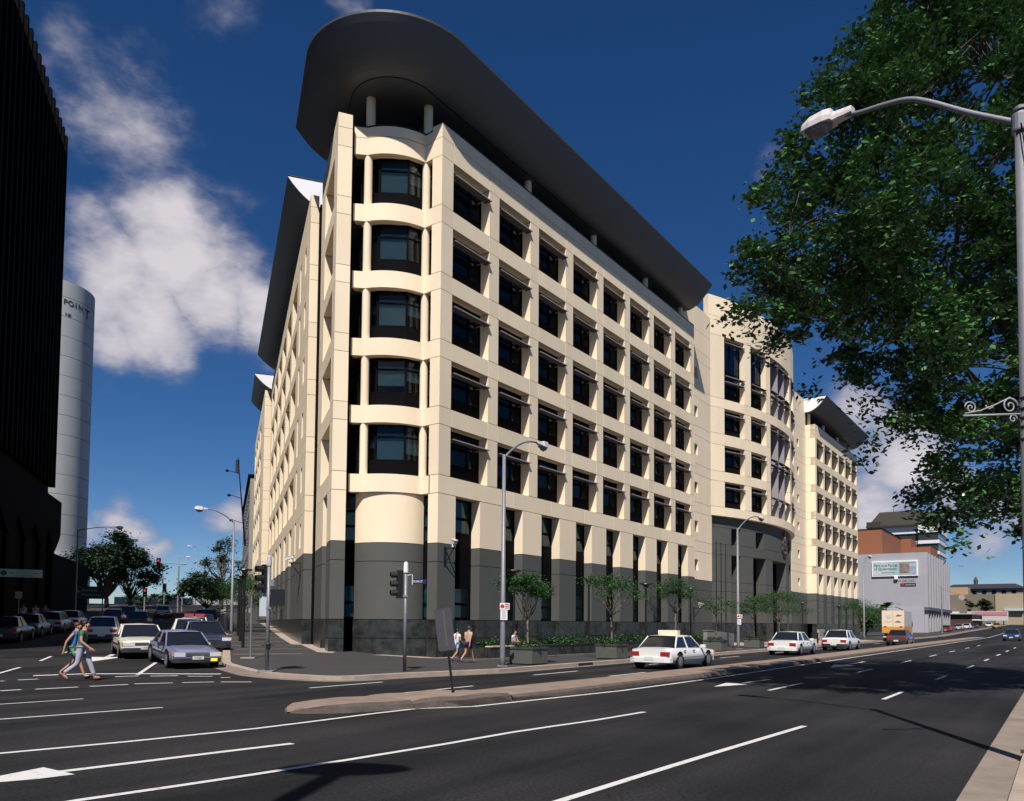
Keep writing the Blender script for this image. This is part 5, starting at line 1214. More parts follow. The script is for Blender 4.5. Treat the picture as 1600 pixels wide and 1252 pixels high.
# ------------------------------------------------------------------ vehicles
M_TYRE = mat('tyre rubber', (.012, .012, .012), .85); M_RIM = mat('wheel trim', (.35, .35, .36), .35, metal=.6); M_CARGL = mat('car glass', (.012, .014, .017), .06, spec=.8)
M_BUMP = mat('dark bumper', (.022, .022, .024), .55); M_HL = mat('headlight glass', (.62, .64, .66), .10); M_TL = mat('tail light red', (.30, .015, .012), .25); M_AMB = mat('amber light', (.75, .28, .02), .3)
M_PLATE = mat('number plate', (.62, .62, .58), .5); M_CHROME = mat('chrome trim', (.6, .6, .6), .2, metal=.9)
def paint(name, c, rough=.28): return mat('car paint ' + name, c, rough, coat=.6, spec=.5)
def sect(x, hw, z0, z1, tuck=.9, shoulder=.93):
    """half-section ring of a car body at station x, from sill up over to the other sill"""
    zm = z0 + (z1 - z0) * .55
    return [(x, -hw * tuck, z0), (x, -hw, z0 + (z1 - z0) * .25), (x, -hw, zm), (x, -hw * shoulder, z1 - .02), (x, -hw * .6, z1 + .012), (x, 0, z1 + .02), (x, hw * .6, z1 + .012), (x, hw * shoulder, z1 - .02), (x, hw, zm), (x, hw, z0 + (z1 - z0) * .25), (x, hw * tuck, z0)]
def car(label, M, pm, group, style='sedan', L_=4.5, W=1.72, H=1.38, detail=2, plate='', taxi=None, roof=None, cat='car', bump=None, fog=False):
    """local +x is the front.  body, glasshouse, windows, wheels, lights, bumpers, mirrors"""
    t = thing('car', label, cat, M, group); hw = W / 2; f, r = L_ / 2, -L_ / 2; belt = H * .63
    if style == 'sedan': st = [(r, .80, .36, .78), (r + .12, .95, .24, belt - .03), (r + .55, .985, .2, belt + .01), (r + 1.0, 1, .2, belt + .02), (0, 1, .2, belt + .0), (f - 1.45, 1, .2, belt - .02), (f - .9, .985, .2, belt - .05), (f - .3, .97, .22, belt - .10), (f - .07, .95, .26, belt - .125), (f, .90, .34, belt - .17)]; gh = (r + .62, r + 1.15, f - 2.15, f - 1.42)
    elif style == 'hatch': st = [(r, .86, .36, .86), (r + .08, .96, .24, belt), (r + .6, 1, .2, belt + .02), (0, 1, .2, belt), (f - 1.3, 1, .2, belt - .02), (f - .8, .98, .2, belt - .07), (f - .25, .96, .22, belt - .13), (f, .88, .34, belt - .19)]; gh = (r + .1, r + .55, f - 2.0, f - 1.28)
    else: st = [(r, .86, .36, .9), (r + .08, .97, .24, belt), (r + .6, 1, .2, belt + .01), (0, 1, .2, belt), (f - 1.45, 1, .2, belt - .02), (f - .9, .98, .2, belt - .06), (f - .25, .96, .22, belt - .11), (f, .9, .34, belt - .17)]; gh = (r + .1, r + .35, f - 2.1, f - 1.4)
    S = [sect(x, hw * k, z0, z1) for x, k, z0, z1 in st]; mb = MB()
    for A, B_ in zip(S, S[1:]): mb.strip(A, B_)
    mb.poly(S[0]); mb.poly(S[-1][::-1])
    for A, B_ in zip(S, S[1:]): mb.poly([A[0], A[-1], B_[-1], B_[0]])
    body = add('body', mb.mesh('body', pm, False), M, t)
    for i, p in enumerate(body.data.polygons): p.use_smooth = True
    xr0, xr1, xf1, xf0 = gh
    def ring(x, w, z): return [(x, -w, z), (x, w, z)]
    base = [(xr0, -hw * .86, belt), (xf0, -hw * .88, belt - .02), (xf0, hw * .88, belt - .02), (xr0, hw * .86, belt)]
    top = [(xr1, -hw * .68, H - .02), (xf1, -hw * .70, H - .02), (xf1, hw * .70, H - .02), (xr1, hw * .68, H - .02)]
    g = MB(); b = 0; g.v = base + top
    for q in ((0, 1, 5, 4), (1, 2, 6, 5), (2, 3, 7, 6), (3, 0, 4, 7)): g.face(q)
    add('glasshouse', g.mesh('glasshouse', M_CARGL), M, t)
    rm = MB(); rt = []
    for k, x in enumerate((xr1 - .05, xr1 + .15, (xr1 + xf1) / 2, xf1 - .15, xf1 + .05)):
        dz = (0, .03, .045, .03, 0)[k]; w = hw * .72; rt.append([(x, -w, H - .05), (x, -w * .9, H - .012 + dz * .5), (x, 0, H + dz), (x, w * .9, H - .012 + dz * .5), (x, w, H - .05)])
    for A, B_ in zip(rt, rt[1:]): rm.strip(A, B_)
    add('roof', rm.mesh('roof', roof or pm, True), M, t)
    # pillars
    pl = MB()
    for sg in (-1, 1):
        for (b0, t0) in (((xf0 - .02, sg * hw * .885, belt - .03), (xf1, sg * hw * .705, H - .03)), ((xr0 + .02, sg * hw * .865, belt - .02), (xr1, sg * hw * .685, H - .03)), (((xf0 + xr0) / 2 - .1, sg * hw * .882, belt - .02), ((xf1 + xr1) / 2 - .05, sg * hw * .70, H - .03))):
            pl.tube([b0, t0], .032, 5)
    add('pillars', pl.mesh('pillars', pm), M, t)['kind'] = 'stuff'
    # wheels
    for x in (f - .85, r + .85):
        for sg in (-1, 1):
            Mw = M @ T(x, sg * (hw - .085), .30) @ Matrix.Rotation(pi / 2, 4, 'X')
            tt = add('wheel', MB().lathe([(.20, -.10), (.29, -.10), (.305, -.06), (.305, .06), (.29, .10), (.20, .10)], 18).mesh('wheel', M_TYRE, False), Mw, t)
            if detail > 0: add('rim', MB().lathe([(.02, -.115), (.13, -.112), (.19, -.104), (.19, .104), (.13, .112), (.02, .115)], 14).mesh('rim', M_RIM), Mw, tt)
    bm = bump or M_BUMP
    for x in (f - .85, r + .85):
        for sg in (-1, 1): add('wheel_arch', MB().lathe([(.36, -.004), (.36, .004)], 18).mesh('wheel_arch', M_BLACK), M @ T(x, sg * (hw + .002), .33) @ Matrix.Rotation(pi / 2, 4, 'X'), t)
    add('front_bumper', MB().prism([(f - .22, -hw * .97), (f - .02, -hw * .93), (f + .06, -hw * .7), (f + .08, 0), (f + .06, hw * .7), (f - .02, hw * .93), (f - .22, hw * .97), (f - .22, 0)], .25, .25 + .17 * H / 1.3).mesh('front_bumper', bm), M, t)
    add('rear_bumper', MB().prism([(r + .22, hw * .97), (r + .02, hw * .93), (r - .06, hw * .7), (r - .08, 0), (r - .06, -hw * .7), (r + .02, -hw * .93), (r + .22, -hw * .97), (r + .22, 0)], .27, .27 + .18 * H / 1.3).mesh('rear_bumper', bm), M, t)
    zf = belt - .165
    for sg in (-1, 1):
        add('headlight', MB().box(f - .12, f + .012, min(sg * hw * .48, sg * hw * .9), max(sg * hw * .48, sg * hw * .9), zf - .14, zf + .0).mesh('headlight', M_HL), M, t)
        add('tail_light', MB().box(r - .012, r + .1, min(sg * hw * .5, sg * hw * .9), max(sg * hw * .5, sg * hw * .9), belt - .30, belt - .13).mesh('tail_light', M_TL), M, t)
        if detail > 1:
            add('mirror', MB().box(xf0 - .18, xf0 - .06, min(sg * hw * .95, sg * (hw + .16)), max(sg * hw * .95, sg * (hw + .16)), belt - .02, belt + .11).mesh('mirror', bm), M, t)
            add('side_strip', MB().box(r + .5, f - .5, min(sg * hw, sg * (hw + .012)), max(sg * hw, sg * (hw + .012)), .46, .53).mesh('side_strip', bm), M, t)
            for xd in (r + 1.25, r + 2.15): add('door_handle', MB().box(xd, xd + .16, min(sg * hw * .985, sg * (hw + .02)), max(sg * hw * .985, sg * (hw + .02)), belt - .13, belt - .09).mesh('door_handle', M_BUMP), M, t)
            add('indicator', MB().box(f - .13, f + .016, min(sg * hw * .905, sg * hw * .955), max(sg * hw * .905, sg * hw * .955), zf - .12, zf).mesh('indicator', M_AMB), M, t)
    if detail > 1:
        gr = add('grille', MB().box(f - .1, f + .014, -hw * .44, hw * .44, zf - .12, zf - .02).mesh('grille', M_BUMP), M, t)
        for k in range(3): add('grille_bar', MB().box(f + .012, f + .022, -hw * .43, hw * .43, zf - .105 + k * .032, zf - .093 + k * .032).mesh('grille_bar', M_CHROME), M, gr)
        add('bonnet_line', MB().tube([(xf0 + .05, -hw * .8, belt - .015), (f - .12, -hw * .8, belt - .125)], .006, 4).mesh('bonnet_line', M_BLACK), M, t)
        for sg in (-1, 1): add('wiper', MB().tube([(xf0 + .02, sg * .35 - .1, belt + .0), (xf0 - .10, sg * .35 + .34, belt + .075)], .006, 4).mesh('wiper', M_BLACK), M, t)
        if fog: add('fog_light', MB().box(f + .05, f + .075, hw * .5, hw * .75, .30, .39).mesh('fog_light', emis('lit amber light', (1, .45, .03), 1.5)), M, t)
    for x, a in ((f + .085, 0), (r - .085, pi)):
        Mp = M @ T(x, 0, .36) @ RZ(a)
        np_ = add('number_plate', MB().box(-.005, .005, -.19, .19, 0, .12).mesh('number_plate', M_PLATE), Mp, t)
        if plate and a == 0: add('plate_lettering', text_mesh(plate, .105, mat('plate text', (.03, .05, .03), .6), .001, 'CENTER'), Mp @ T(.007, 0, .022) @ RZ(pi / 2) @ Matrix.Rotation(pi / 2, 4, 'X') @ Matrix.Scale(.62, 4, (1, 0, 0)), np_)
    if taxi: add('roof_sign', MB().prism([((xr1 + xf1) / 2 - .12, -.42), ((xr1 + xf1) / 2 + .12, -.42), ((xr1 + xf1) / 2 + .12, .42), ((xr1 + xf1) / 2 - .12, .42)], H + .03, H + .21).mesh('roof_sign', mat('taxi roof sign', taxi, .5)), M, t)
    return t
WHITE = paint('white', (.72, .70, .67)); CREAMP = paint('cream white', (.72, .69, .60)); LILAC = paint('lilac grey', (.17, .17, .27), .3); NAVY = paint('dark blue', (.025, .032, .06)); DARK = paint('charcoal', (.02, .021, .025)); RED = paint('red', (.28, .02, .018)); SILV = paint('silver', (.42, .42, .42)); BLUE = paint('blue', (.02, .055, .16)); YEL = paint('yellow', (.38, .27, .05)); BROWN = paint('dark maroon', (.09, .05, .045)); TEALP = paint('teal', (.06, .14, .15))
def at_L(s, o, toward=-1, yaw=0, h=0):
    """on the side street, facing down (toward=-1) or up the hill, tilted with the slope"""
    q = LW(s, o); z = elev(q.x, q.y); q2 = LW(s + 1.2, o); q1 = LW(s - 1.2, o); pit = atan2(elev(q2.x, q2.y) - elev(q1.x, q1.y), 2.4)
    return T(q.x, q.y, z + .004 + h) @ RZ(TH_L + (pi if toward < 0 else 0) + yaw) @ Matrix.Rotation(pit if toward < 0 else -pit, 4, 'Y')
def at_R(s, o, dirn=1, yaw=0, h=0): q = RW(s, o); return T(q.x, q.y, elev(q.x, q.y) + .004) @ RZ(TH_R + (0 if dirn > 0 else pi) + yaw)
g1 = 'cars waiting on the side street'
car('lilac grey sedan waiting first at the stop line beside the kerb', at_L(-3.7, 5.8, -1, radians(15)), LILAC, g1, 'sedan', 4.5, 1.72, 1.21, 2, '517·BZJ', fog=True)
car('white sedan waiting behind the stop line, left of the lilac grey car', at_L(.55, 7.65, -1, radians(11)), CREAMP, g1, 'sedan', 4.5, 1.80, 1.27, 2, '179·BTM')
car('dark blue wagon with pale sunscreen behind the lilac grey car', at_L(3.7, 5.2, -1, radians(9)), NAVY, g1, 'wagon', 4.5, 1.72, 1.36, 2, roof=DARK)
car('white car in the kerb row with only its roof showing', at_L(9.6, 6.1, -1, radians(6)), CREAMP, g1, 'sedan', 4.5, 1.70, 1.40, 1)
pc = car('white car with red and white light bar on its roof', at_L(14.6, 6.0, -1), WHITE, g1, 'sedan', 4.5, 1.72, 1.40, 1)
for sg in (-1, 1):
    M0 = at_L(14.6, 6.0, -1); add('light_bar', MB().box(-.12, .12, min(sg * .05, sg * .55), max(sg * .05, sg * .55), 1.47, 1.62).mesh('light_bar', mat('light bar red', (.42, .04, .05), .3)), M0, pc)
car('dark car parked behind the white car with the light bar', at_L(21.2, 5.7, -1), DARK, g1, 'sedan', 4.5, 1.72, 1.40, 1)
car('charcoal van-like wagon far up the kerb row under the trees', at_L(27, 5.6, -1), DARK, g1, 'wagon', 4.6, 1.75, 1.65, 1)
g2 = 'cars on the left of the side street'
car('white hatchback driving up the side street behind the walking pair', at_L(15.2, 10.8, 1, radians(3)), WHITE, g2, 'hatch', 4.1, 1.68, 1.40, 2)
car('dark car parked at the left kerb in front of the others', at_L(14.8, 15.4, 1), DARK, g2, 'sedan', 4.4, 1.7, 1.38, 1)
car('teal car parked at the left kerb behind the walking pair', at_L(20.5, 15.5, 1), TEALP, g2, 'sedan', 4.4, 1.7, 1.38, 1)
car('pale silver wagon parked at the left kerb', at_L(26.5, 15.3, 1), SILV, g2, 'wagon', 4.4, 1.7, 1.42, 1)
car('white sedan parked at the left kerb, furthest bright one', at_L(32.5, 15.2, 1), WHITE, g2, 'sedan', 4.4, 1.7, 1.38, 1)
car('dark sedan driving up the middle of the side street', at_L(33, 10.6, 1), DARK, g2, 'sedan', 4.5, 1.72, 1.38, 1)
car('black sedan further up in the left lane of the side street', at_L(44, 13.6, 1), DARK, g2, 'sedan', 4.5, 1.72, 1.38, 0)
car('grey car small at the crest of the side street', at_L(66, 11.0, 1), SILV, g2, 'sedan', 4.5, 1.72, 1.38, 0)
car('charcoal car small at the left of the crest', at_L(62, 14.2, 1), DARK, g2, 'sedan', 4.5, 1.72, 1.38, 0)
g3 = 'cars driving on the main street'
car('white taxi with cream roof sign passing the planters', at_R(2.6, 10.5, 1), WHITE, g3, 'sedan', 4.6, 1.78, 1.28, 2, taxi=(.72, .62, .45), bump=WHITE)
car('white sedan with red tail lights passing the entrance planter', at_R(20.3, 10.3, 1), WHITE, g3, 'sedan', 4.5, 1.75, 1.32, 2, bump=WHITE)
car('white wagon following closest behind the orange truck', at_R(31.3, 10.6, 1), WHITE, g3, 'sedan', 4.5, 1.75, 1.38, 1)
car('dark maroon car beside the orange truck', at_R(49.8, 11.5, 1), BROWN, g3, 'sedan', 4.5, 1.75, 1.36, 1)
car('blue car coming towards the camera at the right edge', at_R(84, 18.4, -1), BLUE, g3, 'sedan', 4.4, 1.72, 1.36, 1)
car('second blue car behind the first at the right edge', at_R(93, 20.2, -1), BLUE, g3, 'sedan', 4.4, 1.72, 1.36, 0)
car('red car parked far down the street', at_R(150, 4.2, 1, 0, .35), RED, g3, 'sedan', 4.4, 1.75, 1.38, 0)
car('silver hatchback parked far down the street behind the red car', at_R(172, 4.3, 1, 0, .7), SILV, g3, 'hatch', 4.3, 1.75, 1.42, 0)
car('white hatchback third in the far parked row', at_R(186, 4.6, 1, 0, .9), WHITE, g3, 'hatch', 4.3, 1.75, 1.42, 0)
car('dark car fourth in the far parked row', at_R(200, 4.8, 1, 0, 1.1), NAVY, g3, 'sedan', 4.4, 1.75, 1.4, 0)
car('small white car at the end of the far parked row', at_R(222, 6.6, 1, 0, 1.5), WHITE, g3, 'sedan', 4.4, 1.75, 1.4, 0)
car('mustard yellow car driving away far down the street', at_R(205, 9.5, 1, 0, 1.0), YEL, g3, 'sedan', 4.5, 1.75, 1.38, 0)
# delivery truck seen from behind
def truck():
    M0 = at_R(67.5, 8.4, 1); t = thing('delivery_truck', 'cream and orange box delivery truck seen from behind', 'truck', M0)
    CR = mat('truck cream', (.70, .58, .44), .5, var=.04); ORG = mat('truck orange', (.62, .27, .03), .5); GRY = mat('truck side grey', (.48, .47, .49), .5)
    W, L_, z0, z1, zo = 2.2, 5.0, .95, 3.35, 1.60
    add('box_body', MB().box(-L_ / 2, L_ / 2, -W / 2, W / 2, zo, z1).mesh('box_body', CR), M0, t)
    add('orange_band', MB().box(-L_ / 2 - .002, L_ / 2 + .002, -W / 2 - .003, W / 2 + .003, z0, zo).mesh('orange_band', ORG), M0, t)
    for sg in (-1, 1): add('side_panel', boxmesh(L_ - .3, .006, z1 - zo - .1, GRY), M0 @ T(-L_ / 2 + .2, sg * (W / 2 + .004) - .003, zo + .03), t)
    add('rear_door_seam', boxmesh(.01, .03, z1 - z0 - .1, mat('truck seam', (.3, .22, .15), .6)), M0 @ T(-L_ / 2 - .008, -.015, z0 + .05), t)
    for sg in (-1, 1): add('tail_light', boxmesh(.02, .26, .13, M_TL), M0 @ T(-L_ / 2 - .02, sg * .78 - .13, zo - .06), t)
    dk = mat('truck print grey', (.18, .16, .15), .6); bn = mat('truck print brown', (.22, .10, .05), .6); bl = mat('truck print blue grey', (.38, .40, .42), .6)
    for k, (y, z, w, h, m) in enumerate(((.45, 2.75, .55, .05, bl), (.45, 2.6, .5, .05, bl), (.45, 2.45, .35, .05, bl), (.42, 2.15, .85, .03, bl), (.5, 2.0, .5, .03, bl))): add('printed_bar', boxmesh(.006, w, h, m), M0 @ T(-L_ / 2 - .009, y - w / 2, z), t)
    e = MB(); e.v = [(0, .1, 0), (0, -.55, 0), (0, -.35, .18), (0, -.2, .22), (0, -.05, .16)]; e.face((0, 1, 2, 3, 4)); add('logo_dome', MB_copy(e).mesh('logo_dome', dk), M0 @ T(-L_ / 2 - .011, -.28, 2.05), t)
    e = MB(); e.v = [(0, 0, 0), (0, -.4, .02), (0, -.62, .13), (0, -.4, .17), (0, -.2, .22), (0, -.05, .14)]; e.face((0, 1, 2, 3, 4, 5)); add('logo_bird', MB_copy(e).mesh('logo_bird', bn), M0 @ T(-L_ / 2 - .011, -.3, 2.7), t)
    for k in range(4): add('printed_bar', boxmesh(.3, .004, .12, bl), M0 @ T(.6, -W / 2 - .012, 2.1 + k * .28), t)
    add('chassis', MB().box(-L_ / 2 + .1, L_ / 2 + 1.9, -.5, .5, .55, .95).mesh('chassis', M_BLACK), M0, t)
    cabm = MB().prism([(L_ / 2 + .1, -1.0), (L_ / 2 + 1.7, -.95), (L_ / 2 + 1.8, 0), (L_ / 2 + 1.7, .95), (L_ / 2 + .1, 1.0)], .6, 2.5); cab = add('cab', cabm.mesh('cab', CR), M0, t)
    add('windscreen', boxmesh(.02, 1.7, .8, M_CARGL), M0 @ T(L_ / 2 + 1.76, -.85, 1.6), cab)
    for sg in (-1, 1): add('side_window', boxmesh(.9, .02, .7, M_CARGL), M0 @ T(L_ / 2 + .5, sg * 1.0 - .01, 1.65), cab)
    for x in (-L_ / 2 + .9, L_ / 2 + .9):
        for sg in (-1, 1):
            Mw = M0 @ T(x, sg * .85, .42) @ Matrix.Rotation(pi / 2, 4, 'X'); w = add('wheel', MB().lathe([(.25, -.14), (.40, -.14), (.42, -.1), (.42, .1), (.40, .14), (.25, .14)], 16).mesh('wheel', M_TYRE), Mw, t); add('rim', MB().lathe([(.03, -.15), (.24, -.13), (.24, .13), (.03, .15)], 12).mesh('rim', M_RIM), Mw, w)
    add('rear_bumper', boxmesh(.08, 2.0, .12, mat('truck bumper pale', (.55, .54, .52), .5)), M0 @ T(-L_ / 2 - .05, -1.0, .45), t)
    add('mudflap', boxmesh(.02, .22, .42, M_SIGNW), M0 @ T(-L_ / 2 - .0, .25, .5), t)
truck()
# ------------------------------------------------------------------ people
M_SKIN = mat('skin', (.42, .22, .14), .6); M_HAIRD = mat('dark hair', (.02, .013, .01), .6); M_HAIRB = mat('brown hair', (.06, .03, .018), .6)
def skinned(name, V_, E_, Rr, m, M, parent, sub=2, root=0):
    me = bpy.data.meshes.new(name); me.from_pydata([tuple(v) for v in V_], E_, []); me.materials.append(m); o = add(name, me, M, parent)
    sk = o.modifiers.new('Skin', 'SKIN'); sk.use_smooth_shade = True
    if not me.skin_vertices: me.skin_vertices.new() if hasattr(me.skin_vertices, 'new') else None
    sv = me.skin_vertices[0].data
    for i, r in enumerate(Rr): sv[i].radius = r if isinstance(r, tuple) else (r, r); sv[i].use_root = (i == root)
    ss = o.modifiers.new('Subdivision', 'SUBSURF'); ss.levels = ss.render_levels = sub
    return o
def person(label, M, h, pose, shirt, lower, long_pants=False, hair=M_HAIRD, sleeves=.5, shoes=None, group='people'):
    """local +y forward, +x to the person's right; figure 1.7 high scaled to h"""
    k = h / 1.7; t = thing('person', label, 'person', M, group); Ms = M @ Matrix.Scale(k, 4)
    P = dict(pelvis=(0, 0, .93), waist=(0, .0, 1.08), chest=(0, .015, 1.28), neck=(0, .01, 1.45), head=(0, .04, 1.57), crown=(0, .03, 1.65),
             hipL=(-.09, 0, .90), hipR=(.09, 0, .90), kneeL=(-.10, .02, .49), kneeR=(.10, .02, .49), ankL=(-.10, -.02, .09), ankR=(.10, -.02, .09), toeL=(-.11, .15, .03), toeR=(.11, .15, .03),
             shL=(-.17, 0, 1.38), shR=(.17, 0, 1.38), elL=(-.22, -.02, 1.10), elR=(.22, -.02, 1.10), wrL=(-.22, .08, .86), wrR=(.22, .08, .86))
    P.update(pose); V = {n: Vector(p) for n, p in P.items()}
    names = ['pelvis', 'waist', 'chest', 'neck', 'head', 'crown', 'hipL', 'kneeL', 'ankL', 'toeL', 'hipR', 'kneeR', 'ankR', 'toeR', 'shL', 'elL', 'wrL', 'shR', 'elR', 'wrR']
    rad = dict(pelvis=(.14, .10), waist=(.125, .09), chest=(.15, .105), neck=.052, head=(.076, .09), crown=(.06, .07), hipL=.082, hipR=.082, kneeL=.052, kneeR=.052, ankL=.036, ankR=.036, toeL=(.035, .025), toeR=(.035, .025), shL=.052, shR=.052, elL=.038, elR=.038, wrL=.026, wrR=.026)
    vs = [V[n] for n in names]; rs = [rad[n] for n in names]
    ix = {n: i for i, n in enumerate(names)}
    E_ = [(ix[a], ix[b]) for a, b in (('pelvis', 'waist'), ('waist', 'chest'), ('chest', 'neck'), ('neck', 'head'), ('head', 'crown'), ('pelvis', 'hipL'), ('hipL', 'kneeL'), ('kneeL', 'ankL'), ('ankL', 'toeL'), ('pelvis', 'hipR'), ('hipR', 'kneeR'), ('kneeR', 'ankR'), ('ankR', 'toeR'), ('chest', 'shL'), ('shL', 'elL'), ('elL', 'wrL'), ('chest', 'shR'), ('shR', 'elR'), ('elR', 'wrR'))]
    for sd in 'LR':            # palm and five fingers
        w = V['wr' + sd]; d = (w - V['el' + sd]).normalized(); side = Vector((0, 1, 0)).cross(d); side = side.normalized() if side.length > .1 else Vector((1, 0, 0)); fw = d.cross(side).normalized()
        palm = w + d * .075; vs.append(palm); rs.append((.034, .018)); pi_ = len(vs) - 1; E_.append((ix['wr' + sd], pi_))
        for j, (off, ln) in enumerate(((-.027, .062), (-.009, .075), (.009, .07), (.027, .055))):
            a = palm + d * .03 + fw * off; b = a + d * ln * .5 + side * .006; c = b + d * ln * .4 + side * .02
            vs += [b, c]; rs += [.0085, .007]; E_ += [(pi_, len(vs) - 2), (len(vs) - 2, len(vs) - 1)]
        a = palm + fw * .035 - d * .02; b = a + fw * .02 + d * .035; vs += [b]; rs += [.009]; E_ += [(pi_, len(vs) - 1)]
    nose = V['head'] + Vector((0, .095, -.005)); vs.append(nose); rs.append(.012); E_.append((ix['head'], len(vs) - 1))
    body = skinned('body', vs, E_, rs, M_SKIN, Ms, t)
    # hair cap, eyes, ears, mouth
    hd = V['head'] + Vector((0, -.012, .025)); hm = MB()
    hm.lathe([(.080, -.0), (.092, .02), (.088, .055), (.068, .088), (.035, .108), (.004, .114)], 14, (0, -.012, 0), .95, 1.0); hm.lathe([(.05, -.075), (.07, -.04), (.075, 0)], 12, (0, -.045, 0), .9, .7)
    add('hair', hm.mesh('hair', hair, True), Ms @ Matrix.Translation(hd) @ Matrix.Rotation(radians(24), 4, 'X'), t)
    for sx in (-1, 1):
        add('eye', MB().lathe([(.002, -.007), (.008, -.003), (.008, .003), (.002, .007)], 8).mesh('eye', M_HAIRD), Ms @ Matrix.Translation(V['head'] + Vector((sx * .03, .083, .012))), t)
        add('ear', MB().lathe([(.004, -.03), (.016, -.015), (.02, .01), (.006, .03)], 8, (0, 0, 0), .5, 1).mesh('ear', M_SKIN, True), Ms @ Matrix.Translation(V['head'] + Vector((sx * .08, .005, -.005))), t)
    add('mouth', MB().box(-.02, .02, 0, .006, -.003, .004).mesh('mouth', mat('lips', (.3, .1, .08), .6)), Ms @ Matrix.Translation(V['head'] + Vector((0, .083, -.045))), t)
    # shirt
    sv = [V['pelvis'] + Vector((0, 0, .03)), V['waist'], V['chest'], V['neck'] - Vector((0, 0, .05)), V['shL'], V['shL'].lerp(V['elL'], sleeves), V['shR'], V['shR'].lerp(V['elR'], sleeves)]
    skinned('shirt', sv, [(0, 1), (1, 2), (2, 3), (2, 4), (4, 5), (2, 6), (6, 7)], [(.155, .118), (.145, .108), (.165, .122), (.062, .062), .07, .058, .07, .058], shirt, Ms, t, root=1)
    if long_pants:
        lv = [V['pelvis'], V['hipL'], V['kneeL'], V['ankL'] + Vector((0, 0, .03)), V['hipR'], V['kneeR'], V['ankR'] + Vector((0, 0, .03))]
        skinned('trousers', lv, [(0, 1), (1, 2), (2, 3), (0, 4), (4, 5), (5, 6)], [(.155, .115), .10, .075, .06, .10, .075, .06], lower, Ms, t)
    else:
        lv = [V['pelvis'], V['hipL'], V['hipL'].lerp(V['kneeL'], .62), V['hipR'], V['hipR'].lerp(V['kneeR'], .62)]
        skinned('shorts', lv, [(0, 1), (1, 2), (0, 3), (3, 4)], [(.155, .118), .105, .088, .105, .088], lower, Ms, t)
    for sd in 'LR':
        a = V['ank' + sd]; b = V['toe' + sd]; skinned('shoe', [a - Vector((0, .03, .045)), a.lerp(b, .5) - Vector((0, 0, .02)), b], [(0, 1), (1, 2)], [(.045, .04), (.045, .035), (.04, .025)], shoes or M_BUMP, Ms, t)
    return t
def walk(ph=1, lean=.02, swing=.22):
    """mid-stride: one leg forward, the other pushing off behind"""
    F, B = ('R', 'L') if ph > 0 else ('L', 'R'); sx = {'L': -1, 'R': 1}; p = {}
    p['knee' + F] = (sx[F] * .09, .20, .51); p['ank' + F] = (sx[F] * .09, .33, .10); p['toe' + F] = (sx[F] * .10, .49, .07)
    p['knee' + B] = (sx[B] * .09, -.06, .48); p['ank' + B] = (sx[B] * .09, -.40, .19); p['toe' + B] = (sx[B] * .10, -.30, .04)
    p['el' + F] = (sx[F] * .23, -.14, 1.12); p['wr' + F] = (sx[F] * .24, -swing + .02, .88); p['el' + B] = (sx[B] * .23, .06, 1.11); p['wr' + B] = (sx[B] * .22, swing + .06, .93)
    p['chest'] = (0, .03 + lean, 1.28); p['neck'] = (0, .04 + lean, 1.45); p['head'] = (0, .08 + lean, 1.57); p['crown'] = (0, .07 + lean, 1.65); p['shL'] = (-.17, .02 + lean, 1.38); p['shR'] = (.17, .02 + lean, 1.38)
    return p
def face_to(d): return RZ(atan2(d[1], d[0]) - pi / 2)
def cloth(n, c): return mat('cloth ' + n, c, .85, var=.08, vscale=8)
q = gpx(112, 1062); person('pedestrian in blue top and green shorts crossing the side street', T(q.x - .1, q.y + .25, elev(q.x, q.y) + .01) @ face_to((.97, .2)), 1.66, walk(1), cloth('bright blue', (.02, .17, .42)), cloth('sea green', (.10, .26, .14)), hair=M_HAIRB, sleeves=.15)
q = gpx(126, 1064); person('pedestrian in green shirt and pale grey trousers crossing beside the blue one', T(q.x + .05, q.y - .1, elev(q.x, q.y) + .01) @ face_to((.97, .2)), 1.72, walk(-1, .03), cloth('green', (.03, .14, .075)), cloth('pale grey', (.34, .34, .40)), True, sleeves=.5, shoes=mat('brown sandal', (.14, .06, .035), .7))
q = gpx(731, 1036, .13); person('pedestrian in tan shirt and navy shorts walking away past the granite bed', T(q.x, q.y, KH) @ face_to((DR + NR * -.05)), 1.47, walk(1), cloth('tan', (.42, .30, .22)), cloth('navy', (.018, .018, .05)), hair=M_HAIRB, shoes=mat('blue trainer', (.10, .10, .26), .7))
q = gpx(713, 1034, .13); person('pedestrian in white shirt and pale blue shorts walking behind the leaning sign', T(q.x, q.y, KH) @ face_to((DR + NR * .1)), 1.36, walk(-1), cloth('white', (.72, .70, .70)), cloth('pale blue', (.28, .42, .58)))
sit = dict(pelvis=(0, 0, .50), waist=(0, .02, .66), chest=(0, .06, .86), neck=(0, .08, 1.03), head=(0, .12, 1.15), crown=(0, .11, 1.23), hipL=(-.09, .02, .49), hipR=(.09, .02, .49), kneeL=(-.12, .42, .50), kneeR=(.12, .42, .50), ankL=(-.12, .42, .09), ankR=(.12, .40, .09), toeL=(-.13, .58, .04), toeR=(.13, .56, .04), shL=(-.17, .05, .95), shR=(.17, .05, .95), elL=(-.23, .12, .70), elR=(.23, .12, .70), wrL=(-.08, .30, .62), wrR=(.08, .32, .62))
q = RW(3.15, 2.1); person('person in white and light blue top sitting on the edge of the planting bed', T(q.x, q.y, .36) @ face_to(NR), 1.38, sit, cloth('white and sky blue', (.45, .58, .68)), cloth('dark', (.03, .03, .04)), True)
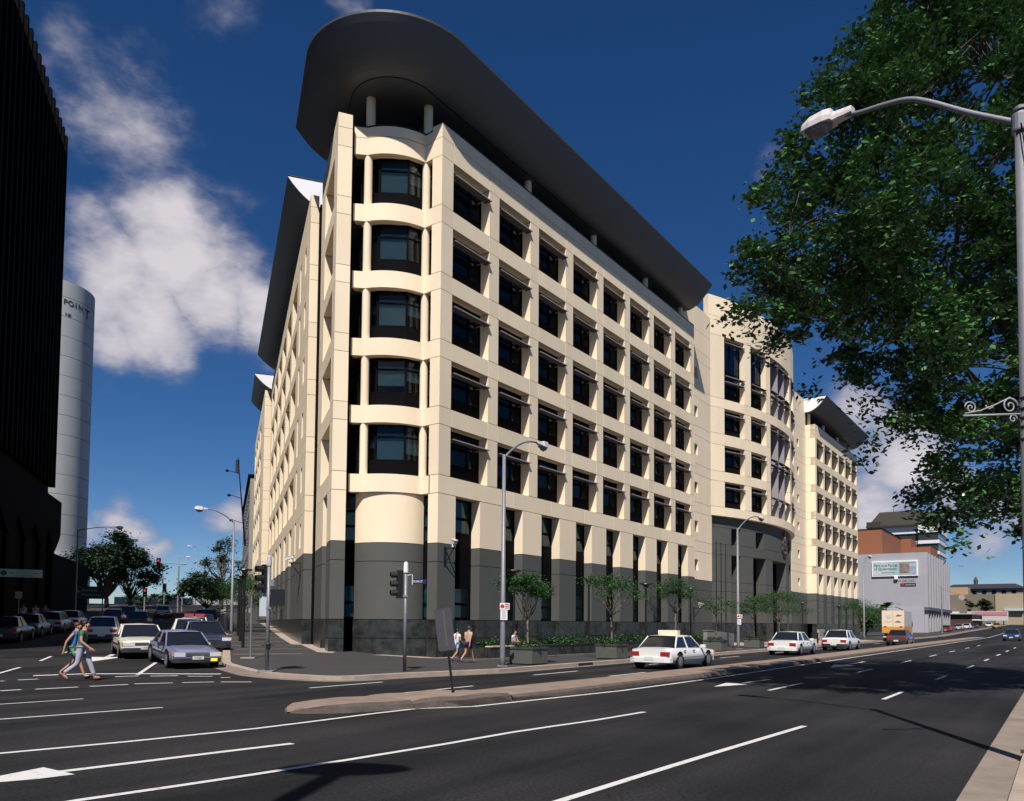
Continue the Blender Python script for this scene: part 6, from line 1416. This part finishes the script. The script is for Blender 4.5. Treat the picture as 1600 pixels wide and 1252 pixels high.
for s, o, c, w in ((33.5, 18.6, (.5, .52, .6), 'left'), (34.5, 18.0, (.55, .56, .62), 'middle'), (36.0, 17.6, (.10, .13, .26), 'right')):
    b = LW(s, o); person('pedestrian standing in the shade below the dark tower, %s of three' % w, T(b.x, b.y, elev(b.x, b.y) + KH) @ face_to((.3, -1)), 1.68, {}, cloth('shade ' + w, c), cloth('dark trousers', (.02, .02, .025)), True)
# ------------------------------------------------------------------ background buildings
def onS(s, x, y):
    """(o, z) where the sight line through pixel x, y meets the cross-street plane at s"""
    d = RIGHT * ((x - CX) / F_PX) - UP * ((y - CY) / F_PX) + FWD; O_ = Vector((0, 0, CAM_H)); t = ((PC + DR * s - O_).dot(DR)) / d.dot(DR); q = O_ + d * t; return (q - PC).dot(NR), q.z
# --- dark tower at the left
M_TWR = mat('dark bronze cladding', (.004, .0035, .0035), .85, var=.2, vscale=1.5, spec=.08); M_TWR2 = mat('dark precast', (.0035, .003, .003), .9, var=.2, vscale=2, spec=.08)
tw = thing('dark_tower', 'tall dark ribbed tower filling the left edge', 'building', ML @ T(-6, 20, 0))
H_T = 49.2
add('wall', MB().box(-6, 50.2, 20.35, 46, 0, H_T - .5).mesh('wall', M_TWR), ML, tw)
rib = MB().box(-.22, .22, -.55, .0, 0, 34.6).mesh('rib', M_TWR2)
for i in range(38):
    s = -5.3 + i * 1.5
    if s < 51: add('rib', rib, ML @ T(s, 20.35, 14.4), tw)
sl = MB().box(0, 1.0, -.1, .0, 0, 2.0).mesh('window', mat('tower window', (.01, .012, .016), .08, spec=.8))
bl_ = MB().box(.2, .34, -.13, -.1, .3, 1.8).mesh('blind', mat('tower blind', (.20, .24, .25), .8))
rr = random.Random(9)
for j in range(9):
    for i in range(20, 37):
        w = add('window', sl, ML @ T(-5.05 + i * 1.5, 20.34, 15.2 + j * 3.7), tw)
        if rr.random() < .22: add('blind', bl_, ML @ T(-5.05 + i * 1.5, 20.34, 15.2 + j * 3.7), w)
add('podium', MB().box(-6, 53.5, 21.5, 46, 0, 13.6).mesh('podium', M_TWR), ML, tw)
for i in range(9):
    s = 6 + i * 5.8; add('podium_column', MB().prism([(s - .5, 20.1), (s + .5, 20.1), (s + .35, 21.5), (s - .35, 21.5)], 0, 8.3).mesh('podium_column', M_TWR2), ML, tw)
    pts = [(s - 2.9, 10.3)] + [(s - 2.9 + 5.8 * k / 10, 10.3 - 2.0 * (1 - abs(k - 5) / 5) ** .8) for k in range(1, 10)] + [(s + 2.9, 10.3)]
    mb = MB(); mb.v = [(x, 20.05, z) for x, z in pts] + [(s + 2.9, 20.05, 13.6), (s - 2.9, 20.05, 13.6)]; mb.v += [(x, 21.5, z) for x, _, z in mb.v]; n_ = 13
    mb.face(range(n_)); mb.face([n_ + i for i in reversed(range(n_))])
    for a in range(n_): b = (a + 1) % n_; mb.face((b, a, n_ + a, n_ + b))
    add('scalloped_panel', mb.mesh('scalloped_panel', M_TWR2), ML, tw)
add('entrance_pane', boxmesh(.5, .05, 3.2, mat('pale lobby glass', (.05, .055, .06), .1)), ML @ T(38, 21.4, 1.6), tw)  # plain pale glass pane on the podium front
fpole = thing('rooftop_flagpole', 'small dark flagpole with drooping flag on the tower podium', 'flagpole', ML @ T(53.0, 21.8, 13.6))
add('pole', MB().tube([(0, 0, 0), (0, 0, 4.6)], .06, 6).mesh('pole', M_BLACK), ML @ T(53.0, 21.8, 13.6), fpole)
add('flag', MB().prism([(0, 0), (.25, .1), (.45, -.05), (.3, .02), (.02, .05)], 2.2, 4.3).mesh('flag', mat('dark flag', (.03, .03, .04), .9)), ML @ T(53.05, 21.8, 13.6), fpole)
# sign of the headquarters, on two hangers
c = on_ray(32.5, 896, 52); t = thing('headquarters_sign', 'pale green lettered sign hanging in front of the dark tower', 'sign', Matrix.Translation(c))
Mg = Matrix.Translation(c) @ RZ(radians(28)); wS, hS = 2.45, .52
bd = add('sign_board', MB().box(-wS / 2, wS / 2, -.03, .03, -hS / 2, hS / 2).mesh('sign_board', mat('sign pale green', (.42, .52, .44), .6)), Mg, t)
M_SGT = mat('sign dark green text', (.02, .09, .05), .6)
for txt, z, sz in (('QUEENSLAND', .10, .135), ('POLICE DEPARTMENT', -.065, .16), ('HEADQUARTERS', -.215, .135)): add('sign_lettering', text_mesh(txt, sz, M_SGT, .002, 'CENTER'), Mg @ T(.22, -.033, z) @ Matrix.Rotation(pi / 2, 4, 'X'), bd)
add('sign_badge', MB().lathe([(.18, 0), (.18, .01)], 16).mesh('sign_badge', M_SGT), Mg @ T(-.95, -.03, 0) @ Matrix.Rotation(pi / 2, 4, 'X'), bd)
for x in (-.9, .9): add('hanger', MB().tube([(x, 0, .25), (x, 0, 3.0)], .03, 6).mesh('hanger', M_BLACK), Mg, t)
b = LW(30.5, 18.3); t = thing('bus_stop_sign', 'small pale notice plate on a thin post before the dark tower', 'sign', T(b.x, b.y, elev(b.x, b.y) + KH))
add('post', MB().tube([(0, 0, 0), (0, 0, 2.7)], .04, 6).mesh('post', M_STEELD), WM[t.name], t); add('plate', boxmesh(.5, .02, .5, mat('cream plate', (.55, .48, .40), .6)), WM[t.name] @ T(-.25, -.05, 2.1), t)
# --- white cylinder tower with lettering
ctr = Vector((-84.3, 135, 0)); RC_ = 7.6; cyl = thing('cylinder_tower', 'pale grey cylindrical tower with dark lettering near its top', 'building', Matrix.Translation(ctr))
M_CYL = mat('pale grey cladding', (.43, .43, .44), .7, var=.04, vscale=.4)
zc = [12.5, 16] + [16 + 3.35 * i for i in range(1, 13)] + [59.0]
for z0, z1 in zip(zc, zc[1:]):
    me = MB().lathe([(RC_, z0 + .03), (RC_, z1 - .03)], 56, caps=False).mesh('drum', M_CYL); 
    for p in me.polygons: p.use_smooth = len(p.vertices) == 4
    add('drum', me, Matrix.Translation(ctr), cyl)
add('inner_core', MB().lathe([(RC_ - .12, 5), (RC_ - .12, 58.8)], 40).mesh('inner_core', M_TWR2), Matrix.Translation(ctr), cyl)
add('base_drum', MB().lathe([(8.3, 4.0), (8.3, 12.5)], 40).mesh('base_drum', M_CYL), Matrix.Translation(ctr), cyl)
M_LET = mat('dark lettering', (.03, .015, .02), .6)
def on_cyl(px_):      # angle on the drum seen at that pixel column
    best = None
    for k in range(-900, 901):
        a = -pi / 2 + k / 900 * pi / 2; p = ctr + Vector((cos(a) * RC_, sin(a) * RC_, 0)); x = CX + F_PX * (p.x) / p.y
        if best is None or abs(x - px_) < best[0]: best = (abs(x - px_), a)
    return best[1]
for chs, px_, z, sz in (('P', 88.5, 54.9, 1.3), ('O', 97.0, 54.9, 1.3), ('I', 105.0, 54.9, 1.3), ('N', 112.5, 54.9, 1.3), ('T', 123.5, 53.9, 2.4), ('N', 91.5, 53.0, .75), ('E', 96.3, 53.0, .75)):
    a = on_cyl(px_ - 3); p = ctr + Vector((cos(a) * (RC_ + .03), sin(a) * (RC_ + .03), 0))
    add('lettering', text_mesh(chs, sz, M_LET, .02, 'CENTER'), T(p.x, p.y, z) @ RZ(a + pi / 2) @ Matrix.Rotation(pi / 2, 4, 'X'), cyl)
# --- street scene pieces below the tower
c = on_ray(139, 926, 78); t = thing('direction_sign', 'dark direction sign with white arrow beside the cylinder tower', 'sign', Matrix.Translation(c)); Mg = Matrix.Translation(c) @ RZ(radians(25))
M_DG = mat('dark green sign', (.008, .018, .012), .5); bd = add('sign_board', MB().box(-1.45, 1.45, -.04, .04, -.62, .62).mesh('sign_board', M_DG), Mg, t)
W_ = mat('sign lettering white', (.30, .31, .30), .6)
e = MB(); e.v = [(-1.25, -.05, .45), (-.95, -.05, .40), (-1.04, -.05, .31), (-.8, -.05, .05), (-.88, -.05, -.03), (-1.12, -.05, .23), (-1.2, -.05, .15)]; e.face(range(6, -1, -1)); add('arrow', e.mesh('arrow', W_), Mg, bd)
for txt, z in (('Riverside', .12), ('Expressway', -.32)): add('sign_lettering', text_mesh(txt, .36, W_, .002), Mg @ T(-.62, -.045, z) @ Matrix.Rotation(pi / 2, 4, 'X'), bd)
for x in (-1.2, 1.2): add('post', MB().tube([(x, .05, -3.4), (x, .05, -.6)], .06, 6).mesh('post', M_STEELD), Mg, t)
b = LW(66, 24); t = thing('pale_kiosk', 'small pale boxes of a kiosk behind the parked cars on the left', 'building', T(b.x, b.y, elev(b.x, b.y))); Mk = T(b.x, b.y, elev(b.x, b.y)) @ RZ(TH_L)
add('wall', MB().box(-3, 3, -2, 2, 0, 3.0).mesh('wall', mat('pale kiosk', (.35, .35, .36), .7)), Mk, t); add('roof', MB().box(-3.3, 3.3, -2.3, 2.3, 3.0, 3.2).mesh('roof', M_TWR2), Mk, t)
hd_ = thing('dark_hedge_wall', 'dark planted wall at the foot of the cylinder tower', 'wall', ML @ T(62, 22, 2)); add('wall_slab', MB().box(54, 80, 21, 60, 0, 8.6).mesh('wall_slab', M_TWR), ML, hd_)
# low pale wall at the crest
cw = thing('crest_wall', 'low pale wall on the crest at the end of the side street', 'wall', ML @ T(150, 0, 5)); add('wall_slab', MB().box(150, 151, -14, 26, 4, 6.6).mesh('wall_slab', mat('pale wall', (.4, .38, .36), .8)), ML, cw)
# --- beige apartment block behind the long wing
ab = thing('apartment_block', 'beige apartment block beyond the office building up the side street', 'building', ML @ T(82, 1.3, 3)); M_APT = mat('beige block', (.30, .27, .225), .85, var=.05)
add('wall', MB().box(82, 125, -18, 1.3, 2, 22.3).mesh('wall', M_APT), ML, ab); add('roof_edge', MB().box(81.8, 125.2, -18.2, 1.6, 22.3, 22.6).mesh('roof_edge', M_TWR2), ML, ab)
wn = MB().box(0, 1.5, -.02, .06, 0, 1.5).mesh('window', mat('apartment window', (.02, .022, .025), .2)); sill = MB().box(-.1, 1.6, .06, .2, -.12, 0).mesh('sill', M_APT)
for j in range(6):
    for i in range(9): w = add('window', wn, ML @ T(84 + i * 4.4, 1.3, 4.2 + j * 3.0), ab); add('sill', sill, ML @ T(84 + i * 4.4, 1.3, 4.2 + j * 3.0), w)
p = LW(88, -2.2); add('water_tank', MB().lathe([(1.9, 22.5), (1.9, 25.4), (2.6, 25.5), (2.6, 26.0), (.5, 26.3)], 20).mesh('water_tank', M_APT), T(p.x, p.y, 0), ab)
mst = thing('leaning_mast', 'leaning dark mast with flags and floodlights over the apartment block', 'mast', ML @ T(96, 1.6, 18)); A_ = LW(100, 1.4, 14); B_ = on_ray(372, 715, A_.y + 2)
add('mast', MB().tube([A_, B_], [.16, .06], 6).mesh('mast', M_BLACK), I4, mst); add('flag', MB().prism([(-.35, -.1), (.1, .1), (.3, -.1), (-.1, .2)], -2.2, 0).mesh('flag', mat('dark flag', (.03, .03, .04), .9)), Matrix.Translation(B_ + Vector((0, 0, -.4))), mst)
for k in range(3):
    q = A_.lerp(B_, .25 + .28 * k); add('floodlight', MB().tube([q, q + NL * 1.8 + Vector((0, 0, .5))], .05, 5).lathe([(.1, -.2), (.28, -.1), (.28, .12), (.1, .2)], 8, tuple(q + NL * 1.9 + Vector((0, 0, .4)))).mesh('floodlight', M_BLACK), I4, mst)
# --- billboard building
gb = thing('billboard_building', 'lilac grey building with a blank end wall carrying a billboard', 'building', MR @ T(136, -2, 0)); M_GB = mat('lilac grey render', (.335, .325, .355), .8, var=.05, vscale=.3)
add('end_wall', MB().box(136, 172, -2.1, 26, 0, 15.5).mesh('end_wall', M_GB), MR @ Matrix.Identity(4), gb)
add('ground_floor_fascia', MB().box(135.8, 172.3, -2.9, -2.1, 4.6, 5.2).mesh('ground_floor_fascia', mat('grey fascia', (.10, .10, .11), .6)), MR, gb)
for i in range(10):
    s = 136.3 + i * 3.7
    add('pilaster', MB().box(s, s + .9, -2.75, -2.1, 5.2, 15.5).mesh('pilaster', M_GB), MR, gb)
    w = add('window_strip', MB().box(s + .95, s + 3.6, -2.16, -2.1, 5.4, 15.2).mesh('window_strip', mat('strip window', (.03, .03, .035), .2)), MR, gb)
    for j in range(3): add('spandrel', MB().box(s + .95, s + 3.6, -2.22, -2.16, 7.6 + j * 3.1, 8.5 + j * 3.1).mesh('spandrel', mat('olive spandrel', (.09, .085, .05), .7)), MR, w)
    add('ground_column', MB().box(s, s + .8, -2.7, -2.1, 0, 4.6).mesh('ground_column', mat('pale column', (.34, .33, .35), .7)), MR, gb); add('shop_front', MB().box(s + .85, s + 3.65, -2.15, -2.1, 0, 4.4).mesh('shop_front', M_BLACK), MR, gb)
add('pale_lower_wall', MB().box(135.6, 136, -2.1, 4.8, 0, 4.9).mesh('pale_lower_wall', mat('pale lilac wall', (.36, .35, .385), .8)), MR, gb)
add('dark_lower_wall', MB().box(135.7, 136, 4.8, 26, 0, 5.0).mesh('dark_lower_wall', mat('dark glass wall', (.03, .035, .035), .3)), MR, gb)
MBs = MR @ T(136, 0, 0) @ RZ(-pi / 2)          # local x runs along -o, local y out of the wall
def wallbox(o0, o1, z0, z1, d0, d1, m, name, par): return add(name, MB().box(136 - d1, 136 - d0, min(-o0, -o1), max(-o0, -o1), z0, z1).mesh(name, m), MR, par)
bb = thing('billboard', 'wide framed billboard with pale teal panel and lettering on the grey end wall', 'billboard', MR @ T(135.6, 3, 11))
wallbox(-6.9, 1.2, 11.1, 14.1, .05, .3, M_SIGNW, 'frame', bb); wallbox(-6.65, .95, 11.35, 13.85, .3, .34, mat('billboard pale teal', (.26, .42, .44), .5, col2=(.55, .58, .56), vscale=.25), 'panel', bb)
wallbox(-2.0, -.3, 11.6, 13.5, .34, .36, mat('billboard brown picture', (.22, .15, .13), .6, var=.5, vscale=1.5), 'picture', bb); wallbox(-.3, .8, 11.5, 12.9, .34, .36, mat('billboard blue picture', (.28, .33, .42), .6, var=.3, vscale=1.5), 'picture', bb); wallbox(-2.0, .8, 13.5, 13.75, .34, .36, mat('billboard grey picture', (.3, .27, .27), .6), 'picture', bb)
M_BT = mat('billboard lettering', (.02, .05, .06), .6)
def walltext(txt, o, z, size, m, d, par, sx=1): return add('lettering', text_mesh(txt, size, m, .004), MR @ T(136 - d, -o, z) @ RZ(-pi / 2) @ Matrix.Rotation(pi / 2, 4, 'X') @ Matrix.Scale(sx, 4, (1, 0, 0)), par)
walltext('Part and Parcel', -6.5, 12.95, .74, M_BT, .36, bb, .92); walltext('of Queensland', -6.5, 12.3, .74, M_BT, .36, bb, .92); walltext('Australia Post', -5.2, 11.7, .42, M_BT, .36, bb)
wallbox(-2.9, -2.3, 10.5, 11.1, .1, .5, M_SIGNW, 'lamp_box', bb)
dl = thing('wall_lettering', 'dark lettering painted below the billboard', 'sign', MR @ T(135.9, 2, 10)); walltext('WE DELIVER.', -2.7, 9.95, .62, mat('wall text', (.07, .06, .08), .7), .02, dl, .95)
pp = add('name_plate', MB().box(135.9, 135.98, -.75, 1.9, 9.2, 9.75).mesh('name_plate', mat('dark name plate', (.02, .018, .02), .6)), MR, dl)
walltext('Australia Post', -1.1, 9.34, .3, M_SIGNW, .11, pp); add('red_logo', MB().box(135.88, 135.9, 1.25, 1.75, 9.28, 9.67).mesh('red_logo', mat('logo red', (.4, .02, .02), .6)), MR, pp)
# --- brick block behind it
bk = thing('brick_building', 'orange brick block rising behind the billboard building', 'building', MR @ T(142, 8, 0)); M_BRK = mat('orange brick', (.20, .075, .035), .9, col2=(.28, .105, .048), vscale=7, stretch=(1, 1, 4))
add('wall', MB().box(142, 164, 6.1, 24, 15.4, 21.0).mesh('wall', M_BRK), MR, bk); add('coping', MB().box(141.9, 164.1, 6.0, 24, 21.0, 21.15).mesh('coping', M_TWR2), MR, bk)
o1 = onS(164, 1407.1, 843)[0]; o2 = onS(164, 1423.4, 842); o3 = onS(164, 1453.6, 854)
add('lower_wall', MB().box(164, 172, -o2[0], 6.1, 14, o2[1]).mesh('lower_wall', M_BRK), MR, bk); add('low_parapet', MB().box(164.5, 176, -o3[0], -o2[0], 14, o3[1]).mesh('low_parapet', M_BRK), MR, bk)
# --- banded office block with dark mansard roof
of = thing('banded_office_block', 'white and dark banded office block with brown mansard roof', 'building', MR @ T(190, 2, 0)); M_WB = mat('white band', (.66, .66, .67), .7); M_DB = mat('dark band glass', (.035, .036, .034), .3); M_MAN = mat('brown mansard', (.035, .027, .02), .8)
for z0, z1, m, n in ((0, 14.5, M_WB, 'white_band'), (14.5, 16.3, M_DB, 'glass_band'), (16.3, 17.2, M_WB, 'white_band'), (17.2, 19.4, M_DB, 'glass_band'), (19.4, 20.2, M_WB, 'white_band'), (20.2, 22.16, M_DB, 'glass_band'), (22.16, 22.99, M_WB, 'white_band'), (22.99, 24.97, M_DB, 'glass_band'), (24.97, 27.0, M_WB, 'white_band')):
    i_ = .35 if m is M_DB else 0
    add(n, MB().box(190 + i_, 206 - i_, 1.45 + i_, 6.2, z0, z1).mesh(n, m), MR, of); add(n, MB().box(191.2 + i_, 206 - i_, 6.2, 18.3, z0, z1).mesh(n, m), MR, of)
    if m is M_DB and z0 > 16:
        for k in range(5): add('window', MB().box(191 + k * 2.9, 193.3 + k * 2.9, 1.72, 1.8, z0 + .5, z1 - .25).mesh('window', mat('office pane', (.14, .16, .18), .15)), MR, of)
mb = MB(); bs = [(190.5, 3.2), (205, 3.2), (205, 18.3), (190.5, 18.3)]; tp_ = [(192, 5.9), (203, 5.9), (203, 15.4), (192, 15.4)]
mb.v = [(a, b, 27.0) for a, b in bs] + [(a, b, 30.95) for a, b in tp_]
for q in ((0, 1, 5, 4), (1, 2, 6, 5), (2, 3, 7, 6), (3, 0, 4, 7), (4, 5, 6, 7)): mb.face(q)
add('mansard_roof', mb.mesh('mansard_roof', M_MAN), MR, of); add('roof_ledge', MB().box(190.2, 205.5, 2.6, 18.4, 26.9, 28.2 - .9).mesh('roof_ledge', M_MAN), MR, of); add('plant_room', MB().box(190.4, 200, 15.0, 18.3, 27.2, 28.4).mesh('plant_room', M_MAN), MR, of)
add('antenna', MB().tube([(195, 12.5, 30.9), (195, 12.5, 32.8)], .06, 5).mesh('antenna', M_BLACK), MR, of); add('roof_vent', MB().box(195, 195.8, 8, 8.6, 30.9, 31.4).mesh('roof_vent', M_BLACK), MR, of)
# --- far end of the street
fe = thing('beige_hall', 'long beige walled hall closing the far end of the street', 'building', MR @ T(300, 0, 2)); M_BG = mat('beige wall', (.34, .27, .18), .85); M_BG2 = mat('beige wall in shade', (.16, .135, .10), .85)  # second wall colour is the beige darkened for shade on the turned face
add('front_wall', MB().box(300, 306, -40, -3.3, 2, 13.3).mesh('front_wall', M_BG), MR, fe); add('side_wall', MB().box(300.5, 307, -3.3, 14, 2, 13.2).mesh('side_wall', M_BG2), MR, fe); add('upper_block', MB().box(303, 312, 5.4, 14, 12, 16.0).mesh('upper_block', mat('orange beige wall', (.36, .25, .15), .85)), MR, fe); add('awning', MB().box(298, 300, 8, 13, 6.2, 6.9).mesh('awning', M_SIGNW), MR, fe)
add('pale_canopy', MB().box(298.5, 300, -12, -6, 7.2, 8.0).mesh('pale_canopy', mat('pale grey board', (.42, .46, .48), .5)), MR, fe)
ha = thing('old_station_hall', 'dark hipped roof with cupola above the beige hall', 'building', MR @ T(320, -2, 8)); mb = MB(); mb.v = [(316, -12.5, 15.9), (316, 16, 15.9), (330, 16, 15.9), (330, -12.5, 15.9), (322, -8.5, 17.9), (322, 12, 17.9)]
for q in ((0, 1, 5, 4), (1, 2, 5), (2, 3, 4, 5), (3, 0, 4)): mb.face(q)
add('roof', mb.mesh('roof', mat('dark slate', (.022, .02, .026), .8)), MR, ha); add('wall', MB().box(317, 329, -11.5, 15, 6, 15.9).mesh('wall', mat('grey hall wall', (.16, .16, .18), .8)), MR, ha)
for k in range(7): add('window', MB().box(316.9, 317, -9 + k * 3.2, -7.6 + k * 3.2, 13.8, 15.2).mesh('window', M_BLACK), MR, ha)
add('cupola', MB().lathe([(.75, 17.2), (.75, 19.2), (.9, 19.3), (.45, 20.2), (.08, 20.9)], 10).mesh('cupola', mat('cupola stone', (.06, .05, .05), .8)), MR @ T(322, 4.4, 0), ha)
bn_ = thing('banner_hoarding', 'long white hoarding with a red stripe far down the street', 'sign', MR @ T(280, 0, 3)); add('board', MB().box(280, 280.4, -8.2, 3.8, 3.6, 6.7).mesh('board', mat('hoarding white', (.48, .45, .45), .7)), MR, bn_); add('red_stripe', MB().box(279.9, 280, -7.9, 2.4, 5.3, 6.5).mesh('red_stripe', mat('hoarding pink red', (.46, .16, .17), .7)), MR, bn_); add('post', MB().box(280.1, 280.3, 3.0, 3.3, 1.5, 3.7).mesh('post', M_BLACK), MR, bn_); add('post', MB().box(280.1, 280.3, -7, -6.7, 1.5, 3.7).mesh('post', M_BLACK), MR, bn_)
sh = thing('awning_shops', 'low dark shops with pale awnings far down the left side', 'building', MR @ T(250, -3, 2)); add('wall', MB().box(240, 275, -1, 9, 1, 5.2).mesh('wall', mat('shop brown', (.06, .03, .025), .8)), MR, sh); add('roof', MB().box(239, 276, -2, 10, 5.2, 5.5).mesh('roof', mat('shop roof pale', (.35, .36, .38), .6)), MR, sh)
for k in range(5): add('awning', MB().box(240 + k * 6, 244.5 + k * 6, -3.2, -1, 3.4, 3.7).mesh('awning', M_SIGNW), MR, sh)
# overhead tram-style wires and poles near the far buildings
po = thing('power_pole', 'thin grey utility pole with wires before the billboard building', 'pole', MR @ T(134, -5.2, 0)); add('pole', MB().tube([(134, -5.2, 0), (134, -5.2, 9.0)], [.14, .1], 8).mesh('pole', M_STEELD), MR, po); add('wire', MB().tube([(134, -5.2, 8.5), (150, -6, 8.1), (166, -5.4, 8.5)], .02, 4).mesh('wire', M_BLACK), MR, po); add('round_sign', MB().lathe([(.6, 0), (.6, .05)], 16).mesh('round_sign', mat('pale round sign', (.4, .3, .3), .6)), MR @ T(166, -5.4, 7.9) @ Matrix.Rotation(pi / 2, 4, 'Y') @ T(0, 0, -.05), po)
